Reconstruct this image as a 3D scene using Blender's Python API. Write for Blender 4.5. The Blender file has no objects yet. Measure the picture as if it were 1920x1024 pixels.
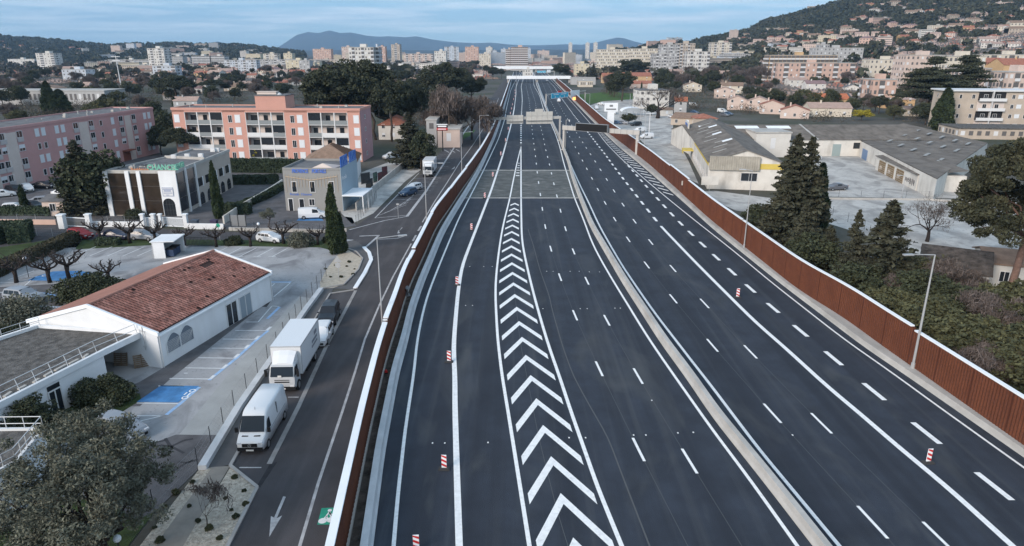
import bpy, math, random
import numpy as np
from math import radians as RAD, sin, cos, pi, atan2, hypot
from mathutils import Vector, Matrix, noise as mnoise

S = bpy.context.scene
COL = S.collection
# ------------------------------------------------------------ camera, sky, sun, exposure
CAMH, PITCH, FPX = 27.0, RAD(18.0), 1280.0
cam = bpy.data.cameras.new('camera'); cam.lens = 24.0; cam.sensor_width = 36.0
cam.clip_start = 0.5; cam.clip_end = 40000
camo = bpy.data.objects.new('camera', cam); COL.objects.link(camo)
camo.location = (0, 0, CAMH); camo.rotation_euler = (RAD(90) - PITCH, 0, 0)
S.camera = camo
SUN_EL, SUN_AZ = RAD(24), RAD(222)
world = bpy.data.worlds.new('World'); S.world = world; world.use_nodes = True
wn, wl = world.node_tree.nodes, world.node_tree.links
bg = wn['Background']; bg.inputs[1].default_value = 0.083
sky = wn.new('ShaderNodeTexSky'); sky.sky_type = 'NISHITA'; sky.sun_disc = False
sky.sun_elevation = SUN_EL; sky.sun_rotation = SUN_AZ; sky.air_density = 1.0; sky.dust_density = 0.6; sky.ozone_density = 2.0
tc = wn.new('ShaderNodeTexCoord'); sp = wn.new('ShaderNodeSeparateXYZ'); wl.new(tc.outputs['Generated'], sp.inputs[0])
def wmath(op, a, b=None, clamp=False):
    n = wn.new('ShaderNodeMath'); n.operation = op; n.use_clamp = clamp
    for i, v in enumerate((a, b)):
        if v is None: continue
        if isinstance(v, (int, float)): n.inputs[i].default_value = v
        else: wl.new(v, n.inputs[i])
    return n.outputs[0]
zz = wmath('ADD', wmath('MAXIMUM', sp.outputs['Z'], 0.0), 0.035)
cx = wmath('DIVIDE', sp.outputs['X'], zz); cy = wmath('DIVIDE', sp.outputs['Y'], zz)
cb = wn.new('ShaderNodeCombineXYZ'); wl.new(cx, cb.inputs[0]); wl.new(wmath('MULTIPLY', cy, 1.3), cb.inputs[1])
n1 = wn.new('ShaderNodeTexNoise'); n1.inputs['Scale'].default_value = 0.34; n1.inputs['Detail'].default_value = 7; n1.inputs['Roughness'].default_value = 0.6
n1.inputs['Distortion'].default_value = 0.25
wl.new(cb.outputs[0], n1.inputs['Vector'])
cr = wn.new('ShaderNodeValToRGB'); wl.new(n1.outputs[0], cr.inputs[0])
cr.color_ramp.elements[0].position = 0.42; cr.color_ramp.elements[0].color = (0, 0, 0, 1)
cr.color_ramp.elements[1].position = 0.62; cr.color_ramp.elements[1].color = (1, 1, 1, 1)
fade = wmath('MULTIPLY', wmath('SUBTRACT', sp.outputs['Z'], 0.008), 30.0, True)
fac = wmath('MULTIPLY', wmath('MULTIPLY', cr.outputs[0], fade), 0.8)
mx = wn.new('ShaderNodeMix'); mx.data_type = 'RGBA'
wl.new(fac, mx.inputs[0])
tint = wn.new('ShaderNodeMix'); tint.data_type = 'RGBA'; tint.blend_type = 'MULTIPLY'; tint.inputs[0].default_value = 1.0
wl.new(sky.outputs[0], tint.inputs[6]); tint.inputs[7].default_value = (0.70, 0.93, 1.16, 1)
base = wn.new('ShaderNodeMix'); base.data_type = 'RGBA'; base.inputs[0].default_value = 0.6
wl.new(tint.outputs[2], base.inputs[6]); base.inputs[7].default_value = (2.3, 3.9, 5.4, 1)
wl.new(base.outputs[2], mx.inputs[6]); mx.inputs[7].default_value = (6.6, 7.2, 7.6, 1)
wl.new(mx.outputs[2], bg.inputs[0])
sl = bpy.data.lights.new('sun', 'SUN'); sl.energy = 1.9; sl.angle = RAD(25); sl.color = (1.0, 0.86, 0.74)
so = bpy.data.objects.new('sun', sl); COL.objects.link(so)
sdir = Vector((sin(SUN_AZ) * cos(SUN_EL), cos(SUN_AZ) * cos(SUN_EL), sin(SUN_EL)))
so.rotation_euler = sdir.to_track_quat('Z', 'Y').to_euler()
S.view_settings.view_transform = 'Standard'; S.view_settings.look = 'None'
S.view_settings.exposure = 1.05; S.view_settings.gamma = 1.0
S.cycles.max_bounces = 4; S.cycles.diffuse_bounces = 2; S.cycles.glossy_bounces = 2; S.cycles.transparent_max_bounces = 6
S.cycles.volume_bounces = 0

# ------------------------------------------------------------ geometry helpers
_ct, _st = cos(PITCH), sin(PITCH)
def ray(px, py):
    u, v = px - 960.0, 512.0 - py
    return Vector((u, v * _st + FPX * _ct, v * _ct - FPX * _st))
def G(px, py, h=0.0):                       # the spot at height h that the photograph shows at (px, py)
    d = ray(px, py); t = (h - CAMH) / d.z
    return Vector((d.x * t, d.y * t, h))
def GD(px, py, Y):                          # the point at forward distance Y
    d = ray(px, py); t = Y / d.y
    return Vector((d.x * t, Y, CAMH + d.z * t))
def HT(bx, by, ty, h0=0.0):                 # height of a vertical thing with foot (bx, by) and top row ty
    g = G(bx, by, h0); k = (512 - ty) / FPX
    # row(z): (512-py)/F = ((z-H)*ct + Y*st) / (Y*ct - (z-H)*st)
    return CAMH + g.y * (k * _ct - _st) / (_ct + k * _st)
def proj(p):
    dz = p[2] - CAMH; Z = p[1] * _ct - dz * _st
    if Z < 0.1: return (9999, 9999)
    return (960 + FPX * p[0] / Z, 512 - FPX * (dz * _ct + p[1] * _st) / Z)
def V2(p): return Vector((p[0], p[1]))

class MB:
    def __init__(s): s.v = []; s.f = []; s.m = []
    def face(s, pts, mi=0):
        n = len(s.v); s.v.extend([tuple(p) for p in pts]); s.f.append(tuple(range(n, n + len(pts)))); s.m.append(mi)
    def raw(s, vs, fs, mi=0):
        n = len(s.v); s.v.extend([tuple(p) for p in vs])
        for f in fs: s.f.append(tuple(i + n for i in f)); s.m.append(mi)
    def box(s, x0, x1, y0, y1, z0, z1, mi=0):
        s.raw([(x0,y0,z0),(x1,y0,z0),(x1,y1,z0),(x0,y1,z0),(x0,y0,z1),(x1,y0,z1),(x1,y1,z1),(x0,y1,z1)],
              [(3,2,1,0),(4,5,6,7),(0,1,5,4),(1,2,6,5),(2,3,7,6),(3,0,4,7)], mi)
    def cbox(s, c, sx, sy, sz, mi=0, rz=0):
        pts = []
        for z in (-.5, .5):
            for x, y in ((-.5,-.5),(.5,-.5),(.5,.5),(-.5,.5)):
                X, Y = x*sx, y*sy; pts.append((c[0]+X*cos(rz)-Y*sin(rz), c[1]+X*sin(rz)+Y*cos(rz), c[2]+z*sz))
        s.raw(pts, [(3,2,1,0),(4,5,6,7),(0,1,5,4),(1,2,6,5),(2,3,7,6),(3,0,4,7)], mi)
    def prism(s, pts, z0, z1, mi=0, top=None):
        n = len(pts); a = sum(pts[i][0]*pts[(i+1)%n][1]-pts[(i+1)%n][0]*pts[i][1] for i in range(n))
        if a < 0: pts = pts[::-1]
        lo = [(p[0],p[1],z0) for p in pts]; hi = [(p[0],p[1],z1) for p in pts]
        for i in range(n):
            j = (i+1) % n; s.face([lo[i],lo[j],hi[j],hi[i]], mi)
        s.face(hi, mi if top is None else top); s.face(lo[::-1], mi)
    def tube(s, p, q, r0, r1=None, n=6, mi=0, cap=True):
        r1 = r0 if r1 is None else r1
        p, q = Vector(p), Vector(q); d = (q - p)
        if d.length < 1e-6: return
        d.normalize(); a = d.orthogonal().normalized(); b = d.cross(a)
        vs = []
        for c, r in ((p, r0), (q, r1)):
            for i in range(n):
                t = 2*pi*i/n; vs.append(c + a*(r*cos(t)) + b*(r*sin(t)))
        fs = [(i, (i+1)%n, n+(i+1)%n, n+i) for i in range(n)]
        if cap: fs += [tuple(range(n))[::-1], tuple(range(n, 2*n))]
        s.raw(vs, fs, mi)
    def path(s, pts, rs, n=6, mi=0):
        pts = [Vector(p) for p in pts]; N = len(pts); vs = []
        for k, p in enumerate(pts):
            d = (pts[min(k+1,N-1)] - pts[max(k-1,0)]).normalized()
            a = d.cross(Vector((.13,.31,.94))); a = a.normalized() if a.length > 1e-3 else Vector((1,0,0)); b = d.cross(a)
            r = rs[k] if hasattr(rs, '__len__') else rs
            for i in range(n):
                t = 2*pi*i/n; vs.append(p + a*(r*cos(t)) + b*(r*sin(t)))
        fs = []
        for k in range(N-1):
            for i in range(n): fs.append((k*n+i, k*n+(i+1)%n, (k+1)*n+(i+1)%n, (k+1)*n+i))
        fs.append(tuple(range(n))[::-1]); fs.append(tuple(range((N-1)*n, N*n)))
        s.raw(vs, fs, mi)
    def build(s, name, mats, parent=None, smooth=False, loc=None):
        me = bpy.data.meshes.new(name); me.from_pydata(s.v, [], s.f)
        if not isinstance(mats, (list, tuple)): mats = [mats]
        for m in mats: me.materials.append(m)
        if len(mats) > 1: me.polygons.foreach_set('material_index', s.m)
        if smooth: me.polygons.foreach_set('use_smooth', [True]*len(s.f))
        me.update()
        o = bpy.data.objects.new(name, me); COL.objects.link(o)
        if parent is not None: o.parent = parent
        if loc is not None: o.location = loc
        return o
def tag(o, label, cat, group=None):
    o['label'] = label; o['category'] = cat
    if group: o['group'] = group
    return o
def thing(name, label, cat, loc=(0,0,0), rz=0, group=None):
    o = bpy.data.objects.new(name, None); COL.objects.link(o); o.empty_display_size = 0.5
    o.location = loc; o.rotation_euler = (0, 0, rz)
    return tag(o, label, cat, group)
def struct(o, kind='structure'): o['kind'] = kind; return o
KIDS = {}
def dup(root, loc, rz=0, label=None, group=None, scale=None):
    if root.name not in KIDS:
        KIDS[root.name] = [(c, list(c.children)) for c in root.children]
    r = root.copy(); COL.objects.link(r); r.location = loc; r.rotation_euler = (0, 0, rz)
    if scale is not None: r.scale = scale if hasattr(scale, '__len__') else (scale,)*3
    if label: r['label'] = label
    if group: r['group'] = group
    for c, gs in KIDS[root.name]:
        k = c.copy(); COL.objects.link(k); k.parent = r
        for g in gs:
            q = g.copy(); COL.objects.link(q); q.parent = k
    return r
class Proto:                                 # the first placing moves the source itself, later ones copy it
    def __init__(s, root): s.root = root; s.used = False
    def put(s, loc, rz=0, label=None, group=None, scale=1.0):
        if not s.used:
            s.used = True; r = s.root; KIDS.setdefault(r.name, [(c, list(c.children)) for c in r.children])
            r.location = loc; r.rotation_euler = (0,0,rz); r.scale = scale if hasattr(scale,'__len__') else (scale,)*3
            if label: r['label'] = label
            if group: r['group'] = group
            return r
        return dup(s.root, loc, rz, label, group, scale)
def purge_unused(protos):
    for p in protos:
        if not p.used:
            for c in list(p.root.children):
                for g in list(c.children): bpy.data.objects.remove(g)
                bpy.data.objects.remove(c)
            bpy.data.objects.remove(p.root)

# ------------------------------------------------------------ materials
def lin(c): return tuple(((x/255)/12.92 if x/255 <= .04045 else (((x/255)+.055)/1.055)**2.4) for x in c) + (1,)
MATS = {}
def mat(name, col, rough=.8, var=0.0, scale=1.0, col2=None, bump=0.0, bscale=None, metal=0.0, spec=None, island=0.0, emit=None, detail=5, coord='Object', thr=None):
    if name in MATS: return MATS[name]
    m = bpy.data.materials.new(name); m.use_nodes = True; MATS[name] = m
    n, l = m.node_tree.nodes, m.node_tree.links; b = n['Principled BSDF']
    c = col if len(col) == 4 else tuple(col) + (1,)
    b.inputs['Base Color'].default_value = c; b.inputs['Roughness'].default_value = rough; b.inputs['Metallic'].default_value = metal
    b.inputs['Specular IOR Level'].default_value = 0.25 if spec is None else spec
    out = None
    if var or col2 or bump:
        t = n.new('ShaderNodeTexCoord')
        if coord == 'World':
            g = n.new('ShaderNodeNewGeometry'); vec = g.outputs['Position']
        else: vec = t.outputs[coord]
    if var or col2:
        nz = n.new('ShaderNodeTexNoise'); nz.inputs['Scale'].default_value = scale; nz.inputs['Detail'].default_value = detail; nz.inputs['Roughness'].default_value = .62
        l.new(vec, nz.inputs['Vector'])
        r = n.new('ShaderNodeValToRGB'); l.new(nz.outputs[0], r.inputs[0])
        lo, hi = thr if thr else (.32, .68)
        r.color_ramp.elements[0].position = lo; r.color_ramp.elements[1].position = hi
        if col2:
            c2 = col2 if len(col2) == 4 else tuple(col2) + (1,)
            r.color_ramp.elements[0].color = c; r.color_ramp.elements[1].color = c2
        else:
            r.color_ramp.elements[0].color = tuple(x*(1-var) for x in c[:3]) + (1,)
            r.color_ramp.elements[1].color = tuple(min(1, x*(1+var)) for x in c[:3]) + (1,)
        out = r.outputs[0]
    if island:
        g = n.new('ShaderNodeNewGeometry'); mp = n.new('ShaderNodeMapRange')
        l.new(g.outputs['Random Per Island'], mp.inputs[0]); mp.inputs[3].default_value = 1-island; mp.inputs[4].default_value = 1+island
        mm = n.new('ShaderNodeMix'); mm.data_type = 'RGBA'; mm.blend_type = 'MULTIPLY'; mm.inputs[0].default_value = 1
        if out: l.new(out, mm.inputs[6])
        else: mm.inputs[6].default_value = c
        cbn = n.new('ShaderNodeCombineXYZ')
        for i in range(3): l.new(mp.outputs[0], cbn.inputs[i])
        l.new(cbn.outputs[0], mm.inputs[7]); out = mm.outputs[2]
    if out: l.new(out, b.inputs['Base Color'])
    if bump:
        nb = n.new('ShaderNodeTexNoise'); nb.inputs['Scale'].default_value = bscale or scale*4; nb.inputs['Detail'].default_value = 4
        l.new(vec, nb.inputs['Vector']); bp = n.new('ShaderNodeBump'); bp.inputs['Strength'].default_value = bump; bp.inputs['Distance'].default_value = .1
        l.new(nb.outputs[0], bp.inputs['Height']); l.new(bp.outputs[0], b.inputs['Normal'])
    if emit:
        b.inputs['Emission Color'].default_value = tuple(emit[:3]) + (1,); b.inputs['Emission Strength'].default_value = emit[3]
    return m
def nodes_of(m): return m.node_tree.nodes, m.node_tree.links, m.node_tree.nodes['Principled BSDF']
def mixcol(m, fac_socket, col2, mode='MIX', mult=1.0):
    """lay another colour over a material's base colour by a factor socket"""
    n, l, b = nodes_of(m); mm = n.new('ShaderNodeMix'); mm.data_type = 'RGBA'; mm.blend_type = mode
    bc = b.inputs['Base Color']
    if bc.is_linked: l.new(bc.links[0].from_socket, mm.inputs[6])
    else: mm.inputs[6].default_value = bc.default_value
    mm.inputs[7].default_value = tuple(col2[:3]) + (1,)
    if mult != 1.0:
        k = n.new('ShaderNodeMath'); k.operation = 'MULTIPLY'; l.new(fac_socket, k.inputs[0]); k.inputs[1].default_value = mult; fac_socket = k.outputs[0]
    l.new(fac_socket, mm.inputs[0]); l.new(mm.outputs[2], bc)
def noise_fac(m, scale, lo, hi, stretch=(1,1,1), detail=5, rot=0, coord='Object', dist=0.0):
    n, l, b = nodes_of(m); t = n.new('ShaderNodeTexCoord'); mp = n.new('ShaderNodeMapping'); mp.inputs['Scale'].default_value = stretch; mp.inputs['Rotation'].default_value = (0,0,rot)
    l.new(t.outputs[coord], mp.inputs[0]); nz = n.new('ShaderNodeTexNoise'); nz.inputs['Scale'].default_value = scale; nz.inputs['Detail'].default_value = detail; nz.inputs['Distortion'].default_value = dist
    l.new(mp.outputs[0], nz.inputs['Vector']); r = n.new('ShaderNodeValToRGB'); l.new(nz.outputs[0], r.inputs[0])
    r.color_ramp.elements[0].position = lo; r.color_ramp.elements[1].position = hi
    r.color_ramp.elements[0].color = (0,0,0,1); r.color_ramp.elements[1].color = (1,1,1,1)
    return r.outputs[0]

M_asph = mat('new_asphalt', (.029,.036,.050), .82, .22, .35, bump=.25, bscale=14, coord='Object')
mixcol(M_asph, noise_fac(M_asph, .5, .52, .72, (2.2,.05,1)), (.060,.066,.075), mult=.7)
mixcol(M_asph, noise_fac(M_asph, .28, .46, .6, (1.6,.012,1)), (.017,.021,.030), mult=.6)
mixcol(M_asph, noise_fac(M_asph, .16, .56, .74, (1,.35,1), dist=1.5), (.085,.09,.092), mult=.5)
mixcol(M_asph, noise_fac(M_asph, 60, .55, .75, detail=2), (.09,.095,.1), mult=.35)
M_asph2 = mat('local_asphalt', (.060,.057,.061), .88, .16, .3, bump=.25, bscale=14)
mixcol(M_asph2, noise_fac(M_asph2, .35, .5, .7, (2.5,.25,1), rot=.3), (.10,.095,.10), mult=.5)
M_slab = mat('bridge_deck_concrete', (.085,.09,.088), .85, .3, .5, bump=.2)
mixcol(M_slab, noise_fac(M_slab, .45, .52, .66, (.5,1,1), dist=2.5), (.20,.20,.19), mult=.6)
M_lot = mat('car_park_concrete', (.30,.305,.315), .9, .16, .22, bump=.2, bscale=10)
mixcol(M_lot, noise_fac(M_lot, .28, .5, .66, (1,.6,1), dist=1.2), (.15,.15,.16), mult=.8)
mixcol(M_lot, noise_fac(M_lot, 1.4, .60, .72, dist=2), (.12,.12,.13), mult=.5)
M_lotd = mat('car_park_asphalt', (.10,.098,.104), .9, .3, .5, bump=.25, bscale=10)
M_pale = mat('pale_yard_concrete', (.44,.43,.41), .9, .12, .2, bump=.15)
mixcol(M_pale, noise_fac(M_pale, .16, .46, .62, (1,.7,1), dist=1.5), (.18,.175,.17), mult=.6)
mixcol(M_pale, noise_fac(M_pale, .9, .56, .7, dist=1.0), (.22,.21,.20), mult=.6)
mixcol(M_pale, noise_fac(M_pale, 3, .55, .75, (.2,1,1), rot=.5), (.15,.15,.15), mult=.4)
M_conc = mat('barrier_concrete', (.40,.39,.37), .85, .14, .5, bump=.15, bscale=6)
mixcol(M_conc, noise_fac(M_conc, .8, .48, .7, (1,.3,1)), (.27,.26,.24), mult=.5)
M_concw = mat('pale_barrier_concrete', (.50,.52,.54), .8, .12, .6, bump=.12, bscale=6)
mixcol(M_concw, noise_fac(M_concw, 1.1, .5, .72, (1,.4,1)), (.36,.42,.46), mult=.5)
M_cap = mat('white_coping', (.74,.77,.80), .55, .04, .6)
M_white = mat('white_road_paint', (.74,.75,.75), .6, .10, 3.0)
M_whiteold = mat('worn_white_paint', (.40,.40,.41), .75, .28, 1.5)
mixcol(M_white, noise_fac(M_white, 2.2, .58, .8), (.35,.36,.38), mult=.5)
M_blue = mat('blue_bay_paint', (.06,.19,.40), .7, .25, 1.2)
M_bluep = mat('pale_blue_line_paint', (.28,.42,.62), .7, .2, 1.5)
M_green = mat('green_road_paint', (.03,.30,.20), .7, .15, 2)
M_rust = mat('rust_brown_ribbed_panel', (.125,.042,.021), .8, .14, .8, bump=.1)
mixcol(M_rust, noise_fac(M_rust, 14, .45, .6, (1,1,.5), detail=2), (.065,.022,.013), mult=.55)
mixcol(M_rust, noise_fac(M_rust, .5, .45, .7, (1,1,.3)), (.07,.022,.013), mult=.45)
M_dirt = mat('dark_soil', (.070,.060,.054), .95, .55, 1.2, bump=.8, bscale=5, col2=None)
mixcol(M_dirt, noise_fac(M_dirt, 1.6, .55, .7), (.13,.115,.10), mult=.6)
M_gravel = mat('pale_mulch', (.42,.38,.32), .95, .45, 5.0, bump=1.0, bscale=9)
mixcol(M_gravel, noise_fac(M_gravel, 2.5, .5, .7), (.22,.19,.15), mult=.6)
M_walk = mat('buff_path', (.24,.22,.195), .9, .12, 1.0, bump=.2)
M_grass = mat('grass_ground', (.035,.055,.018), .95, .4, .8, bump=.6, bscale=6)
M_wall = mat('white_render', (.68,.70,.72), .8, .05, .4)
mixcol(M_wall, noise_fac(M_wall, .7, .5, .8, (1,1,.25)), (.50,.50,.49), mult=.35)
M_cream = mat('cream_render', (.55,.50,.42), .85, .08, .4)
M_glass = mat('dark_window_glass', (.018,.022,.028), .12, spec=.6)
M_glassb = mat('bronze_mirror_glass', (.035,.026,.02), .1, .3, .5, spec=.6)
M_dark = mat('dark_interior', (.02,.02,.022), .9)
M_black = mat('black_plastic', (.010,.010,.011), .8)
M_metal = mat('galvanised_metal', (.42,.43,.44), .45, .06, 2, metal=.35)
M_mgrey = mat('grey_metal', (.22,.23,.24), .5, metal=.3)
M_mdark = mat('dark_metal', (.04,.045,.05), .5, metal=.2)
M_wood = mat('grey_wood', (.16,.12,.085), .85, .25, 3)
M_tile = mat('terracotta_tiles', (.30,.125,.085), .85, .25, 1.1, bump=.2)
M_tileb = mat('brown_roof_tiles', (.22,.15,.11), .88, .22, .9, bump=.2)
M_tileo = mat('orange_roof_tiles', (.42,.14,.07), .85, .2, .9, bump=.2)
M_roofg = mat('grey_roof_felt', (.13,.13,.135), .9, .3, .6, bump=.3)
M_roofd = mat('dark_gravel_roof', (.10,.095,.09), .95, .5, 1.6, bump=.8, bscale=8)
M_red = mat('red_plastic', (.5,.03,.03), .5)
M_bark = mat('grey_brown_bark', (.07,.055,.045), .95, .3, 3, bump=.6)
M_barkd = mat('dark_bark', (.028,.022,.02), .95, .3, 3, bump=.5)
M_twig = mat('grey_brown_twigs', (.105,.088,.085), .95, island=.3)
# ============================================================ the highway: lines traced on the ground
class Line:
    def __init__(s, px, h=0.0, sm=.05):
        P = sorted([G(x, y, h)[:2] for x, y in px], key=lambda p: p[1])
        X = np.array([p[0] for p in P]); Y = np.array([p[1] for p in P]); s.h = h
        k0 = (X[1]-X[0])/(Y[1]-Y[0]); k1 = (X[-1]-X[-2])/(Y[-1]-Y[-2]) if Y[-1]-Y[-2] > 25 else (X[-1]-X[-3])/(Y[-1]-Y[-3])
        X = np.concatenate([[X[0]-k0*(Y[0]-2)], X, [X[-1]+k1*(1100-Y[-1])]]); Y = np.concatenate([[2], Y, [1100]])
        s.Y, s.X, s.sm = Y, X, sm
    def x(s, y):
        w = max(1.5, y*s.sm); q = np.linspace(y-w, y+w, 13)
        return float(np.interp(q, s.Y, s.X).mean())
    def tan(s, y):
        d = max(.5, y*.02); return (s.x(y+d)-s.x(y-d))/(2*d)
def ysteps(a, b):
    out = [a]
    while out[-1] < b: out.append(min(b, out[-1]+max(1.0, out[-1]*.035)))
    return out
def ribbon(mb, ln, y0, y1, w, z, mi=0, off=0.0):
    ys = ysteps(y0, y1)
    pr = []
    for y in ys:
        t = ln.tan(y); c = 1/math.sqrt(1+t*t); x = ln.x(y)
        pr.append(((x+(off-w/2)/c, y, z), (x+(off+w/2)/c, y, z)))
    for a, b in zip(pr, pr[1:]): mb.face([a[0], a[1], b[1], b[0]], mi)
def dashes(mb, ln, pya, per, dl, y0, y1, w, z, mi=0):
    ya = G(960, pya).y; k = math.floor((y0-ya)/per)
    while ya+k*per < y1:
        a = ya+k*per
        if a+dl > y0 and a+dl <= y1: ribbon(mb, ln, max(a, y0), a+dl, w, z, mi)
        k += 1
YP = lambda py: G(960, py).y

L1 = Line([(738,1024),(746,928),(760,804),(776,700),(782,639),(793,585),(802.6,551),(824.6,495),(860,410),(906,321),(935,260),(946,225),(950,202),(957.5,170),(962,160),(968,149)])
L2 = Line([(861,1024),(857,900),(853,760),(853,700),(850,655),(854,600),(859,545),(866,500),(882.5,456),(920,360),(942.5,292),(958.7,232.5),(964,205),(967.5,177),(967.5,163),(973,149)])
L3 = Line([(992.7,1024),(979,937),(966.4,858),(953.8,779),(941,702.5),(933,635),(930,582),(928.8,547),(930,518),(935,474),(940,440),(945,415),(956,372),(960,350),(969,307),(976.4,277)])
L4 = Line([(1165.7,1024),(1121,915),(1097.7,848.6),(1070.8,772.7),(1047,700),(1032,658.6),(1015.8,606),(1001,553),(989.5,506),(980.7,465),(978,440),(977,375),(976.8,264.5),(977,235),(977.9,210),(979.3,188.4),(978.6,173.7),(977,162),(980.8,148.8)])
LA = Line([(1289.7,1024),(1196.6,842),(1122,689),(1076,587),(1048,515),(1031,461.6),(1021,420),(1016,386),(1012.5,360),(1009,337),(1006.8,319),(1005,301),(1001.8,275),(1000,264),(998,245),(993.6,203),(992,188),(988.9,172),(986,159),(987.7,149)])
LB = Line([(1391,1024),(1293,865),(1198.6,709.5),(1135.4,597),(1098,522),(1073,467),(1058.8,425),(1049.5,390),(1043,362.5),(1037,339),(1033,320),(1028.8,302.5),(1022,276),(1018,254),(1013.8,238.5),(1005.4,203),(1003.5,190),(999,176.6),(994,160.5),(993.7,149)])
L5 = Line([(1495,1024),(1403.6,896),(1337,807.6),(1261,700),(1229,654),(1202.6,613.4),(1176,569.5),(1147,522.6),(1123.4,481.5),(1110,455),(1092.5,407.5),(1077.5,372.5),(1067.5,340),(1057.5,307.5),(1048.8,272.5),(1041,250),(1030,225),(1019.6,207),(1012,179.6),(1001,160.5),(1000,149)])
LM = Line([(1523.8,1024),(1444.7,921),(1387.8,848.7),(1337,785),(1280,700),(1261,675),(1232,634),(1202.6,587),(1170,537),(1138,481.5),(1106,426),(1085,372.5),(1072.5,337.5),(1062.5,300),(1055,282.5),(1048.8,263.8),(1035,232.5),(1020,198.6),(1006,162),(1003,149)])
L6 = Line([(1574,1024),(1422.6,842),(1328.6,717),(1302,683.7),(1264,634),(1231.9,593),(1201,549),(1167,499),(1138,449),(1122,420),(1103.8,380),(1087.5,347.5),(1077.5,325),(1061,289),(1047.5,253),(1035.8,228),(1027.7,206),(1013.8,169),(1009,155),(1006,149)])
LC = Line([(1635,978),(1447.9,775),(1335,647),(1261,559),(1210.8,495),(1175.6,446),(1150,407.5),(1132.5,377),(1118.8,351),(1107.5,330),(1097.8,312),(1089.5,296),(1076,271),(1065,251),(1052.6,228),(1043.8,211.8),(1034,191),(1028,182.5),(1021,165),(1013.8,149)])
LD = Line([(1753,1000.5),(1539,793),(1406,659),(1319.8,568),(1260,502),(1218,451.6),(1187.5,412.5),(1165.5,380),(1149,354.5),(1135,332.5),(1123,314),(1113,298),(1096,272.5),(1083,251.8),(1068.7,229.4),(1057,211.8),(1046,192.7),(1029.9,162),(1022.6,149)])
LE = Line([(1898.5,1024),(1781.4,918),(1670.7,826.5),(1614.4,777),(1555.8,729),(1468,648.5),(1420,607.5),(1357.9,546),(1305,493),(1237.7,423),(1213,392),(1191,364),(1173,341),(1158,321.5),(1145,304),(1134.5,289),(1124.5,277),(1107.8,255),(1078,219),(1066.5,203),(1054.8,187),(1044.5,170.8),(1038.7,162),(1025.5,149)])
LF = Line([(1865,912.6),(1738,813),(1640.8,736.4),(1564.6,673.4),(1503,622),(1451,579),(1407.7,542),(1372.5,510),(1341.8,481.5),(1316,457.5),(1293.4,436),(1274,417),(1257.5,400),(1243.8,384.5),(1231,370.8),(1219.7,358),(1199.8,336),(1183.3,316.7),(1168,300)])
L7 = Line([(1920,877),(1844.7,823.4),(1749.8,755.4),(1674,700),(1585,638),(1511.9,581),(1444.5,528),(1387,480),(1357.9,456.6),(1337.5,447.5-7),(1310,419),(1272.5,389),(1227.5,352),(1192.5,322),(1165,298),(1137.5,270),(1117.5,243.8),(1078,198.6),(1062,181),(1051.9,169),(1032,149)])
LS = Line([(1920,858),(1693,700),(1620,651),(1538,588.4),(1468,535.7),(1399,480),(1335,428),(1285,382),(1235,338),(1197.5,306),(1160,276),(1130,247),(1082,197),(1058,172),(1036,149)])
LW = Line([(1920,835),(1717,692),(1661,653),(1585,597),(1497,543),(1418,480),(1330,410),(1270,355),(1215,306),(1180,279),(1135,245),(1083,193),(1058,168),(1038,149)], h=.5)
LWL = Line([(649,1024),(664,947),(689,820),(716,700),(733,639),(746.5,602),(758.7,558.5),(771,527),(788,492.5),(807.5,448.6),(817,427),(846.6,385),(860,364),(885,329),(903,300),(915,277),(927.5,250),(936.7,220),(950,177),(955,160),(959,150)])
LBL = Line([(700,1024),(722,850),(749,700),(766,639),(776,590),(792,540),(812,490),(832,440),(857,396),(878,362),(903,317),(926,265),(938,232),(948,195),(955,170),(960,150)])
YF = 960.0
# ground sheet and surfaces, each about 4 mm above the one below
def sheet(name, pts, z, m, kind=True, grid=None):
    mb = MB(); mb.face([(p[0], p[1], z) for p in pts]); o = mb.build(name, m)
    return struct(o) if kind else o
def gp(px): return [G(x, y) for x, y in px]
M_ground = mat('town_ground', (.055,.052,.042), .95, .5, .05, col2=(.10,.095,.085), bump=.6, bscale=.6)
mixcol(M_ground, noise_fac(M_ground, .02, .45, .6), (.035,.045,.022), mult=.8)
mixcol(M_ground, noise_fac(M_ground, .9, .5, .75), (.12,.115,.10), mult=.35)
mb = MB(); mb.face([(-14000,-400,-.03),(14000,-400,-.03),(14000,15500,-.03),(-14000,15500,-.03)])
struct(mb.build('ground', M_ground))
def between(mb, la, lb, y0, y1, z, oa=0, ob=0, mi=0):
    ys = ysteps(y0, y1)
    for a, b in zip(ys, ys[1:]):
        mb.face([(la.x(a)+oa, a, z), (lb.x(a)+ob, a, z), (lb.x(b)+ob, b, z), (la.x(b)+oa, b, z)], mi)
mb = MB(); between(mb, LBL, LS, 3, YF, .0, -.3, .4); struct(mb.build('highway_road', M_asph))
mb = MB(); between(mb, LBL, LM, YP(371.5), YP(317.5), .004, 0, .2); struct(mb.build('bridge_deck_surface', M_slab))
mb = MB()
for r0, r1 in ((371.5, 368.5), (320, 317.5)):
    between(mb, LBL, LM, YP(r0)-.25, YP(r0)+.45, .012, 0, .2)
struct(mb.build('expansion_joints', M_conc))
# dark trench between the left wall and its barrier
M_trench = M_dirt
mb = MB(); between(mb, LWL, LBL, 3, YF, -.004, -.3, -.3); struct(mb.build('soil_strip', M_trench))
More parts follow.
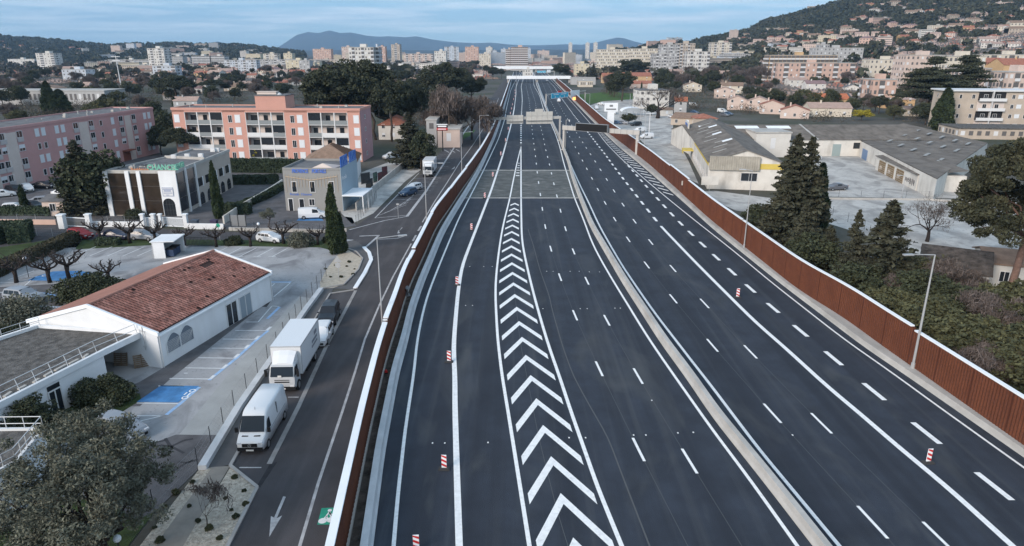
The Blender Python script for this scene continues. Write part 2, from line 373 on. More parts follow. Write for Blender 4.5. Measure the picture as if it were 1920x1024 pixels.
# painted markings
mb = MB(); z = .010
ribbon(mb, L1, 3, YF, .24, z); ribbon(mb, L2, 3, YP(200), .42, z); ribbon(mb, L2, YP(200), YF, .3, z)
ribbon(mb, L3, 3, YP(277), .26, z); ribbon(mb, L4, 3, YP(275), .28, z)
dashes(mb, L4, 264, 6.5, 3.0, YP(272), YP(190), .5, z); ribbon(mb, L4, YP(190), YF, .28, z)
dashes(mb, LA, 865, 13, 3, 3, YF, .2, z); dashes(mb, LB, 888, 13, 3, 3, YF, .2, z)
ribbon(mb, L5, 3, YF, .24, z); ribbon(mb, L6, 3, YF, .26, z)
dashes(mb, LC, 1010, 13, 3, 3, YF, .2, z); dashes(mb, LD, 813, 13, 3, 3, YF, .2, z)
ribbon(mb, LE, 3, YP(424), .42, z); dashes(mb, LE, 415, 6.5, 3, YP(422), YF, .42, z)
dashes(mb, LF, 938, 6.5, 3, 3, YP(299), .42, z)
ribbon(mb, L7, 3, YF, .2, z)
y = G(960, 925).y - 4.2*9
while y < YP(376):                                     # chevrons
    xl, xr = L3.x(y), L4.x(y); ap = (xl+xr)/2; tx = (L3.tan(y)+L4.tan(y))/2
    for s in (-1, 1):
        ln = L3 if s < 0 else L4
        hw = abs(ln.x(y-2)-((L3.x(y-2)+L4.x(y-2))/2))-.42
        for _ in range(3): hw = abs(ln.x(y-2.0*hw)-((L3.x(y-2.0*hw)+L4.x(y-2.0*hw))/2))-.42
        if hw < .2: continue
        e = y-2.0*hw; xm = (L3.x(e)+L4.x(e))/2
        pts = [(ap, y, z), (ap-tx*1.1, y-1.1, z), (xm+s*hw-tx*1.1, e-1.1, z), (xm+s*hw, e, z)]
        mb.face(pts if s > 0 else pts[::-1])
    y += 4.2
y = YP(330)                                            # short bars in the tip of the zone
while y < YP(290):
    a, b = L3.x(y)+.35, L4.x(y)-.35
    if b-a > .25: mb.face([(a,y,z),(b,y,z),(b,y+1.0,z),(a,y+1.0,z)])
    y += 3.6
y = YP(366)                                            # slanted bars on the right shoulder
y = YP(364)
while y < YP(247):
    a = L7.x(y)+.55; b = LS.x(y-2.2)-.45
    if b-a > .3: mb.face([(a,y+1.5,z),(b,y-1.5,z),(b,y-.4,z),(a,y+2.6,z)])
    y += 4.4
hm = struct(mb.build('highway_markings', M_white))
mb = MB()                                              # seams in the asphalt and small survey marks
M_seam = mat('asphalt_seam', (.085,.09,.095), .8)
for ln in (LA, LB, LC, LD): ribbon(mb, ln, 3, YP(300), .035, .006)
LX = Line([(1218,1024),(1170,900),(1140,820),(1105,760),(1075,705),(1055,650),(1035,580),(1030,555),(1012,505),(1000,460),(990,430)], sm=.01)
ribbon(mb, LX, 3, YP(430), .10, .006)
LY = Line([(1065,1024),(1045,960),(1010,820),(975,640),(962,520),(960,430)]); ribbon(mb, LY, 3, YP(376), .04, .006)
struct(mb.build('asphalt_seams', M_seam))
mb = MB()
for x, y in ((915,830),(811,831),(834,831),(1067,821),(1098,821),(1188,816),(1211,816),(1271,812),(1300,811),(866,500),(881,500),(907,500),(923,500),(1025,509),(1037,509),(1069,509),(1086,509),(1105,510),(1124,510),(873,573),(886,573),(1018,579),(1088,579),(1101,579),(1153,578),(1163,578),(1222,751),(1486,816),(1167,502)):
    g = G(x, y); mb.cbox((g.x, g.y, .014), .10, .15, .012)
struct(mb.build('survey_marks', M_white))

def extrude(mb, ln, prof, y0, y1, mi=0, closed=True, dy=None):
    ys = ysteps(y0, y1); rows = []
    for y in ys:
        t = ln.tan(y); c = math.sqrt(1+t*t); rows.append([(ln.x(y)+p[0]*c, y, p[1]) for p in prof])
    n = len(prof)
    for a, b in zip(rows, rows[1:]):
        for i in range(n-1): mb.face([a[i], b[i], b[i+1], a[i+1]], mi)
    mb.face(rows[0], mi); mb.face(rows[-1][::-1], mi)
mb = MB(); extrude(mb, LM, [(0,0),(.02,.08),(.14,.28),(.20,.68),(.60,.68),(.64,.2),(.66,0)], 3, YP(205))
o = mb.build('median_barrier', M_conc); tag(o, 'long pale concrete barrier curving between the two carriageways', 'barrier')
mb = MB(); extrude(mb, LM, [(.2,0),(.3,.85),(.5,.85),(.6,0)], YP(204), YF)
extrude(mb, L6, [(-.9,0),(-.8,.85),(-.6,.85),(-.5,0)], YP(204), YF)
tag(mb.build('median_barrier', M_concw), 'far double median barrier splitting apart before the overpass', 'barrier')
mb = MB(); extrude(mb, LBL, [(-.78,0),(-.72,.3),(-.62,.8),(-.18,.8),(-.12,.3),(0,.08),(0,0)], 3, YF)
tag(mb.build('roadside_barrier', M_concw), 'pale concrete barrier along the left edge of the highway', 'barrier')
mb = MB(); ys = ysteps(3, YF)
for a, b in zip(ys, ys[1:]):
    fa, fb = LS.x(a), LS.x(b); wa, wb = LW.x(a)+.35, LW.x(b)+.35
    for (p, q, zp, zq) in ((0,.05,0,.12),(.05,.12,.12,.5)):
        mb.face([(fa+p,a,zp),(fa+q,a,zq),(fb+q,b,zq),(fb+p,b,zp)])
    mb.face([(fa+.12,a,.5),(wa,a,.5),(wb,b,.5),(fb+.12,b,.5)])
tag(mb.build('concrete_plinth', M_conc), 'broad pale concrete plinth at the foot of the right noise wall', 'barrier')

# ------------------------------------------------------------ noise walls
def hsteps_r(y):
    return 3.9 - .22*(y < YP(690)) + .25*(y > YP(375)) - .25*(y > YP(345)) + .3*(y > YP(300)) 
def hsteps_l(y):
    h = 2.55
    for py, d in ((655,.25),(520,-.12),(500,.30),(430,.15),(385,-.15),(340,.2),(300,-.1)): h += d*(y > YP(py))
    return h
def noise_wall(label, ln, side, z0, hf, capw, y1, breaks, rib):
    t = thing('noise_barrier', label, 'noise wall', (0,0,0))
    th = .16; y = 4.0; post = None; k = 0; capm = MB()
    while y < y1 and k < 96:
        bay = 4.0 if y < 160 else 12.0
        ye = min(y+bay, y1)
        for b in breaks:
            if y < b < ye: ye = b
        h = hf((y+ye)/2)
        mb = MB(); n = max(1, int((ye-y)/rib)) if y < 130 else 2
        if n % 2: n += 1
        fr, bk = [], []
        for i in range(n+1):
            yy = y+.05+(ye-y-.1)*i/n; xx = ln.x(yy)
            o = -.05*(i % 2) if y < 130 else 0
            fr.append((xx+side*o, yy)); bk.append((xx-side*(-th)+0, yy))
        for a, b, c, d in zip(fr, fr[1:], bk, bk[1:]):
            mb.face([(a[0],a[1],z0),(b[0],b[1],z0),(b[0],b[1],h),(a[0],a[1],h)])
            mb.face([(c[0],c[1],z0),(d[0],d[1],z0),(d[0],d[1],h),(c[0],c[1],h)])
        mb.face([(fr[0][0],fr[0][1],z0),(bk[0][0],bk[0][1],z0),(bk[0][0],bk[0][1],h),(fr[0][0],fr[0][1],h)])
        mb.face([(fr[-1][0],fr[-1][1],z0),(bk[-1][0],bk[-1][1],z0),(bk[-1][0],bk[-1][1],h),(fr[-1][0],fr[-1][1],h)])
        mb.build('panel', M_rust, t)
        # coping of this bay
        gap = .28 if any(abs(ye-b) < .01 for b in breaks) else 0
        gap0 = .28 if any(abs(y-b) < .01 for b in breaks) else 0
        m2 = 3 if y > 60 else 2
        for i in range(m2):
            a = y+gap0+(ye-gap-y-gap0)*i/m2; b = y+gap0+(ye-gap-y-gap0)*(i+1)/m2
            co = th/2 if side > 0 else .24; xa, xb = ln.x(a)+side*co, ln.x(b)+side*co
            for (u, v, zu, zv) in ((-capw/2,capw/2,h+.12,h+.12),(-capw/2,-capw/2,h,h+.12),(capw/2,capw/2,h+.12,h),(capw/2,-capw/2,h,h)):
                capm.face([(xa+u,a,zu),(xa+v,a,zv),(xb+v,b,zv),(xb+u,b,zu)])
            if i == 0: capm.face([(xa-capw/2,a,h),(xa+capw/2,a,h),(xa+capw/2,a,h+.12),(xa-capw/2,a,h+.12)])
        if y < 230:
            if post is None:
                pm = MB(); pm.box(-.10,.10,-.045,.045,0,1); post = pm.build('post', mat('rust_post', (.075,.024,.014), .8), t)
                p = post
            else:
                p = post.copy(); COL.objects.link(p)
            p.location = (ln.x(y)+side*th/2, y, z0); p.scale = (1,1,h-z0)
        y = ye; k += 1
    capm.build('coping', M_cap, t)
    return t
noise_wall('tall rust brown ribbed noise wall with white coping on the right of the highway', LW, 1, .5, hsteps_r, .34, 640,
           [YP(690), YP(462), YP(352), YP(262)], .16)
noise_wall('rust brown noise wall with wide white coping between highway and side road on the left', LWL, -1, -.02, hsteps_l, .48, 700,
           [YP(628+22), YP(424), YP(324), YP(290)], .2)
# low foundation kerb at the foot of the left wall
mb = MB(); ys = ysteps(3, 400)
extrude(mb, LWL, [(.02,-.01),(.02,.14),(.16,.12),(.18,-.01)], 3, 400)
struct(mb.build('wall_footing', M_conc))

# ------------------------------------------------------------ side road, bays, car park
RL = [(427,1024),(482.5,914.5),(432,874),(454,834)]
mb = MB()
side_w = gp([(380,1150),(427.6,1024),(482.5,914.5),(432,874),(600,582),(619,550),(664,543),(640,520),(684,497),(699,480),(693,470),(668,452),(640,444),(600,445),(0,470),(-400,492)])
side_e = [Vector((LWL.x(y)-.1, y, 0)) for y in ysteps(G(600,1150).y, 900)]
far_w = gp([(-400,430),(0,424),(130,421),(460,436),(640,438),(658,430),(668,424),(700,400),(780,338),(832,278),(880,243),(908,205),(925,178),(938,158),(947,148)])
lx = side_w[::-1]
pts = side_e + [Vector((LWL.x(900)-7, 900, 0))] + far_w[::-1] + lx[:0]
poly = side_e + far_w[::-1] + side_w[::-1]
M_sroad = M_asph2
sheet('side_road', poly, .0, M_sroad)
# car park
lot = gp([(-500,620),(-120,500),(0,492),(150,455),(300,452),(640,462),(646,470),(618,512),(598,545),(520,650),(440,760),(372,880),(290,960),(200,1060),(-200,1300),(-900,1300)])
sheet('car_park', lot, .0, M_lot)
sheet('pale_slab_lane', gp([(336,815),(412,815),(520,668),(590,560),(560,556),(430,700)]), .004, mat('new_concrete_slab', (.30,.31,.31), .9, .10, .4, bump=.15))
sheet('wall_side_strip', gp([(160,762),(262,762),(318,712),(490,575),(505,552),(489,545),(486,561),(304,691),(262,716)]), .004, M_lotd)
sheet('dark_patch', gp([(452,572),(500,576),(513,557),(489,545)]), .008, M_asph2)
sheet('asphalt_bays', gp([(-60,542),(110,532),(140,560),(60,600),(-60,600)]), .004, M_lotd)
sheet('lower_car_park', gp([(215,900),(262,840),(330,815),(412,816),(372,880),(290,960),(245,985),(180,960)]), .004, M_lotd)
# verges and planting beds
sheet('grass_verge', gp([(140,468),(155,450),(300,449),(640,452),(648,470),(640,475),(600,464),(300,459)]), .006, M_grass)
sheet('garden_lawn', gp([(-300,520),(-40,470),(60,455),(150,440),(150,452),(60,475),(0,496),(-200,560)]), .006, M_grass)
sheet('garden_bed', gp([(-100,830),(40,790),(70,760),(140,738),(262,738),(265,750),(225,775),(150,800),(120,830),(60,860),(-100,900)]), .006, M_grass)
sheet('garden_bed', gp([(-100,1200),(0,1000),(90,930),(200,940),(255,975),(290,960),(240,1024),(180,1150)]), .006, M_grass)
sheet('mulch_bed', gp([(372,882),(398,876),(340,1010),(300,1150),(200,1150),(262,1024)]), .008, M_gravel)
sheet('footpath', gp([(398,876),(431,874),(340,1030),(300,1150),(235,1150),(300,1010)]), .010, M_walk)
sheet('mulch_bed', gp([(432,876),(481,915),(426,1024),(378,1150),(300,1150),(345,1020)]), .008, M_gravel)
sheet('mulch_bed', gp([(600,530),(612,505),(640,470),(655,470),(678,484),(672,505),(645,533),(625,540),(601,541)]), .008, mat('pale_sand_bed', (.42,.37,.30), .95, .2, 2, bump=.5))
sheet('pavement', gp([(371,884),(430,872),(612,570),(625,541),(664,543),(684,497),(699,480),(693,470),(668,452),(648,450),(655,470),(680,484),(674,507),(650,535),(601,543),(590,560),(560,600),(520,660),(440,770)]), .007, mat('paved_sidewalk', (.10,.098,.10), .9, .15, .6, bump=.2))
def kerb(name, px, w, h, m, closed=False, label=None):
    P = gp(px); mb = MB(); n = len(P)
    for i in range(n-1):
        a, b = P[i], P[i+1]; d = (b-a).normalized(); q = Vector((-d.y, d.x, 0))*w/2
        mb.prism([(a-q)[:2], (b-q)[:2], (b+q)[:2], (a+q)[:2]], -.02, h + .0015*(i % 2), 0)
    return struct(mb.build(name, m))
M_kerb = mat('kerb_stone', (.33,.32,.31), .85, .12, 1)
kerb('kerb', [(380,1120),(427.6,1024),(482.5,914.5),(432,874),(458,828)], .22, .1, M_kerb)
kerb('kerb', [(458,828),(600,582),(619,551),(664,544)], .16, .1, M_kerb)
kerb('kerb', [(666,541),(684,512),(696,488),(692,474),(682,464)], .5, .12, M_cap)
kerb('kerb', [(699,482),(688,512),(669,541)], .16, .11, M_kerb)
kerb('kerb', [(601,542),(645,534),(672,506),(680,485),(668,472),(640,462)], .16, .12, M_kerb)
kerb('bay_edge', [(505,870),(560,762),(614,645),(667,545)], .35, .03, mat('bay_edge_concrete', (.27,.26,.255), .85, .2, .8))
# white low retaining wall under the chain link fence
wl_px = [(372,882),(440,770),(520,655),(568,585),(598,545)]
P = gp(wl_px); mb = MB()
for i in range(len(P)-1):
    a, b = P[i], P[i+1]; d = (b-a).normalized(); q = Vector((d.y, -d.x, 0))
    w = .55
    mb.prism([a[:2], b[:2], (b+q*w)[:2], (a+q*w)[:2]], -.02, .38 + .002*i, 0)
tag(mb.build('low_wall', M_concw), 'low pale concrete wall below the chain link fence beside the parked van', 'wall')

# ------------------------------------------------------------ markings off the highway
def lines(mb, segs, w, z=.014, mi=0):
    for (x0, y0, x1, y1) in segs:
        a, b = G(x0, y0), G(x1, y1); d = (b-a).normalized(); q = Vector((-d.y, d.x, 0))*w/2
        mb.face([(a-q)[:2]+(z,) if False else (a.x-q.x, a.y-q.y, z), (b.x-q.x, b.y-q.y, z), (b.x+q.x, b.y+q.y, z), (a.x+q.x, a.y+q.y, z)], mi)
def poly(mb, px, z=.014, mi=0): mb.face([(g.x, g.y, z) for g in gp(px)], mi)
mb = MB()
# side road: cycle lane line (0 worn white), bay cross lines
sl_ = [(538,1100),(562,1024),(597,905.6),(641.5,772.8),(665,700),(684,636.6),(712,570.7),(736.7,519.4),(771,457)]
for a, b in zip(sl_, sl_[1:]): lines(mb, [(*a, *b)], .20)
lines(mb, [(774,452,780,441),(784,433,790,424)], .3); s2 = [(792,417),(815,378),(838,343),(862,305),(888,270),(908,238),(920,214)]
for a, b in zip(s2, s2[1:]): lines(mb, [(*a, *b)], .2)
lines(mb, [(449,877,490,877),(540,745,560,745),(600,650,618,648)], .12)
lines(mb, [(682,467,709,443),(674,443,712,441.5)], .35, .016); lines(mb, [(709,449,745,447),(745,447,761,442)], .22)
lines(mb, [(655,431,720,414),(720,414,763,406)], .25); lines(mb, [(763,406,800,357)], .5); lines(mb, [(800,357,861,262),(861,262,874,243),(874,243,890,222)], .4)
lines(mb, [(703,409,737,374),(737,374,786,324),(703,409,762,404)], .18)
for k in range(7):                                                       # bay lines left of the lorry
    t = k/6; x0 = 737+47*t; y0 = 375-48*t; lines(mb, [(x0, y0, x0+58-8*t, y0-2)], .12)
for k in range(9):
    t = k/8; lines(mb, [(800+25*t+2, 345-62*t, 822+38*t, 343-62*t)], .10, .015)
lines(mb, [(833,281,842,286),(844,281,853,286),(855,280,862,284)], .3)
poly(mb, [(531,931),(536,932),(519,972),(529,967),(505,1007),(508,968),(514,971)], .015)    # arrow on the side road
poly(mb, [(755,427),(748,434),(750,437),(745,438),(747,432),(749,433),(753,427)], .015)
poly(mb, [(651,449),(664,450),(651,452.5)], .015)
poly(mb, [(851,314),(846,318),(852,316),(853,312)], .015)
for k in range(6):
    a = (711+9*k, 404-4*k); lines(mb, [(a[0], a[1], 762+4*k, 384-5*k)], .1, .015)
# far side road
lines(mb, [(918,185,935,184),(935,184,925,210),(925,210,921,218),(900,200,915,184)], .25)
struct(mb.build('side_road_markings', M_whiteold))
mb = MB()
for k in range(12):                                                      # top row of bays in the car park
    x0 = 137+29.5*k
    if k in (5, 6): continue
    x0 = [137,168,201,230,257,0,342,391,420,449,482,510,537,566][k] if k < 14 else x0
    x1 = x0+43-1.2*k; lines(mb, [(x0, 480+.5*k*.3, x1, 462.5+.25*k)], .12); 
    if k > 6: lines(mb, [(x0-7, 480.5+.4, x0+7, 481.2)], .10, .015)
bays = [(465,508+26,487,532),(488,558,514,532),(512,560,544,531)]
lines(mb, [(488,556,515,532),(513,557,544,531),(486,532,545,530)], .12)
for (x0, y0, x1, y1) in ((462,604,484,604),(441,620,499,620),(418,636,480,636.5),(397,653,461,653.5),(372,671,442,672),(347,690,420,691),(318,710,392,711)):
    lines(mb, [(x0, y0, x1, y1)], .13)
lines(mb, [(510,574,484,604),(510,574,524,575)], .13); lines(mb, [(297,724,345,724),(256,756,334,757),(345,700,352,700)], .12)
for (x0, y0) in ((478,637),(459,654),(440,671),(418,691),(394,711),(500,620)):
    lines(mb, [(x0, y0, x0+8, y0-7)], .3, .018)
lines(mb, [(240,780,304,780),(232,806,262,790),(262,790,304,780)], .10)
lines(mb, [(0,548,85,555),(85,555,118,538),(46,536,65,520),(0,530,38,530),(88,516,48,520),(15,525,64,508),(78,574,115,577),(0,585,40,590)], .14)
lines(mb, [(655-40,455-0,600,462)], .01)
struct(mb.build('car_park_markings', mat('car_park_white_paint', (.60,.62,.64), .7, .15, 2)))
mb = MB()
poly(mb, [(302,723),(374,724),(334,755),(256,754)], .014); poly(mb, [(100,509),(150,508),(172,512),(118,527),(52,526),(66,519)], .014)
poly(mb, [(561,409),(600,407),(607,414),(556,414)], .014)
struct(mb.build('blue_bays', M_blue))
mb = MB()
for a, b in (((524,576),(501,598)),((503,620),(478,640)),((478,640),(443,672)),((443,672),(392,713)),((374,726),(338,757)),((338,757),(312,778)),((268,802),(240,826)),((487,529),(546,529)),((52,545),(110,555)),((60,573),(118,577))):
    lines(mb, [(*a, *b)], .32, .013)
struct(mb.build('blue_lines', M_bluep))
# wheelchair and cycle symbols (part of the road paint)
mb = MB()
def disc_px(mb, cx_, cy_, r, z, ri=0, mi=0, n=18):
    c = G(cx_, cy_)
    for i in range(n):
        a, b = 2*pi*i/n, 2*pi*(i+1)/n
        if ri: mb.face([(c.x+ri*cos(a),c.y+ri*sin(a),z),(c.x+r*cos(a),c.y+r*sin(a),z),(c.x+r*cos(b),c.y+r*sin(b),z),(c.x+ri*cos(b),c.y+ri*sin(b),z)], mi)
        else: mb.face([(c.x,c.y,z),(c.x+r*cos(a),c.y+r*sin(a),z),(c.x+r*cos(b),c.y+r*sin(b),z)], mi)
disc_px(mb, 347,746,.28,.020,.18); disc_px(mb, 361,733,.28,.020,.18); lines(mb, [(351,743,357,737),(345,741,351,736)], .12, .020)
disc_px(mb, 130,522,.35,.02,.22); disc_px(mb, 84,512+5,.35,.02,.22)
struct(mb.build('bay_symbols', M_white))
mb = MB(); poly(mb, [(603,953),(630,952),(622,984),(595,984)], .013, 0)
disc_px(mb, 605,977,.26,.019,0,1); disc_px(mb, 621,975,.26,.019,0,1); disc_px(mb, 618.5,957.5,.13,.020,0,1)
lines(mb, [(605,976,612,968),(612,968,618,960),(618,960,622,974),(612,968,615,975),(618,962,622,966)], .10, .021, 1)
struct(mb.build('cycle_lane_symbol', [M_green, M_white]))
# repaired strips and stains
sheet('asphalt_patch', gp([(506,870),(520,866),(488,914),(481,912)]), .003, mat('asphalt_patch_dark', (.03,.03,.034), .9, .3, 2))
mb = MB()
rng = random.Random(5)
for path_ in (((275,845),(300,835),(320,838),(345,826),(362,823)),((310,822),(318,835),(322,842),(312,850),(295,860)),((300,895),(330,880),(350,868),(372,862)),((268,842),(290,830),(310,826)),((335,866),(352,868),(362,862)),((322,838),(345,850))):
    for a, b in zip(path_, path_[1:]):
        lines(mb, [(*a, *b)], .10+rng.random()*.16, .011)
struct(mb.build('ground_cracks', mat('crack_fill', (.045,.045,.05), .9)))
# right side yards
sheet('pale_yard', gp([(1500,300),(1530,285),(1575,277),(1640,280),(1665,300),(1780,352),(1800,372),(1740,372),(1500,368)]), .004, M_pale)
sheet('pale_yard', gp([(1450,372),(1740,374),(1900,372),(2100,500),(1960,540),(1700,470),(1620,440),(1540,415),(1380,395),(1300,360),(1340,358)]), .004, M_pale)
sheet('pale_yard', gp([(1130,190),(1190,185),(1225,200),(1262,215),(1262,250),(1290,300),(1310,345),(1280,330),(1225,287),(1200,262),(1150,238),(1100,200)]), .004, M_pale)
sheet('grass_patch', gp([(1080,178),(1140,172),(1225,178),(1225,184),(1130,190),(1105,196)]), .008, mat('fresh_grass', (.05,.10,.02), .95, .3, .3))
sheet('grass_patch', gp([(850,262),(868,250),(892,243),(885,253),(868,262)]), .008, MATS['fresh_grass'])
sheet('yard_paving', gp([(620,345),(740,300),(790,318),(760,340),(700,400),(660,420),(640,400)]), .006, M_pale)
sheet('yard_paving', gp([(-200,420),(-200,360),(0,345),(140,330),(230,300),(300,290),(520,300),(545,330),(540,380),(600,400),(660,408),(668,424),(600,430),(430,430),(300,422),(120,415)]), .006, M_lotd)
# ============================================================ vegetation library
def np_mesh(name, V, Q, mats, mi=None, parent=None, smooth=False):
    V = np.asarray(V, dtype=np.float32); Q = np.asarray(Q, dtype=np.int32)
    me = bpy.data.meshes.new(name); k = Q.shape[1]
    me.vertices.add(len(V)); me.vertices.foreach_set('co', V.ravel())
    me.loops.add(Q.size); me.loops.foreach_set('vertex_index', Q.ravel())
    me.polygons.add(len(Q)); me.polygons.foreach_set('loop_start', np.arange(0, Q.size, k, dtype=np.int32))
    me.polygons.foreach_set('loop_total', np.full(len(Q), k, dtype=np.int32))
    if not isinstance(mats, (list, tuple)): mats = [mats]
    for m in mats: me.materials.append(m)
    if mi is not None: me.polygons.foreach_set('material_index', np.asarray(mi, dtype=np.int32))
    me.update(calc_edges=True); me.validate()
    o = bpy.data.objects.new(name, me); COL.objects.link(o)
    if parent is not None: o.parent = parent
    return o
def leaf_quads(P, size, R, up=0.0, asp=1.6, N=None):
    """one small bent-free quad per point; up>0 turns faces towards vertical growth"""
    n = len(P); a = R.normal(size=(n,3)); a[:,2] *= (1+up*3); a /= np.linalg.norm(a,axis=1)[:,None]
    b = R.normal(size=(n,3)); b -= a*(a*b).sum(1)[:,None]; b /= np.linalg.norm(b,axis=1)[:,None]
    s = size*(.6+.8*R.random(n))[:,None]; A = a*s*asp/2; B = b*s/2
    V = np.stack([P-A, P-B*.9, P+A, P+B*.9], 1).reshape(-1,3); Q = np.arange(n*4).reshape(-1,4)
    return V, Q
def clump_points(C, r, n, R, flat=1.0, shell=.55):
    """n leaf positions around each clump centre C, denser at the surface"""
    m = len(C); d = R.normal(size=(m*n,3)); d /= np.linalg.norm(d,axis=1)[:,None]
    rad = (shell+(1-shell)*R.random(m*n)**.7)[:,None]
    rr = np.repeat(np.asarray(r)*np.ones(m), n)[:,None]; d = d*rad*rr; d[:,2] *= flat
    return np.repeat(C, n, axis=0)+d
M_pine = mat('pine_needles', (.032,.037,.023), .9, .55, .45, col2=(.068,.068,.040), island=.4)
M_pined = mat('dark_pine_needles', (.026,.033,.021), .9, .5, .45, col2=(.060,.066,.040), island=.4)
M_cyp = mat('cypress_foliage', (.026,.040,.018), .9, .5, .6, col2=(.046,.062,.026), island=.35)
M_conif = mat('conifer_foliage', (.030,.036,.024), .9, .5, .5, col2=(.066,.064,.042), island=.45)
M_olive = mat('olive_leaves', (.065,.072,.054), .85, .5, .6, col2=(.150,.152,.118), island=.4)
M_ever = mat('evergreen_leaves', (.026,.034,.020), .85, .5, .5, col2=(.060,.068,.036), island=.4)
M_bushy = mat('yellow_green_leaves', (.042,.048,.026), .85, .5, .4, col2=(.098,.098,.048), island=.35)
M_bright = mat('bright_yellow_leaves', (.30,.26,.03), .85, .3, .5, island=.35)
M_hedge = mat('hedge_leaves', (.022,.036,.022), .85, .5, .6, col2=(.045,.062,.036), island=.35)
M_brownt = mat('bare_twigs_haze', (.105,.086,.078), .95, .4, .4, island=.35)

def limb(mb, p, q, r0, r1, R, segs=4, wob=.12, n=6):
    p, q = np.array(p, float), np.array(q, float); L = np.linalg.norm(q-p); pts = [p+(q-p)*t+(R.normal(size=3)*wob*L*(0 if t in (0,1) else .5)) for t in np.linspace(0,1,segs+1)]
    mb.path([tuple(x) for x in pts], list(np.linspace(r0, r1, segs+1)), n=n)
    return pts
def make_crown_tree(name, label, cat, seed, H=10, tr=.22, trunk_h=.45, crown=(3.2,3.2,2.6), cz=.68, nclump=60, cr=.9, nleaf=120, ls=.22, lm=None, bark=None, flat=.8, lobes=0, fill=.25, low=-.9):
    R = np.random.default_rng(seed); t = thing(name, label, cat)
    mb = MB(); top = (R.normal()*.3, R.normal()*.3, H*trunk_h)
    limb(mb, (0,0,-.1), top, tr, tr*.75, R, 4, .05)
    # clump centres: irregular ellipsoid, pushed out along a few lobes
    d = R.normal(size=(nclump*3,3)); d /= np.linalg.norm(d,axis=1)[:,None]; d = d[d[:,2] > low][:nclump]
    rad = fill+(1-fill)*R.random(len(d))**.5
    if lobes:
        Lb = R.normal(size=(lobes,3)); Lb[:,2] = abs(Lb[:,2])*.6; Lb /= np.linalg.norm(Lb,axis=1)[:,None]
        rad *= .72+.42*np.max(d@Lb.T, axis=1)
    C = d*rad[:,None]*np.array(crown)+np.array([0,0,H*cz])
    for i in R.choice(len(C), min(len(C), 12), replace=False):
        limb(mb, top if R.random() < .6 else (top[0]*.7,top[1]*.7,top[2]*.75), C[i], tr*.45, tr*.12, R, 3, .15, 5)
    mb.build('trunk', bark or M_bark, t, True)
    P = clump_points(C, cr*(.7+.6*R.random(len(C))), nleaf, R, flat)
    V, Q = leaf_quads(P, ls, R)
    np_mesh('crown', V, Q, lm or M_ever, parent=t)
    return t
def make_column_tree(name, label, cat, seed, H=10, r=.9, n=9000, ls=.2, lm=None, power=.7, wob=.18):
    R = np.random.default_rng(seed); t = thing(name, label, cat); mb = MB(); mb.tube((0,0,-.1),(0,0,H*.5), r*.16, r*.08, 7); mb.build('trunk', M_barkd, t, True)
    z = R.random(n)**.85; th = R.random(n)*2*pi
    prof = np.where(z < .12, .62+z/.12*.38, (1-((z-.12)/.88)**1.6)**power)
    lob = 1+wob*np.sin(th*3+z*4+seed)+wob*.7*np.sin(th*5-z*9)+wob*.5*np.sin(z*26+th*2)
    rr = r*prof*lob*(.75+.25*R.random(n))
    P = np.stack([rr*np.cos(th), rr*np.sin(th), H*(.02+.98*z)], 1)
    V, Q = leaf_quads(P, ls, R, up=1.0, asp=2.6); np_mesh('crown', V, Q, lm or M_cyp, parent=t)
    return t
def make_conifer(name, label, cat, seed, H=10, r=2.6, whorls=26, nb=9, npb=60, ls=.2, lm=None, droop=.15, ragged=.3, z0=.06, power=.85):
    R = np.random.default_rng(seed); t = thing(name, label, cat); mb = MB(); mb.tube((0,0,-.1),(0,0,H*.96), r*.09, .03, 7)
    P = []
    for w in range(whorls):
        f = w/whorls; z = H*(z0+(1-z0)*f); L = r*(1-f)**power+.12
        for k in range(max(4, int(nb*(1-.4*f)))):
            th = R.random()*2*pi; l = L*(1-ragged*R.random()); zz_ = z+R.normal()*H*.012
            tip = np.array([l*cos(th), l*sin(th), zz_+l*(.12-droop*R.random())]); base_ = np.array([0,0,zz_-l*.05])
            if w % 2 == 0 and L > r*.25: mb.tube(base_, tip, .045, .012, 4, cap=False)
            m = int(npb*(.35+.65*l/r)); u = R.random(m)**.6; q = base_+(tip-base_)*u[:,None]
            sp_ = l*.22*(1.1-u)[:,None]+.06; q = q+R.normal(size=(m,3))*sp_*np.array([1,1,.38]); q[:,2] -= u*l*.06
            P.append(q)
    P = np.concatenate(P); m = int(200); q = np.zeros((m,3)); q[:,2] = H*(.9+.12*R.random(m)); q[:,:2] = R.normal(size=(m,2))*.05*r*.4; P = np.concatenate([P,q])
    mb.build('trunk', M_barkd, t, True); V, Q = leaf_quads(P, ls, R, asp=2.0); np_mesh('crown', V, Q, lm or M_conif, parent=t)
    return t
def make_umbrella_pine(name, label, cat, seed, H=9, R0=4.0, th=.46, ncl=120, cr=.9, nl=150, ls=.19, lm=None, tr=.24, fork=.5):
    R = np.random.default_rng(seed); t = thing(name, label, cat); mb = MB(); lean = R.normal(size=2)*.35
    f = (lean[0], lean[1], H*fork); limb(mb, (0,0,-.1), f, tr, tr*.8, R, 4, .05, 8)
    a = R.random(ncl)*2*pi; rr = np.sqrt(R.random(ncl))*R0; zc = H*(1-th)+H*th*.75*(1-(rr/R0)**2)*(.4+.6*R.random(ncl))-.2*(rr/R0)*H*.08
    C = np.stack([rr*np.cos(a)+lean[0], rr*np.sin(a)+lean[1], zc], 1)
    for i in R.choice(ncl, 15, replace=False): limb(mb, f, C[i]-np.array([0,0,.3]), tr*.42, tr*.12, R, 4, .1, 5)
    mb.build('trunk', M_bark, t, True)
    P = clump_points(C, cr*(.75+.5*R.random(ncl)), nl, R, .55); V, Q = leaf_quads(P, ls, R); np_mesh('crown', V, Q, lm or M_pined, parent=t)
    return t
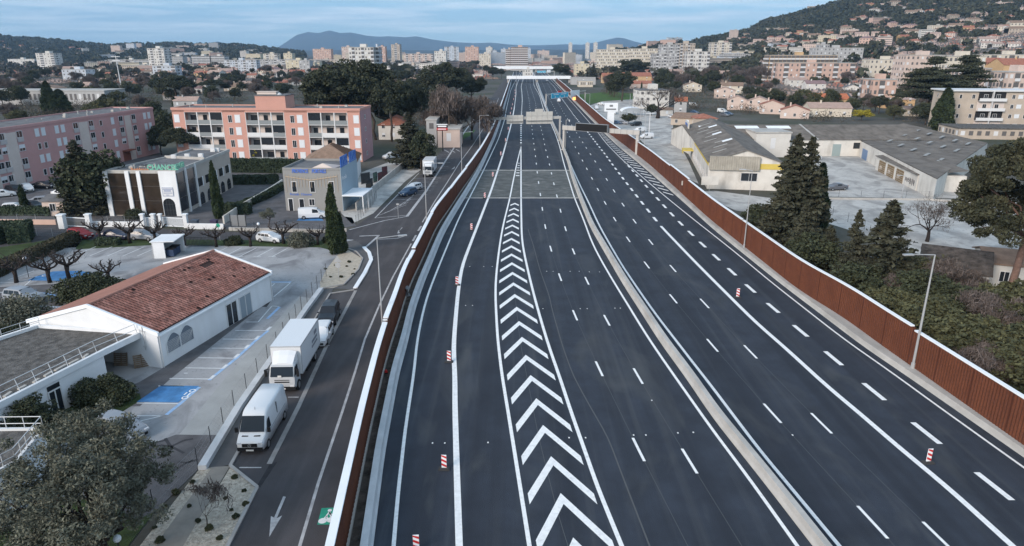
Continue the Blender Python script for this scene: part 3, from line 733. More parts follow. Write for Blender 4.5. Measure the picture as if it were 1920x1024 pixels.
def make_cedar(name, label, seed, H=16, R0=9.5):
    R = np.random.default_rng(seed); t = thing(name, label, 'tree'); mb = MB(); limb(mb, (0,0,-.1), (0.5,0,H*.95), .6, .1, R, 6, .02, 8); P = []
    for k in range(96):
        z = H*(.30+.68*R.random()); fr = (z/H-.30)/.68; L = R0*(1-.85*fr**1.3)*(.55+.5*R.random()); th = R.random()*2*pi
        tip = np.array([L*cos(th), L*sin(th), z+L*.06]); mb.path([(0.3*z/H,0,z-.4), tuple(tip*.5+np.array([0,0,.5*z-.1])), tuple(tip)], [.16,.1,.03], 5)
        m = int(900*L/R0)+80; u = .25+.8*R.random(m); q = np.stack([L*u*cos(th), L*u*sin(th), z+L*.06*u], 1)
        q += R.normal(size=(m,3))*np.array([.9+.07*L,.9+.07*L,.16]); P.append(q)
    mb.build('trunk', M_barkd, t, True); V, Q = leaf_quads(np.concatenate(P), .46, R, asp=1.4); np_mesh('crown', V, Q, M_pined, parent=t)
    return t
def grow(mb, R, p, d, L, r, depth, tips, spread=.5, up=.15, nseg=2, kids=(2,3), shrink=.72, nside=4):
    p = np.array(p, float); d = np.array(d, float)/np.linalg.norm(d)
    pts = [tuple(p)]; rs = [r]
    for i in range(nseg):
        d = d+R.normal(size=3)*.14+np.array([0,0,up*.3]); d /= np.linalg.norm(d); p = p+d*L/nseg; pts.append(tuple(p)); rs.append(r*(1-.4*(i+1)/nseg))
    mb.path(pts, rs, n=nside if depth > 0 else 3)
    if depth <= 0: tips.append((p, d)); return
    for k in range(R.integers(kids[0], kids[1]+1)):
        nd = d+R.normal(size=3)*spread+np.array([0,0,up]); grow(mb, R, p, nd, L*shrink*(.75+.5*R.random()), r*.6, depth-1, tips, spread, up, nseg, kids, shrink, nside)
def make_bare_tree(name, label, seed, H=8, depth=6, haze=0, hz=.22, spread=.5, tr=.2, bark=None, kids=(2,3), trunk=.24):
    R = np.random.default_rng(seed); t = thing(name, label, 'tree'); mb = MB(); tips = []
    mb.path([(0,0,-.1),(0.05,0,H*trunk*.5),(0,0.05,H*trunk)], [tr*1.2,tr,tr*.85], n=7)
    for k in range(4): grow(mb, R, (0,0,H*trunk*(.85+.05*k)), (R.normal()*.6,R.normal()*.6,1), H*.23, tr*.55, depth-1, tips, spread, .12, kids=kids)
    zm = max(p[2] for p, d in tips); s = H/zm*.97
    mb.v = [(x*s, y*s, z*s) for x, y, z in mb.v]
    mb.build('trunk', bark or M_bark, t)
    if haze:
        T = np.array([p*s for p, d in tips]); idx = R.integers(0, len(T), haze); P = T[idx]+R.normal(size=(haze,3))*H*.045
        V, Q = leaf_quads(P, hz, R, up=.6, asp=9.0); V = V.astype(np.float32)
        np_mesh('twigs', V, Q, M_brownt, parent=t)
    return t
def make_pollard(name, label, seed, H=3.6, bark=None):
    R = np.random.default_rng(seed); t = thing(name, label, 'tree'); mb = MB(); k0 = H*.45
    mb.path([(0,0,-.1),(.05,0,k0*.6),(0,.03,k0)], [.24,.19,.24], n=8)
    for k in range(6):
        a = k*pi/3+R.normal()*.3; L = 1.4+R.random()*.9; p = [(0,0,k0)]; ang = a
        for i in range(1, 6):
            u = i/5; ang += R.normal()*.16; p.append((L*u*cos(ang)+R.normal()*.06, L*u*sin(ang)+R.normal()*.06, k0+.25*sin(u*3)+u*u*(H-k0)*.72+R.normal()*.07))
        mb.path(p, [.15,.12,.11,.10,.11,.05], n=6)
        for j in range(3):
            b = p[2+j]; mb.path([b, (b[0]+R.normal()*.22, b[1]+R.normal()*.22, b[2]+.25+R.random()*.35), (b[0]+R.normal()*.4, b[1]+R.normal()*.4, b[2]+.45+R.random()*.5)], [.07,.05,.03], n=5)
    mb.build('trunk', bark or M_barkd, t, True)
    mb = MB()
    for k in range(46):
        a = R.random()*2*pi; L = .9+R.random()*1.2; z = k0+.5+R.random()*.8; x, y = L*cos(a), L*sin(a)
        mb.tube((x,y,z), (x+R.normal()*.25, y+R.normal()*.25, z+.4+R.random()*.7), .014, .005, 3, cap=False)
    mb.build('shoots', M_twig, t)
    return t
def make_shrub(name, label, seed, r=(1,1,.8), n=5000, ls=.14, lm=None, cat='shrub', ncl=26, cr=.42, parts=True):
    R = np.random.default_rng(seed); t = thing(name, label, cat)
    d = R.normal(size=(ncl,3)); d[:,2] = abs(d[:,2]); d /= np.linalg.norm(d,axis=1)[:,None]
    C = d*(.35+.5*R.random(ncl)**.6)[:,None]*np.array(r)+np.array([0,0,.12*r[2]])
    mb = MB()
    for i in range(min(8, ncl)): mb.tube((0,0,-.05), tuple(C[i]), .03, .012, 4)
    mb.build('stems', M_bark, t)
    P = clump_points(C, cr*min(r)*(.8+.5*R.random(ncl)), n//ncl, R, .9, .5); P[:,2] = np.abs(P[:,2])
    V, Q = leaf_quads(P, ls, R); np_mesh('foliage', V, Q, lm or M_ever, parent=t)
    return t
def hedge_obj(label, px, w, h, ls=.13, dens=60, lm=None, cat='hedge', z0=0):
    """clipped hedge following a traced ground line"""
    P = gp(px); R = np.random.default_rng(abs(hash(label)) % 9999 if False else len(label)*7+int(abs(P[0].x)*3)); pts = []
    for a, b in zip(P, P[1:]):
        L = (b-a).length; d = (b-a)/L; q = Vector((-d.y, d.x, 0)); n = int(dens*L*(w+2*h)*1.0)
        for _ in range(n):
            u = R.random()*L; k = R.random()*(w+2*h); e = R.normal()*.05
            if k < w: o, zz_ = k-w/2, h+e
            elif k < w+h: o, zz_ = -w/2+e, (k-w)
            else: o, zz_ = w/2+e, (k-w-h)
            p = a+d*u+q*o; pts.append((p.x, p.y, zz_+z0+.08*math.sin(p.x*2.1)*math.cos(p.y*1.7)))
        for s_ in (0, L):
            for _ in range(int(dens*w*h)):
                p = a+d*s_+q*((R.random()-.5)*w); pts.append((p.x, p.y, z0+R.random()*h))
    V, Q = leaf_quads(np.array(pts), ls, R)
    core = MB()
    for i, (a, b) in enumerate(zip(P, P[1:])):
        d = (b-a).normalized(); q = Vector((-d.y, d.x, 0))*(w/2-.08)
        core.prism([(a-q)[:2], (b-q)[:2], (b+q)[:2], (a+q)[:2]], z0-.02, z0+h-.08-.002*i)
    n0 = len(core.v); VV = np.concatenate([np.array(core.v), V]); QQ = np.concatenate([np.array([f for f in core.f if len(f) == 4]), Q+n0])
    c = P[len(P)//2]
    o = np_mesh('hedge', VV, QQ, lm or M_hedge); return tag(o, label, cat)
# -------- prototypes
TREES = {
 'pine': [Proto(make_crown_tree('pine_tree','dark pine','tree',s,H=12,tr=.28,trunk_h=.5,crown=(4.4,4.2,3.4),cz=.68,nclump=64,cr=1.15,nleaf=150,ls=.30,lm=M_pined,bark=M_bark,flat=.65,lobes=5)) for s in (1,2,3)],
 'stone': [Proto(make_umbrella_pine('stone_pine','umbrella pine','tree',s)) for s in (11,12)],
 'cypress': [Proto(make_column_tree('cypress_tree','cypress','tree',s)) for s in (21,22)],
 'conifer': [Proto(make_conifer('conifer_tree','conifer','tree',s)) for s in (31,32,33)],
 'round': [Proto(make_crown_tree('evergreen_tree','evergreen tree','tree',s,H=8,tr=.2,trunk_h=.35,crown=(3.2,3.1,2.9),cz=.58,nclump=60,cr=.95,nleaf=110,ls=.27,lm=M_ever,lobes=4)) for s in (41,42,43)],
 'brown': [Proto(make_bare_tree('bare_tree','bare tree',s,H=9,depth=5,haze=9500,hz=.10,spread=.55)) for s in (51,52,53)],
 'bare': [Proto(make_bare_tree('bare_tree','bare tree',s,H=8,depth=7,haze=1600,hz=.05,spread=.42,tr=.3,bark=M_barkd)) for s in (61,62)],
 'pollard': [Proto(make_pollard('pollarded_tree','pollarded plane tree',s)) for s in (71,72,73)],
 'yellow': [Proto(make_crown_tree('yellow_tree','yellow flowering tree','tree',81,H=5,tr=.12,trunk_h=.3,crown=(2.6,2.4,1.7),cz=.62,nclump=40,cr=.7,nleaf=90,ls=.2,lm=M_bright))],
 'olive': [Proto(make_crown_tree('olive_tree','small grey olive tree','tree',s,H=5,tr=.14,trunk_h=.4,crown=(1.9,1.9,1.4),cz=.7,nclump=36,cr=.55,nleaf=110,ls=.13,lm=M_olive)) for s in (85,)],
 'green': [Proto(make_crown_tree('green_tree','bushy green tree','tree',s,H=7,tr=.18,trunk_h=.3,crown=(3.0,2.9,2.6),cz=.58,nclump=60,cr=.85,nleaf=120,ls=.24,lm=M_bushy,lobes=4)) for s in (87,88)],
 'shrub': [Proto(make_shrub('shrub','dark shrub',s)) for s in (91,92)],
 'gshrub': [Proto(make_shrub('shrub','green shrub',s,lm=M_bushy)) for s in (95,)],
}
TH = {'pine':12,'stone':9,'cypress':10,'conifer':10,'round':8,'brown':9,'bare':8,'pollard':3.6,'yellow':5,'olive':5,'green':7,'shrub':1.2,'gshrub':1.2}
_tr = random.Random(77)
def plant(kind, bx, by, ty, label, w=1.0, v=None, group=None, h=None, z=0.0, rz=None):
    """a tree whose foot is at (bx, by) in the photograph and whose top reaches row ty"""
    g = G(bx, by, z); H = (HT(bx, by, ty, z)-z) if h is None else h
    if g.x > 25 and g.y < 160: g.x = max(g.x, LW.x(g.y)+.8+{'conifer':.24,'cypress':.08,'round':.38,'green':.4}.get(kind, .3)*H*w)
    L = TREES[kind]; p = L[(v if v is not None else _tr.randrange(len(L))) % len(L)]; s = H/TH[kind]
    return p.put((g.x, g.y, z), _tr.random()*6.28 if rz is None else rz, label, group, (s*w, s*w, s))
# ============================================================ vehicles
def paint(name, c, rough=.3): return mat(name, c, rough, metal=0.0, spec=.5)
P_COL = {'white': paint('white_car_paint', (.62,.64,.66)), 'black': paint('black_car_paint', (.012,.013,.017)), 'silver': paint('silver_car_paint', (.24,.26,.29)),
 'red': paint('red_car_paint', (.22,.012,.012)), 'blue': paint('blue_car_paint', (.035,.07,.13)), 'grey': paint('grey_car_paint', (.10,.105,.12)), 'navy': paint('navy_car_paint', (.02,.022,.05))}
M_tyre = mat('tyre_rubber', (.015,.015,.016), .85); M_rim = mat('wheel_rim', (.30,.31,.32), .4, metal=.5)
M_cglass = mat('car_glass', (.012,.016,.021), .12, spec=.35); M_lamp = mat('lamp_glass', (.55,.57,.6), .2); M_tail = mat('tail_lamp', (.30,.01,.01), .3)
M_plate = mat('number_plate', (.6,.6,.58), .5)
def loft(mb, secs, mi=0, caps=True):
    n = len(secs[0]); base_ = len(mb.v)
    for s in secs: mb.v.extend([tuple(p) for p in s])
    for k in range(len(secs)-1):
        for i in range(n):
            j = (i+1) % n; mb.f.append((base_+k*n+i, base_+k*n+j, base_+(k+1)*n+j, base_+(k+1)*n+i)); mb.m.append(mi)
    if caps:
        mb.f.append(tuple(range(base_, base_+n))[::-1]); mb.m.append(mi); mb.f.append(tuple(range(base_+(len(secs)-1)*n, base_+len(secs)*n))); mb.m.append(mi)
def body_sec(x, w, zb, zw, zr, wr, ch=.06):
    """cross-section at x: sill, waist, shoulder, roof"""
    return [(x,-w*.88,zb),(x,-w,zb+.14),(x,-w,zw-.12),(x,-w*.96,zw),(x,-wr,zr-ch*.8),(x,-wr+ch*1.6,zr),(x,0,zr+.02),(x,wr-ch*1.6,zr),(x,wr,zr-ch*.8),(x,w*.96,zw),(x,w,zw-.12),(x,w,zb+.14),(x,w*.88,zb)]
def wheel_obj(parent, x, y, r=.32, w=.2):
    if ('wheel', r) not in MATS:
        mb = MB(); mb.tube((0,-w/2,0),(0,w/2,0), r, r, 16); tm = mb; me = tm
        o = mb.build('wheel', M_tyre, parent, True)
        m2 = MB(); m2.tube((0,-w/2-.012,0),(0,w/2+.012,0), r*.62, r*.62, 12); q = m2.build('rim', M_rim, o)
        MATS[('wheel', r)] = (o.data, q.data); o.location = (x, y, r); return o
    a, b = MATS[('wheel', r)]
    o = bpy.data.objects.new('wheel', a); COL.objects.link(o); o.parent = parent; o.location = (x, y, r)
    q = bpy.data.objects.new('rim', b); COL.objects.link(q); q.parent = o
    return o
def make_car(name, label, col, kind='hatch', cat='car'):
    """front of the car faces +x; length along x, centred on the origin"""
    t = thing(name, label, cat)
    spec = {'hatch': dict(L=4.0, W=.86, H=1.46, hood=.92, prof=[(-2.0,.62,.95),(-1.93,.98,1.0),(-1.72,1.42,1.02),(-.9,1.46,.95),(.1,1.44,.93),(.95,.98,.92),(1.72,.82,.82),(1.97,.62,.6),(2.0,.5,.5)]),
            'sedan': dict(L=4.6, W=.89, H=1.43, prof=[(-2.3,.62,.62),(-2.25,.95,.92),(-1.55,1.02,.97),(-.85,1.38,.93),(.1,1.42,.92),(1.05,.98,.92),(2.0,.80,.80),(2.27,.58,.56),(2.3,.5,.5)]),
            'suv': dict(L=4.5, W=.92, H=1.68, prof=[(-2.25,.7,.7),(-2.2,1.12,1.05),(-1.95,1.6,1.1),(-.9,1.68,1.06),(.2,1.65,1.04),(.95,1.12,1.05),(1.85,.98,.95),(2.2,.75,.72),(2.25,.6,.6)]),
            'van': dict(L=4.6, W=.93, H=1.85, prof=[(-2.3,.8,.8),(-2.28,1.80,1.1),(-1.2,1.85,1.05),(.3,1.84,1.05),(.8,1.72,1.05),(1.35,1.12,1.05),(2.1,.95,.9),(2.28,.7,.68),(2.3,.6,.6)])}[kind]
    W = spec['W']; mb = MB(); secs = []
    for (x, zr, zw) in spec['prof']:
        zr = max(zr, zw+.012) if zr > zw else zw+.012; cab = min(1, max(0, (zr-zw)/.35)); nose = 1-.12*max(0, abs(x)/(spec['L']/2)-.72)/.28
        secs.append(body_sec(x, W*nose, .22, zw, zr, W*nose*(.93-.17*cab)))
    loft(mb, secs); mb.build('body', P_COL[col], t)
    # window band: side panes, windscreen and rear pane, each just proud of the body
    pr = [p for p in spec['prof'] if p[1] > p[2]+.2]
    def yat(x, z, p0, p1):
        return 0
    xs = [p[0] for p in spec['prof']]; zr_ = [p[1] for p in spec['prof']]; zw_ = [p[2] for p in spec['prof']]
    f = lambda x, A: float(np.interp(x, xs, A))
    i0 = [i for i, p in enumerate(spec['prof']) if p[1] > p[2]+.2]; xa, xb = spec['prof'][i0[0]][0], spec['prof'][i0[-1]][0]; xe = spec['prof'][i0[-1]+1][0]
    glass = MB()
    for s in (-1, 1):
        def P(x, u):
            zw, zr = f(x, zw_), max(f(x, zr_), f(x, zw_)+.01); cab = min(1, max(0, (zr-zw)/.35)); wr = W*(.93-.17*cab)
            zlo, zhi = zw+.03, zr-.13; z = zlo+(zhi-zlo)*u; k = (z-zw)/max(.05, zr-.05-zw); return (x, s*((W*.96)*(1-k)+wr*k+.012), z)
        xr = xa+.12
        parts = [(xr, xr+(xb-xr)*.30), (xr+(xb-xr)*.34, xr+(xb-xr)*.68), (xr+(xb-xr)*.72, xb+.12)] if kind != 'van' else [(.0,.95)]
        for (a, b) in parts:
            top_b = min(b, xb); glass.face([P(a,0), P(b+.12 if b > xb-.05 else b, 0), P(top_b,1), P(a,1)])
    zt = f(xb, zr_); w0 = W*.70
    glass.face([(xe-.10, -W*.80, f(xe, zw_)+.06),(xe-.10, W*.80, f(xe, zw_)+.06),(xb+.05, w0, zt-.02),(xb+.05, -w0, zt-.02)])
    j = i0[0]; xrr = spec['prof'][j-1][0]
    glass.face([(xrr-.01+ (.06 if kind=='sedan' else 0), -W*.78, f(xrr, zw_)+.10),(xa-.02, -w0, f(xa, zr_)-.10),(xa-.02, w0, f(xa, zr_)-.10),(xrr-.01+(.06 if kind=='sedan' else 0), W*.78, f(xrr, zw_)+.10)])
    glass.build('window', M_cglass, t)
    hl = spec['L']/2; rw = .34 if kind in ('suv','van') else .31
    for x in (-hl*.62, hl*.62):
        for s in (-1, 1): wheel_obj(t, x, s*(W-.09), rw)
    for s in (-1, 1):
        m = MB(); m.cbox((hl-.07, s*W*.66, .66), .14, .34, .13); m.build('headlight', M_lamp, t)
        m = MB(); m.cbox((-hl+.05, s*W*.74, .84), .12, .2, .2); m.build('tail_light', M_tail, t)
        m = MB(); m.cbox((xe-.35, s*(W+.09), f(xe-.35, zw_)+.08), .14, .16, .11); m.build('mirror', P_COL[col], t)
    m = MB(); m.cbox((hl-.03, 0, .40), .12, W*1.3, .2); m.build('grille', M_black, t)
    m = MB(); m.cbox((hl+.035, 0, .42), .02, .5, .11); m.build('number_plate', M_plate, t)
    return t
CARS = {}
def car(col, kind, px, py, heading_px, label, name='parked_car', cat='car', group=None, z=0):
    """car standing at (px, py), its front turned towards the ground point heading_px"""
    g, h = G(px, py, z), G(*heading_px, z); rz = atan2(h.y-g.y, h.x-g.x); key = (col, kind, name)
    if key not in CARS: CARS[key] = Proto(make_car(name, label, col, kind, cat))
    return CARS[key].put((g.x, g.y, z), rz, label, group)

def make_big_van(label):
    t = thing('delivery_van', label, 'van'); mb = MB(); W = .98
    prof = [(-3.0,.4,2.52),(-2.96,.36,2.62),(-2.0,.36,2.68),(.6,.36,2.68),(1.25,.36,2.60),(1.62,.36,2.30)]
    secs = []
    def sec(x, zr, wr, zw=1.25, w=W, zb=.38): return [(x,-w,zb),(x,-w,zw),(x,-wr,zr-.22),(x,-wr+.05,zr-.08),(x,-wr+.18,zr),(x,0,zr+.02),(x,wr-.18,zr),(x,wr-.05,zr-.08),(x,wr,zr-.22),(x,w,zw),(x,w,zb)]
    for x, zr, wr in ((-3.0,2.46,.84),(-2.94,2.60,.87),(-1.5,2.66,.88),(.7,2.66,.88),(1.15,2.60,.87),(1.42,2.42,.85)): secs.append(sec(x, zr, wr))
    secs.append([(2.14,-W,.38),(2.14,-W,1.22),(2.14,-.94,1.26),(2.14,-.9,1.29),(2.14,-.8,1.32),(2.14,0,1.34),(2.14,.8,1.32),(2.14,.9,1.29),(2.14,.94,1.26),(2.14,W,1.22),(2.14,W,.38)])
    secs.append([(2.72,-.92,.40),(2.72,-.92,.98),(2.72,-.88,1.05),(2.72,-.84,1.08),(2.72,-.7,1.10),(2.72,0,1.13),(2.72,.7,1.10),(2.72,.84,1.08),(2.72,.88,1.05),(2.72,.92,.98),(2.72,.92,.40)])
    secs.append([(2.88,-.84,.42),(2.88,-.84,.85),(2.88,-.8,.9),(2.88,-.7,.93),(2.88,-.6,.94),(2.88,0,.96),(2.88,.6,.94),(2.88,.7,.93),(2.88,.8,.9),(2.88,.84,.85),(2.88,.84,.42)])
    loft(mb, secs); mb.build('body', P_COL['white'], t, True)
    g = MB(); g.face([(2.15,-.86,1.43),(2.15,.86,1.43),(1.53,.78,2.36),(1.53,-.78,2.36)]); g.build('windscreen', M_cglass, t)
    for s in (-1, 1):
        g = MB(); g.face([(1.05,s*1.0,1.32),(1.95,s*1.0,1.30),(1.62,s*.94,1.9),(1.45,s*.93,2.06),(1.05,s*.92,2.06)]); g.build('side_window', M_cglass, t)
        m = MB(); m.cbox((1.98, s*1.14, 1.5), .14, .2, .34); m.build('mirror', M_black, t)
        m = MB(); m.face([(2.44,s*.90,1.02),(2.78,s*.86,.90),(2.90,s*.66,.92),(2.80,s*.60,1.03),(2.72,s*.84,1.10)]); m.cbox((2.80,s*.73,.93), .16, .3, .12); m.build('headlight', M_lamp, t)
        m = MB(); m.cbox((2.36, s*.42, 1.245), .16, .44, .03); m.build('bonnet_vent', M_black, t)
        m = MB(); m.cbox((-.5, s*.985, 1.15), 4.1, .012, .03); m.cbox((-.55, s*.95, 1.9), .02, .12, .9) ; m.build('door_seam', M_mgrey, t)
    m = MB(); m.cbox((2.885,0,.50), .10, 1.74, .26); m.cbox((2.89,0,.80), .05, 1.05, .26); m.build('bumper', M_black, t)
    m = MB()
    for k in range(14):
        a, b = 2*pi*k/14, 2*pi*(k+1)/14; m.tube((2.93, .11*cos(a), .80+.11*sin(a)), (2.93, .11*cos(b), .80+.11*sin(b)), .012, n=4)
    for k in range(3): m.tube((2.93,0,.80), (2.93, .11*sin(2*pi*k/3), .80+.11*cos(2*pi*k/3)), .010, n=4)
    m.build('emblem', M_metal, t)
    m = MB(); m.cbox((2.95,0,.44), .02, .52, .11); m.build('number_plate', M_plate, t)
    m = MB(); m.tube((1.1,0,2.6),(1.05,0,2.82), .02, .01, 5); m.build('aerial', M_black, t)
    m = MB(); m.cbox((-.2,0,.36), 5.2, 1.9, .12); m.build('underbody', M_black, t)
    for x in (-2.05, 1.95):
        for s in (-1, 1): wheel_obj(t, x, s*.88, .36, .24)
    return t
def make_lorry(label, boxL=6.2, W=1.25, name='box_lorry', hc=3.55, curve=False):
    t = thing(name, label, 'lorry'); x0 = -boxL/2-1.0; x1 = x0+boxL
    m = MB(); m.box(x0, x1, -W, W, 1.02, hc)
    m.build('cargo_box', P_COL['white'], t)
    m = MB()
    for s in (-1, 1):
        for z in (1.02, hc): m.cbox(((x0+x1)/2, s*(W+.005), z-(.05 if z > 2 else -.05)), boxL, .03, .10)
        for x in (x0, x1): m.cbox((x+(.03 if x < 0 else -.03), s*(W+.004), (hc+1.02)/2), .08, .028, hc-1.2)
    for x in (x0-.003, x1+.003): m.cbox((x, 0, hc-.05), .02, W*2, .09)
    m.build('box_trim', M_metal, t)
    # cab
    m = MB(); cx0, cx1 = x1+.12, x1+1.75
    secs = []
    for x, zt, w in ((cx0,2.42,1.06),(cx0+.9,2.46,1.06),(cx0+1.2,2.36,1.05),(cx0+1.55,1.55,1.04),(cx0+1.63,1.0,1.03),(cx0+1.60,.55,1.0)):
        secs.append([(x,-w,.55 if zt > .6 else .5),(x,-w,min(1.5,zt-.03)),(x,-w+.06,zt-.08),(x,-w+.16,zt),(x,w-.16,zt),(x,w-.06,zt-.08),(x,w,min(1.5,zt-.03)),(x,w,.55 if zt > .6 else .5)])
    loft(m, secs); m.build('cab', mat('pale_grey_cab_paint', (.42,.44,.46), .35, spec=.5), t, False)
    g = MB(); g.face([(cx0+1.575,-.93,1.56),(cx0+1.575,.93,1.56),(cx0+1.245,.90,2.32),(cx0+1.245,-.90,2.32)]); g.build('windscreen', M_cglass, t)
    g = MB()
    g.cbox((cx0+1.64,-.15,1.64), .02, .3, .16); g.build('dashboard_card', M_plate, t)
    for s in (-1, 1):
        g = MB(); g.face([(cx0+.45,s*1.068,1.55),(cx0+1.45,s*1.055,1.55),(cx0+1.2,s*1.02,2.25),(cx0+.45,s*1.03,2.25)]); g.build('side_window', M_cglass, t)
        m = MB(); m.cbox((cx0+1.45,s*1.3,1.85), .12, .2, .62); m.cbox((cx0+1.4,s*1.17,2.2), .05, .25, .04); m.build('mirror', M_black, t)
        m = MB(); m.cbox((cx0+1.62,s*.8,.78), .08, .34, .15); m.build('headlight', M_lamp, t)
    m = MB(); m.cbox((cx0+1.60,0,.56), .16, 2.1, .28); m.cbox((cx0+1.645,0,1.12), .02, 1.2, .1); m.cbox((cx0+1.645,0,1.3), .02, 1.2, .05); m.build('bumper', M_black, t)
    m = MB(); m.cbox((cx0+1.695,0,.55), .02, .52, .11); m.build('number_plate', M_plate, t)
    # wind deflector
    m = MB(); secs = []
    for x, z, w in ((cx0+.02,3.28,1.0),(cx0+.45,3.05,.96),(cx0+1.05,2.55,.86)):
        secs.append([(x,-w,2.40),(x,-w*.95,z-.1),(x,-w*.4,z),(x,w*.4,z),(x,w*.95,z-.1),(x,w,2.40)])
    loft(m, secs); m.build('wind_deflector', P_COL['white'], t)
    m = MB(); m.box(x0+.1, cx1-.4, -.42, .42, .62, .98); m.cbox((0,-.95,.72), 1.4, .5, .45); m.cbox((0,.95,.72), 1.1, .5, .45); m.cbox((x0+.1,0,.6), .1, 2.2, .18); m.build('chassis', M_black, t)
    for x in (x0+1.5, cx0+.75):
        for s in (-1, 1): wheel_obj(t, x, s*.98, .46, .3)
    m = MB()                                    # grey lettering blocks on the left flank
    rr = random.Random(3)
    for row, (z, n, s_) in enumerate(((2.85,3,.34),(2.35,7,.26),(1.95,8,.20))):
        x = x0+.9
        for k in range(n):
            w = s_*(.5+.4*rr.random()); m.cbox((x+w/2, W+.012, z), w, .012, s_); m.cbox((x+w/2, -W-.012, z), w, .012, s_); x += w+.10
    m.build('side_lettering', mat('grey_lettering', (.16,.17,.20), .6), t)
    return t
# ============================================================ hills, mountains, haze
def px_dir(px, py): d = ray(px, py); return d.x/d.y, (d.z)/d.y
def lerp(px, T): return float(np.interp(px, [a for a, b in T], [b for a, b in T]))
SIL_R = [(1180,97),(1215,88),(1240,84),(1262,80),(1285,84),(1310,78),(1340,71),(1372,66),(1400,60),(1430,43),(1470,34),(1500,25),(1535,15),(1560,8),(1580,2),(1620,-8),(1700,-26),(1800,-42),(1920,-60),(2100,-80),(2500,-90),(3400,-40)]
def hill_r(px, D):
    """height of the right hill along the bearing of column px at forward distance D"""
    Df = float(np.interp(px, [1150,1400,1700,1920,2500], [1250,1000,760,640,560])); Dr = float(np.interp(px, [1150,1450,1920,2500,3400], [1700,1750,1700,1500,1400]))
    ap = 20*float(np.interp(px, [1250,1450], [0,1])); D0 = Df-330
    if D <= D0: return 0.0
    a = min(1, (D-D0)/330); a = ap*a*a*(3-2*a)
    if D <= Df: return a
    _, k = px_dir(px, lerp(px, SIL_R)); zr = CAMH+Dr*k-ap; t = (D-Df)/(Dr-Df)
    if t <= 1: z = a+zr*(.55*t+.45*t*t)
    else: z = a+zr*(1-.5*(t-1))
    n = mnoise.noise(Vector((px*.012, D*.006, 3.1)))*7+mnoise.noise(Vector((px*.04, D*.02, 1.7)))*2.2
    return max(0, z+n*min(1, t*2.5)*(1 if t < .93 else .3))
SIL_L = [(-700,40),(-300,50),(0,68),(60,74),(120,79),(180,85),(210,88),(260,85),(330,84),(400,86),(450,88),(500,92),(530,97),(560,99)]
def hill_l(px, D):
    Df, Dr = 1500., 2600.
    if D <= Df: return 0.0
    _, k = px_dir(px, lerp(px, SIL_L)); zr = CAMH+Dr*k; t = (D-Df)/(Dr-Df)
    z = zr*(.7*t+.3*t*t) if t <= 1 else zr*(1-.6*(t-1))
    n = mnoise.noise(Vector((px*.015, D*.004, 9.1)))*9+mnoise.noise(Vector((px*.06, D*.01, 4.7)))*3
    return max(0, z+n*min(1, t*2)*(1 if t < .93 else .3))
def polar_terrain(name, f, px0, px1, dpx, D0, D1, nD, m):
    xs = np.arange(px0, px1+1, dpx); Ds = np.linspace(D0, D1, nD); V = []
    for px in xs:
        kx, _ = px_dir(px, 96)
        for D in Ds: V.append((kx*D, D, f(px, D)-.2))
    n = nD; Q = [(i*n+j, (i+1)*n+j, (i+1)*n+j+1, i*n+j+1) for i in range(len(xs)-1) for j in range(n-1)]
    o = np_mesh(name, V, Q, m); o.data.polygons.foreach_set('use_smooth', [True]*len(Q)); return struct(o)
M_hill = mat('wooded_slope', (.020,.027,.016), .95, .5, .02, col2=(.042,.046,.030), bump=.8, bscale=.15)
polar_terrain('hill', hill_r, 1150, 3400, 14, 330, 2300, 110, M_hill)
polar_terrain('hill', hill_l, -700, 570, 14, 1400, 3400, 70, M_hill)
M_mtn = mat('mountain_slope', (.022,.030,.034), .95, .6, .0018, col2=(.045,.052,.05), bump=1.0, bscale=.01)
def mountain(name, sil, D, depth, label=None):
    V = []; xs = np.arange(sil[0][0], sil[-1][0]+1, 5); us = np.linspace(0, 1, 14)
    for px in xs:
        kx, _ = px_dir(px, 96); _, k = px_dir(px, lerp(px, sil)); zr = CAMH+D*k
        for u in us:
            d = D-depth*(1-u); rid = 1+.22*mnoise.noise(Vector((px*.03, u*3, 1.3)))*(1-u)
            V.append((kx*d, d, max(-2, zr*u**1.25*rid)))
        V.append((kx*(D+depth*.7), D+depth*.7, -3))
    n = len(us)+1; Q = [(i*n+j, (i+1)*n+j, (i+1)*n+j+1, i*n+j+1) for i in range(len(xs)-1) for j in range(n-1)]
    o = np_mesh(name, V, Q, M_mtn); o.data.polygons.foreach_set('use_smooth', [True]*len(Q)); return struct(o)
mountain('mountain', [(500,98),(520,90),(540,78),(558,66),(580,60),(600,62),(621,57),(640,62),(660,61),(690,67),(712,69),(730,68),(760,70),(782,68),(810,74),(850,79),(890,81),(920,80),(950,83),(975,85),(1010,85),(1040,84),(1062,83),(1090,84),(1120,79),(1140,74),(1155,70.5),(1168,71.5),(1185,77),(1215,84),(1260,92),(1330,98)], 12000, 2500)
mountain('mountain', [(380,90),(396,80),(410,78),(425,81),(450,86),(500,95)], 7000, 1200)
mountain('mountain', [(-400,98),(300,95),(400,96),(560,95),(700,93),(850,95),(1000,93),(1200,93),(1400,96)], 6500, 1500)
def on_hill(f, px, py):
    kx, k = px_dir(px, py); D = 700.0
    while D < 3000:
        z = CAMH+D*k
        if f(px, D) >= z and f(px, D) > .2: return Vector((kx*D, D, f(px, D)))
        D += 4 if D < 1800 else 8
    return None
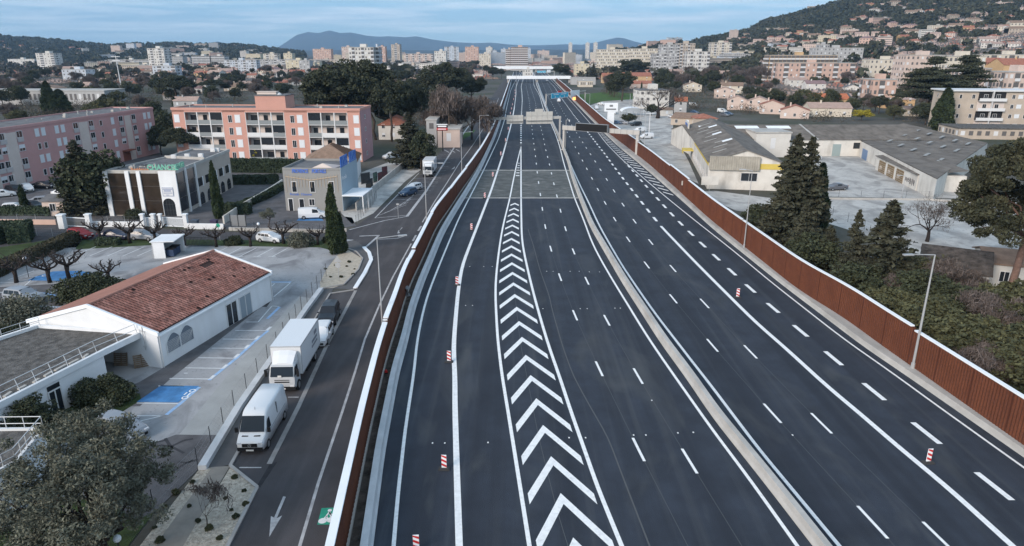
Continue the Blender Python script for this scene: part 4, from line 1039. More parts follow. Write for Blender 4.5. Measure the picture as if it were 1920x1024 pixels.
def woods(name, label, f, px0, px1, D0, D1, n, seed, size, m, avoid=()):
    """trees of a far wood, read as one mass: one object of many clumps"""
    R = np.random.default_rng(seed); C, S_ = [], []
    while len(C) < n:
        px = px0+(px1-px0)*R.random(); D = math.sqrt(D0*D0+(D1*D1-D0*D0)*R.random()); z = f(px, D) if f else 0
        if f and z <= .5: continue
        kx, _ = px_dir(px, 96); p = (kx*D, D, z)
        if mnoise.noise(Vector((p[0]*.008, D*.008, seed))) < -.28: n -= 1; continue
        if any((p[0]-a[0])**2+(p[1]-a[1])**2 < a[2]**2 for a in avoid): n -= 1; continue
        s = size*(.6+.8*R.random()); C.append((p[0], p[1], p[2]+s*.5)); S_.append(s)
    C = np.array(C); S_ = np.array(S_); k = 34
    d = R.normal(size=(len(C)*k,3)); d /= np.linalg.norm(d,axis=1)[:,None]; sr = np.repeat(S_, k)[:,None]
    P = np.repeat(C, k, axis=0)+d*sr*np.array([.62,.62,.55])*(.7+.3*R.random(len(d)))[:,None]
    n_ = len(P); a = R.normal(size=(n_,3)); a /= np.linalg.norm(a,axis=1)[:,None]; b = np.cross(a, R.normal(size=(n_,3))); b /= np.linalg.norm(b,axis=1)[:,None]
    q = sr*.26; V = np.stack([P-a*q, P-b*q, P+a*q, P+b*q], 1).reshape(-1,3)
    o = np_mesh(name, V, np.arange(n_*4).reshape(-1,4), m); struct(o, 'stuff'); return tag(o, label, 'woods')
M_wood1 = mat('far_wood_leaves', (.024,.031,.018), .95, .5, .012, col2=(.066,.066,.042), island=.4)
M_wood2 = mat('far_scrub_mix', (.036,.042,.026), .95, .5, .02, col2=(.100,.085,.070), island=.4)
# ============================================================ building helpers
def on_wall(A, B, px, py):
    """distance along A->B and height of the spot the photograph shows at (px, py) on the wall over A-B"""
    d = ray(px, py); AB = V2(B)-V2(A); L = AB.length; u = AB/L; n = Vector((-u.y, u.x))
    t = n.dot(V2(A))/n.dot(V2(d)); P = Vector((d.x*t, d.y*t, CAMH+d.z*t)); return (V2(P)-V2(A)).dot(u), P.z
def frame(name, label, cat, A, B, group=None):
    A, B = V2(A), V2(B); return thing(name, label, cat, (A.x, A.y, 0), atan2(B.y-A.y, B.x-A.x), group), (B-A).length
PARTC = {}
def cached(t, key, make, loc, rz=0):
    """a copy of a cached part (with its own sub-parts) placed on the thing t"""
    if key not in PARTC:
        o = make(t); PARTC[key] = (o, [c for c in o.children]); o.location = loc; o.rotation_euler = (0,0,rz); return o
    o, ch = PARTC[key]; c = o.copy(); COL.objects.link(c); c.parent = t; c.location = loc; c.rotation_euler = (0,0,rz)
    for g in ch: q = g.copy(); COL.objects.link(q); q.parent = c
    return c
M_shut = mat('white_shutter', (.62,.65,.68), .6); M_frame = mat('white_window_frame', (.60,.61,.62), .5)
def win(t, x, z, w, h, y=0, rz=0, kind='window'):
    """x = centre, z = bottom; face looks to -y of the thing (turn with rz)"""
    w = round(w, 1); h = round(h, 1)
    def mk(t):
        if kind == 'shutter':
            m = MB(); m.box(-w/2,w/2,-.05,.0,0,h); m.box(-w/2-.05,w/2+.05,-.08,0,h,h+.1); n = int(h/.3)
            for i in range(n): m.box(-w/2+.04,w/2-.04,-.062,-.05,.08+i*.3,.26+i*.3)
            return m.build('shutter', M_shut, t)
        m = MB(); f = .08
        for (a,b,c,d) in ((-w/2-f,-w/2,0,h),(w/2,w/2+f,0,h),(-w/2-f,w/2+f,h,h+f),(-w/2-f-.04,w/2+f+.04,-f,0)): m.box(a,b,-.07,.0,c,d)
        if w > .8: m.box(-.025,.025,-.05,0,0,h)
        o = m.build('window', M_frame, t)
        m = MB(); m.box(-w/2,w/2,-.02,.0,0,h); m.build('pane', M_glass, o)
        if kind == 'half': m = MB(); m.box(-w/2,w/2,-.045,-.02,h*.45,h); m.build('roller_shutter', M_shut, o)
        if kind == 'grille':
            m = MB(); m.box(-w/2-.1,w/2+.1,-.14,-.09,-.95,-.05); 
            m.build('balustrade', mat('pale_balustrade', (.42,.40,.40), .6), o)
        return o
    return cached(t, (kind, w, h), mk, (x, y, z), rz)
def text_mesh(parent, name, s, size, m, loc, rot, depth=.03, bold=0.0, align='LEFT', sx=1.0):
    c = bpy.data.curves.new(name, 'FONT'); c.body = s; c.size = size; c.extrude = depth; c.offset = bold; c.align_x = align; c.resolution_u = 3
    o = bpy.data.objects.new('txt', c); COL.objects.link(o); dg = bpy.context.evaluated_depsgraph_get()
    me = bpy.data.meshes.new_from_object(o.evaluated_get(dg)); bpy.data.objects.remove(o); bpy.data.curves.remove(c)
    me.materials.clear(); me.materials.append(m); q = bpy.data.objects.new(name, me); COL.objects.link(q); q.parent = parent
    q.location = loc; q.rotation_euler = rot; q.scale = (sx, 1, 1); return q
def gable_roof(mb, x0, x1, y0, y1, he, hr, axis='y', over=.3, th=.14, mi=0):
    if axis == 'y':
        xm = (x0+x1)/2; s = (hr-he)/(xm-x0)
        for (xa, sg) in ((x0, -1), (x1, 1)):
            xo = xa+sg*over; zo = he-s*over
            a = [(xo,y0-over,zo),(xm,y0-over,hr),(xm,y1+over,hr),(xo,y1+over,zo)]; b = [(p[0],p[1],p[2]+th) for p in a]
            mb.raw(a+b, [(0,1,2,3),(7,6,5,4),(0,4,5,1),(1,5,6,2),(2,6,7,3),(3,7,4,0)], mi)
    else:
        ym = (y0+y1)/2; s = (hr-he)/(ym-y0)
        for (ya, sg) in ((y0, -1), (y1, 1)):
            yo = ya+sg*over; zo = he-s*over
            a = [(x0-over,yo,zo),(x1+over,yo,zo),(x1+over,ym,hr),(x0-over,ym,hr)]; b = [(p[0],p[1],p[2]+th) for p in a]
            mb.raw(a+b, [(0,1,2,3),(7,6,5,4),(0,4,5,1),(1,5,6,2),(2,6,7,3),(3,7,4,0)], mi)
def hip_roof(mb, x0, x1, y0, y1, he, hr, over=.35, mi=0):
    X0, X1, Y0, Y1 = x0-over, x1+over, y0-over, y1+over; w, d = X1-X0, Y1-Y0; k = min(w, d)/2
    if w >= d: r0, r1 = (X0+k, (Y0+Y1)/2, hr), (X1-k, (Y0+Y1)/2, hr)
    else: r0, r1 = ((X0+X1)/2, Y0+k, hr), ((X0+X1)/2, Y1-k, hr)
    a, b, c, d_ = (X0,Y0,he),(X1,Y0,he),(X1,Y1,he),(X0,Y1,he)
    if w >= d: fs = [[a,b,r1,r0],[b,c,r1],[c,d_,r0,r1],[d_,a,r0]]
    else: fs = [[a,b,r0],[b,c,r1,r0],[c,d_,r1],[d_,a,r0,r1]]
    for f in fs: mb.face(f, mi)
    mb.face([(X0,Y0,he-.12),(X0,Y1,he-.12),(X1,Y1,he-.12),(X1,Y0,he-.12)], mi)
    for p, q in ((a,b),(b,c),(c,d_),(d_,a)): mb.face([(p[0],p[1],he-.12),(q[0],q[1],he-.12),q,p], mi)
def gable_walls(mb, x0, x1, y0, y1, he, hr, axis='y', mi=0):
    if axis == 'y':
        xm = (x0+x1)/2
        for y in (y0, y1): mb.face([(x0,y,0),(x1,y,0),(x1,y,he),(xm,y,hr),(x0,y,he)], mi)
        for x in (x0, x1): mb.face([(x,y0,0),(x,y1,0),(x,y1,he),(x,y0,he)], mi)
    else:
        ym = (y0+y1)/2
        for x in (x0, x1): mb.face([(x,y0,0),(x,y1,0),(x,y1,he),(x,ym,hr),(x,y0,he)], mi)
        for y in (y0, y1): mb.face([(x0,y,0),(x1,y,0),(x1,y,he),(x0,y,he)], mi)
def clutter(t, x0, x1, y0, y1, z, n, seed):
    r = random.Random(seed)
    for i in range(n):
        m = MB(); k = r.random()
        if k < .4: m.cbox((0,0,.2), .7, .7, .4); m.cbox((0,0,.45), .5, .5, .1)
        elif k < .75: m.tube((0,0,0),(0,0,.6), .12, .12, 8); m.tube((0,0,.6),(0,0,.7), .2, .16, 8)
        else: m.box(-1.1,1.1,-.12,.12,0,.18)
        m.build('roof_vent', M_conc, t, loc=(x0+(x1-x0)*r.random(), y0+(y1-y0)*r.random(), z))

# ============================================================ the white hall with the tiled roof
A = G(304.8, 690); Cc = G(54, 602, 3.3); Bf = G(486.5, 560)
t, W = frame('community_hall', 'white single-storey hall with worn red tiled gable roof beside the car park', 'hall', Cc, A)
Lh = (V2(Bf)-V2(A)).length
mb = MB(); gable_walls(mb, 0, W, 0, Lh, 3.25, 5.25); mb.build('wall', M_wall, t)
mb = MB()                                         # parapet rims on the gables and fascia on the eaves
for y in (-.12, Lh-.1):
    for s in (0, 1):
        x0, x1 = (W/2, -.2) if s else (W/2, W+.2); z0, z1 = 5.45, 3.35
        for (xa, za, xb, zb) in ((x0, z0, x1, z1),):
            mb.raw([(xa,y,za-.25),(xb,y,zb-.25),(xb,y+.22,zb-.25),(xa,y+.22,za-.25),(xa,y,za+.1),(xb,y,zb+.1),(xb,y+.22,zb+.1),(xa,y+.22,za+.1)], [(0,1,2,3),(4,5,6,7),(0,1,5,4),(1,2,6,5),(2,3,7,6),(3,0,4,7)])
mb.box(W+.02, W+.24, .12, Lh-.14, 3.02, 3.16); mb.build('parapet', M_cap, t)
M_tiler = mat('worn_red_tiles', (.27,.105,.078), .88, .25, .8, col2=(.38,.185,.145), island=.30)
mixcol(M_tiler, noise_fac(M_tiler, 1.3, .55, .68), (.10,.05,.042), mult=.7)
mb = MB(); rr = random.Random(4); ny = int(Lh/.36); nx = 17
for i in range(ny):                                # one slab per tile, slightly uneven
    for j in range(nx):
        y0 = .14+i*(Lh-.3)/ny; y1 = y0+(Lh-.3)/ny*.76; a = j/nx; b = (j+.93)/nx
        xa, xb = W/2+a*W/2, W/2+b*W/2; za, zb = 5.25-2.0*a+.14, 5.25-2.0*b+.14; e = .05+.03*rr.random()
        if rr.random() < .012 or (abs(i-40) < 3 and j in (3,4)) or (rr.random() < .12 and 22 < i < 36 and j in (2,3,9)): continue
        mb.face([(xa,y0,za+e),(xb,y0,zb+e*.4),(xb,y1,zb+e*.4),(xa,y1,za+e)])
        mb.face([(xb,y0,zb+e*.4),(xb,y1,zb+e*.4),(xb,y1,zb-.03),(xb,y0,zb-.03)])
mb.build('tiles', M_tiler, t)
mb = MB()
for (xa, za, xb, zb, mi) in ((W/2,5.28,W,3.28,0),): mb.face([(xa,.1,za),(xb+.05,.1,zb),(xb+.05,Lh-.1,zb),(xa,Lh-.1,za)], mi)
mb.build('roof_underlay', mat('roof_underlay', (.055,.03,.026), .9), t)
mb = MB(); mb.face([(W/2,.1,5.42),(-.15,.1,3.32),(-.15,Lh-.1,3.32),(W/2,Lh-.1,5.42)]); n = 40
for k in range(n): y = .2+k*(Lh-.4)/n; mb.face([(W/2,y,5.44),(-.1,y,3.36),(-.1,y+.12,3.36),(W/2,y+.12,5.44)])
mb.build('roof', mat('faded_red_tiles', (.40,.20,.155), .85, .12, .6), t)
mb = MB(); mb.tube((W/2,.05,5.46),(W/2,Lh-.1,5.46), .12, .12, 6); mb.build('ridge', MATS['faded_red_tiles'], t)
def arch_pts(w, h, n=8):
    pts = [(-w/2,0),(w/2,0),(w/2,h*.62)]
    for i in range(1, n): a = i/n; pts.append((w/2-w*a*.5-(0), h*.62+h*.38*math.sin(a*pi/2)))
    pts.append((0,h))
    for i in range(1, n): a = 1-i/n; pts.append((-w/2+w*a*.5, h*.62+h*.38*math.sin(a*pi/2)))
    pts.append((-w/2,h*.62)); return pts
for (pa, pb) in (((312,664),(333,630)),((334,652),(354,616))):
    u0, z0 = on_wall(A, Bf, *pa); u1, z1 = on_wall(A, Bf, pb[0], pb[1]); w = u1-u0; h = 1.75; m = MB()
    pts = arch_pts(w*.92, h); m.face([(.03, p[0], p[1]) for p in pts]); o = m.build('window', mat('blue_grey_pane', (.13,.16,.20), .4), t, loc=(W, (u0+u1)/2, .95))
    m = MB()
    for k in range(-6, 10): m.tube((.05, max(-w/2,-w/2+k*.16), .05+max(0,-k*.16)), (.05, min(w/2*.9,-w/2+k*.16+1.1), min(1.15,1.15)), .010, n=4)
    for k in range(8): m.tube((.05,-w*.44,.08+k*.15),(.05,w*.44,.08+k*.15), .010, n=4)
    m.build('lattice', M_frame, o)
    m = MB()
    for (a, b) in zip(pts, pts[1:]+pts[:1]): m.tube((.04,a[0],a[1]),(.04,b[0],b[1]), .05, n=4)
    m.build('frame', M_wall, o)
for (pa, pb, nm, m_) in (((412,607),(425,570),'glass_door',M_glass),((434,597),(448,553),'door',mat('blue_grey_door', (.25,.30,.34), .5))):
    u0, z0 = on_wall(A, Bf, *pa); u1, z1 = on_wall(A, Bf, *pb); m = MB(); m.box(.0,.04,u0,u1,.05,2.35); o = m.build(nm, m_, t, loc=(W,0,0))
    m = MB()
    for a in (u0-.06, (u0+u1)/2-.05, u1-.04): m.box(.0,.07,a,a+.1,.05,2.4)
    m.box(0,.07,u0-.05,u1+.05,2.35,2.45); m.build('frame', M_frame, o)
m = MB()
for y in (.15, Lh-.2): m.tube((W+.07,y,0),(W+.07,y,3.1), .05, n=6)
m.build('downpipe', M_frame, t)
m = MB(); m.tube((W-1.3,-.15,1.7),(W-1.3,-.15,3.9), .03, n=5); m.tube((W-1.6,-.15,3.5),(W-1.0,-.15,3.5), .02, n=4); m.tube((W-1.5,-.15,2.0),(W-1.1,-.15,2.0), .02, n=4); m.build('aerial', M_metal, t)
# ============================================================ the flat-roofed annex in front of it
P0, P1, P2_, P3 = G(72,614,3.0), G(265,626,3.0), G(193,661,3.0), G(-10,764,3.0)
t, La = frame('flat_roofed_annex', 'white flat-roofed annex with dark gravel roof and white roof railing', 'building', P3, P2_)
Minv = (Matrix.Translation(t.location) @ Matrix.Rotation(t.rotation_euler.z, 4, 'Z')).inverted()
loc = lambda g: (Minv @ Vector((g.x, g.y, 0)))[:2]
c0, c1, c2, c3 = loc(P0), loc(P1), loc(P2_), loc(P3); cl = loc(G(-160, 690, 3.0)); cs = (c3[0]-9, c3[1])
mainp = [cs, c2, (c2[0]+.0, c2[1]+2.2), c1, c0, cl]
mb = MB(); main = [cs, c2, (c1[0]-.05, c1[1]-.05), c0, cl]
mb.prism([cs, c2, (c2[0]+.9,c2[1]+2.6), c0, cl], 0, 2.9, 0); mb.build('wall', M_wall, t)
mb = MB(); mb.prism(main, 2.903, 3.0, 0); mb.build('roof', M_roofd, t)
mb = MB()
for a, b in zip(main, main[1:]+main[:1]):
    A2, B2 = Vector(a), Vector(b); d = (B2-A2).normalized(); q = Vector((-d.y, d.x))*.14; mb.prism([A2-q, B2-q, B2+q, A2+q], 2.75, 3.25+.002*len(mb.f), 0)
mb.build('parapet', M_wall, t)
mb = MB()
edge = [(cs[0], cs[1]+.3), (c2[0]-.3, c2[1]+.3), (c1[0]-.5, c1[1]-.1)]
for a, b in zip(edge, edge[1:]):
    A2, B2 = Vector(a), Vector(b); L = (B2-A2).length; n = max(2, int(L/1.35))
    for i in range(n+1):
        p = A2+(B2-A2)*i/n; mb.tube((p.x,p.y,3.15),(p.x-.12,p.y+.10,4.15), .03, n=5)
    for z in (3.65, 4.15): mb.tube((a[0]-.12*(z-3.15),a[1]+.1*(z-3.15),z),(b[0]-.12*(z-3.15),b[1]+.1*(z-3.15),z), .028, n=5)
edge2 = [cl, c0]
for a, b in zip(edge2, edge2[1:]):
    A2, B2 = Vector(a), Vector(b); n = 6
    for i in range(n+1): p = A2+(B2-A2)*i/n; mb.tube((p.x,p.y-.2,3.15),(p.x,p.y-.2,4.0), .028, n=5)
    for z in (3.55, 4.0): mb.tube((a[0],a[1]-.2,z),(b[0],b[1]-.2,z), .025, n=5)
mb.build('railing', M_frame, t); 
r = random.Random(8)
for k in range(9):
    m = MB(); m.cbox((0,0,.06), .5+.6*r.random(), .22, .12, rz=.3*r.random()); m.build('roof_block', M_conc, t, loc=(c2[0]-1-k*1.15, c2[1]+.7+.25*r.random(), 3.0))
for k, (x, y) in enumerate(((c0[0]+3, c0[1]-1.5), (c0[0]+5, c0[1]-1.1), (c0[0]+4.2, c0[1]-2.6))):
    m = MB(); m.cbox((0,0,.12), .9, .6, .24); m.build('roof_light', M_wall, t, loc=(x, y, 3.0))
u0, z0 = on_wall(P3, P2_, 97, 770); u1, _ = on_wall(P3, P2_, 122, 770)
m = MB(); m.box(u0,u1,-.06,-.0,0,2.5); o = m.build('door', M_glass, t)
m = MB()
for x in (u0-.05, (u0+u1)/2-.04, u1-.04): m.box(x,x+.09,-.09,0,0,2.0)
m.box(u0-.05,u1+.05,-.09,0,2.0,2.12); m.build('frame', M_frame, o)
# pallets under the canopy
for k, (px, py, tilt, n_) in enumerate(((222,690,.25,'upright wooden pallets under the annex canopy'),(262,693,.35,'wooden pallet leaning at the right end under the canopy'))):
    g = G(px, py); m = MB()
    for i in range(7): m.box(-.6,.6,-.05,-.02,.02+i*.17,.13+i*.17)
    for x in (-.55,0,.5): m.box(x,x+.08,-.02,.09,0,1.2)
    o = m.build('wooden_pallet', M_wood); tag(o, n_, 'pallet'); o.location = (g.x, g.y+.4, 0.02); o.rotation_euler = (-tilt, 0, .5*k)
# lower-left second annex, only its railed corner shows
q = [G(-90,808,3.0), G(82,806,3.0), G(30,868,3.0), G(-90,930,3.0)]
t = thing('small_annex', 'lower white annex corner with railing behind the big olive tree', 'building', (q[0].x, q[0].y, 0)); o_ = V2(q[0])
pts = [tuple(V2(p)-o_) for p in q]; mb = MB(); mb.prism(pts, 0, 2.9, 0); mb.build('wall', M_wall, t); mb = MB(); mb.prism(pts, 2.903, 3.0, 0); mb.build('roof', M_roofd, t); mb = MB()
for a, b in zip(pts[:3], pts[1:]):
    A2, B2 = Vector(a), Vector(b); n = 5
    for i in range(n+1): p = A2+(B2-A2)*i/n; mb.tube((p.x,p.y,3.0),(p.x,p.y,4.0), .03, n=5)
    for z in (3.5, 4.0): mb.tube((a[0],a[1],z),(b[0],b[1],z), .028, n=5)
    d = (B2-A2).normalized(); qq = Vector((-d.y, d.x))*.1; mb.prism([A2-qq, B2-qq, B2+qq, A2+qq], 2.9, 3.15+.003*len(mb.f)/50)
mb.build('railing', M_frame, t)
# bin shelter
g0, g1 = G(289, 485), G(309, 485)
t, W = frame('bin_shelter', 'small white lean-to bin shelter at the top of the car park', 'shelter', G(288,485), G(311,484.5))
mb = MB(); mb.box(0,.14,0,3.8,0,2.3); mb.box(0,W,0,.14,0,2.25); mb.box(.14,W+1.2,3.7,3.84,0,2.3); mb.box(-.15,W+1.4,-.1,3.95,2.3,2.42); mb.build('wall', M_wall, t)
for k in range(2):
    b = thing('wheelie_bin', ['dark blue bin inside the white shelter', 'second dark blue bin deeper inside the white shelter'][k], 'bin', tuple(Matrix.Translation(t.location) @ Matrix.Rotation(t.rotation_euler.z, 4, 'Z') @ Vector((W+.5, .9+1.3*k, 0))), 0)
    m = MB(); m.box(-.5,.5,-.5,.5,.15,1.1); m.build('body', mat('blue_bin', (.03,.05,.10), .5), b); m = MB(); m.cbox((0,0,1.16), 1.1, 1.1, .12); m.build('lid', M_black, b)

# ============================================================ apartment blocks
M_pink = mat('pink_render', (.46,.27,.26), .85, .07, .3); M_pink2 = mat('salmon_render', (.50,.275,.225), .85, .06, .3); M_mauve = mat('mauve_render', (.40,.24,.25), .85, .06, .3)
M_bande = mat('cream_band', (.55,.48,.44), .85, .06, .5)
def roof_deck(t, pts, H, par=.35, m=None, pm=None):
    mb = MB(); mb.prism(pts, H-.02, H+.03, 0); mb.build('roof', m or M_roofg, t); mb = MB()
    for i, (a, b) in enumerate(zip(pts, pts[1:]+pts[:1])):
        A2, B2 = Vector(a), Vector(b); d = (B2-A2).normalized(); q = Vector((-d.y, d.x))*.14; mb.prism([A2-q-d*.13, B2-q+d*.13, B2+q+d*.13, A2+q-d*.13], H-.3, H+par+.004*i)
    mb.build('parapet', pm or M_conc, t)
H1 = HT(296, 283, 201); B1 = G(286, 203, H1); A1 = G(-60, 251, H1)
t, L = frame('apartment_block', 'long dusky pink four-storey apartment block at the left edge', 'apartments', A1, B1)
dp = 11.5; mb = MB(); mb.box(0, L, 0, dp, 0, H1); mb.build('wall', M_pink, t)
roof_deck(t, [(0,0),(L,0),(L,dp),(0,dp)], H1, .3, pm=M_pink); clutter(t, 2, L-2, 2, dp-2, H1, 12, 3)
u_ = lambda px, py=None: on_wall(A1, B1, px, (py if py else 240-(px/286)*38+8))[0]
for (a, b) in ((5,27),(146,163),(232,243),(-30,-18)): mb = MB(); mb.box(u_(a), u_(b), -.06, .0, 0, H1-.9); mb.build('cream_band', M_bande, t)
fh = (H1-1.0)/4; fz = [.9+fh*i for i in range(4)]
cols = [(-12,'g'),(2,'g'),(34,'g'),(67,'s'),(79,'s'),(104.5,'s'),(116,'s'),(140,'g'),(169,'g'),(187.5,'w'),(209.5,'s'),(225,'g'),(249,'g'),(270,'s'),(278,'s')]
for px, k in cols:
    for i in range(4):
        if px in (67,79) and i in (0,2): kk = 'w' if i == 2 else 'w'
        else: kk = k
        if px == 225 and i == 0: continue
        if kk == 's': win(t, u_(px), fz[i]+.35, 1.2, 1.6, 0, 0, 'shutter')
        elif kk == 'g': win(t, u_(px), fz[i]+.8, 1.5, 1.2, 0, 0, 'half' if (px*3+i*5) % 4 < 1 else 'grille')
        else: win(t, u_(px), fz[i]+.5, .8, 1.2)
m = MB(); u = u_(228); m.box(u-2.2,u+1.4,-1.6,-.1,2.6,2.85); m.box(u-2.0,u+1.0,-.08,.0,0,2.6); m.build('entrance_canopy', mat('brick_entrance', (.20,.07,.05), .8), t)
# ---- second block with loggias
H2 = HT(708.8, 287, 196.5); A2_ = G(321, 204, H2); B2_ = G(674, 205.5, H2); E2 = G(705.5, 197, H2)
t, L = frame('apartment_block', 'salmon pink four-storey apartment block with white loggias behind the hedge', 'apartments', A2_, B2_)
dp = 11.0; u2 = lambda px: on_wall(A2_, B2_, px, 212)[0]
log = [(345,416),(459,532),(576,651)]; sol = [(321,345),(416,459),(532,576),(651,674)]
mb = MB(); mb.box(0, L, 1.7, dp, 0, H2); 
for (a, b) in sol: mb.box(max(0,u2(a)), min(L,u2(b)), 0, 1.7, 0, H2-.003)
mb.box(0, L, -.0, 1.7, H2-.8, H2-.006); mb.build('wall', M_pink2, t)
mb = MB(); mb.box(L, L+.012, .0, dp, 0, H2-.01); mb.build('end_wall', M_mauve, t)
roof_deck(t, [(0,0),(L,0),(L,dp),(0,dp)], H2, .3, pm=M_pink2); clutter(t, 2, L-2, 3, dp-1, H2, 9, 5)
fh = (H2-.7)/4
glassb = mat('grey_balcony_glass', (.22,.24,.25), .3)
for k, (a, b) in enumerate(log):
    ua, ub = u2(a), u2(b)
    mb = MB()
    for i in range(5): mb.box(ua, ub, .05, 1.69, fh*i-.16+(.2 if i == 0 else 0), fh*i+.02+(.2 if i == 0 else 0))
    mb.build('balcony_slab', M_frame, t)
    mb = MB()
    for j in range(1, 3): x = ua+(ub-ua)*j/3; mb.box(x-.12, x+.12, -.06, .2, 0, H2-.8)
    for x in (ua+.06, ub-.06): mb.box(x-.06, x+.06, -.04, .2, 0, H2-.8)
    mb.build('balcony_post', M_frame, t)
    mb = MB(); mb.box(ua, ub, 1.62, 1.695, .2, H2-.8); mb.build('loggia_back', M_bande, t)
    for i in range(4):
        for j in range(3):
            xa, xb = ua+(ub-ua)*j/3+.14, ua+(ub-ua)*(j+1)/3-.14; z = fh*i+.05
            m = MB(); m.box(xa, xb, -.03, .05, z, z+1.0); m.build('balcony_front', [glassb, M_frame][(i+j+k*2) % 3 > 0 if i in (1,2) else 0], t)
            m = MB(); w = (xb-xa); m.box(xa+w*.2, xa+w*(.55+.2*((i+j) % 2)), 1.55, 1.61, z+.05, z+2.15); m.build('balcony_door', M_glass, t)
            if (i*5+j*3+k) % 4 == 1: m = MB(); m.box(xa, xb, .08, .12, z+1.05, z+fh-.3); m.build('enclosure_glazing', M_glass, t)
for px, kk in ((330,'s'),(430,'w'),(444,'s'),(547,'w'),(561,'s'),(667,'s'),(424,'w2'),(539,'w2')):
    for i in range(4):
        z = fh*i+.7
        if kk == 's': win(t, u2(px), z-.3, 1.4, 1.9, 0, 0, 'shutter')
        elif kk == 'w': win(t, u2(px), z-.2, .9, 1.7)
for i in range(4): win(t, L, fh*i+1.2, .9, .9, dp*.42, pi/2)
for i in range(4): pass
m = MB(); a, b = u2(474), u2(531); m.box(a, b, 2.2, 8.6, H2, H2+3.1); o = m.build('roof_hut', M_pink2, t)
m = MB(); m.box(a-.15, b+.15, 2.05, 8.75, H2+3.1, H2+3.3); m.build('roof', M_roofg, o); m = MB(); m.cbox((a+(b-a)*.3,5,H2+3.65), 5, 1.6, .6); m.cbox((a+(b-a)*.3,5,H2+4.05), 5.4, 2.0, .12); m.build('vent', M_bande, o)
m = MB(); m.tube((a+(b-a)*.68,5,H2+3.3),(a+(b-a)*.68,5,H2+3.8), .7, .2, 10); m.build('dome', M_frame, o)

# ============================================================ office building with rooftop letters
H3 = HT(339.7, 405, 322); cor = [G(194,321.5,H3), G(328.7,322,H3), G(429,282,H3), G(360,281,H3), G(310,296.6,H3)]
t, L = frame('office_building', 'white and bronze-glass office building with green rooftop letters and arches', 'office', cor[0], cor[1])
Mi = (Matrix.Translation(t.location) @ Matrix.Rotation(t.rotation_euler.z, 4, 'Z')).inverted(); lc = lambda g: tuple((Mi @ Vector((g.x, g.y, 0)))[:2])
pts = [lc(c) for c in cor]; mb = MB(); mb.prism(pts, 0, H3, 0); mb.build('wall', mat('beige_render', (.40,.36,.32), .85, .06, .4), t)
roof_deck(t, pts, H3, .25, pm=M_conc)
uf = lambda px, py=325: on_wall(cor[0], cor[1], px, py)[0]
mb = MB()
for (a, b) in ((194,202),(235,242.5),(256.5,263.5)): mb.box(uf(a), uf(b), -.35, -.0, 0, H3+.1)
x0, x1 = uf(297), L+.05; cxa = uf(321,400); ar = 1.05
mb.box(x0, cxa-ar, -.2, -.0, 0, H3+.1); mb.box(cxa+ar, x1, -.2, -.0, 0, H3+.1); mb.box(cxa-ar, cxa+ar, -.2, 0, 3.1, H3+.1)
for k in range(8):
    a0, a1 = pi*k/8, pi*(k+1)/8; mb.raw([(cxa+ar*cos(a0),-.2,2.05+ar*sin(a0)),(cxa+ar*cos(a1),-.2,2.05+ar*sin(a1)),(cxa+ar*cos(a1),-.2,3.1),(cxa+ar*cos(a0),-.2,3.1)], [(0,1,2,3)])
mb.build('white_pier', M_wall, t)
for j, (a, b) in enumerate(((202,235),(242.5,256.5),(263.5,297))):
    for i in range(3):
        m = MB(); m.box(uf(a), uf(b), -.12, -.0, .15+i*(H3-.15)/3+.03, .15+(i+1)*(H3-.15)/3-.03); m.build('glass_panel', M_glassb, t)
m = MB(); m.box(cxa-ar, cxa+ar, -.04, 0, 0, 3.1); o = m.build('arched_door', M_glass, t); m = MB()
for x in (-.5, 0, .5): m.box(cxa+x-.03, cxa+x+.03, -.07, -.04, 0, 2.9)
for z in (1.0, 2.0): m.box(cxa-ar, cxa+ar, -.075, -.04, z, z+.06)
m.build('frame', M_mdark, o)
u0, z1 = on_wall(cor[0], cor[1], 304.6, 351); u1, z0 = on_wall(cor[0], cor[1], 327.5, 367.5)
m = MB(); m.box(u0, u1, -.27, -.2, z0, z1); o = m.build('sign_board', M_frame, t); m = MB()
for (a, b, c, d) in ((u0,u1,z0,z0+.05),(u0,u1,z1-.05,z1),(u0,u0+.05,z0,z1),(u1-.05,u1,z0,z1)): m.box(a,b,-.285,-.27,c,d)
for i, (f0, f1, h) in enumerate(((.08,.92,.13),(.15,.8,.16),(.1,.9,.09),(.3,.6,.08))): z = z1-.35-i*.33; m.box(u0+(u1-u0)*f0, u0+(u1-u0)*f1, -.28, -.27, z, z+h)
m.build('sign_lettering', mat('sign_blue', (.10,.16,.34), .6), o)
sd = Vector(pts[2])-Vector(pts[1]); Ls = sd.length; rs = atan2(sd.y, sd.x)
def side(m_, name, a, b, z0, z1, off, th, m2=None):
    m = MB(); m.box(a, b, -off-th, -off, z0, z1); o = m.build(name, m_, t, loc=(pts[1][0], pts[1][1], 0)); o.rotation_euler = (0,0,rs); return o
us = lambda px, py: on_wall(cor[1], cor[2], px, py)[0]
p1, p2 = us(344,320), us(362,312)
for a in (p1, p2): side(M_wall, 'white_pier', a, a+.35, 0, H3+.1, 0, .35)
M_gld = mat('dark_curtain_glass', (.022,.022,.028), .12, spec=.6)
for a, b in ((.2, p1), (p1+.35, p2)):
    for i in range(3): side(M_gld, 'glass_panel', a, b, .7+i*(H3-.7)/3+.04, .7+(i+1)*(H3-.7)/3-.03, 0, .10)
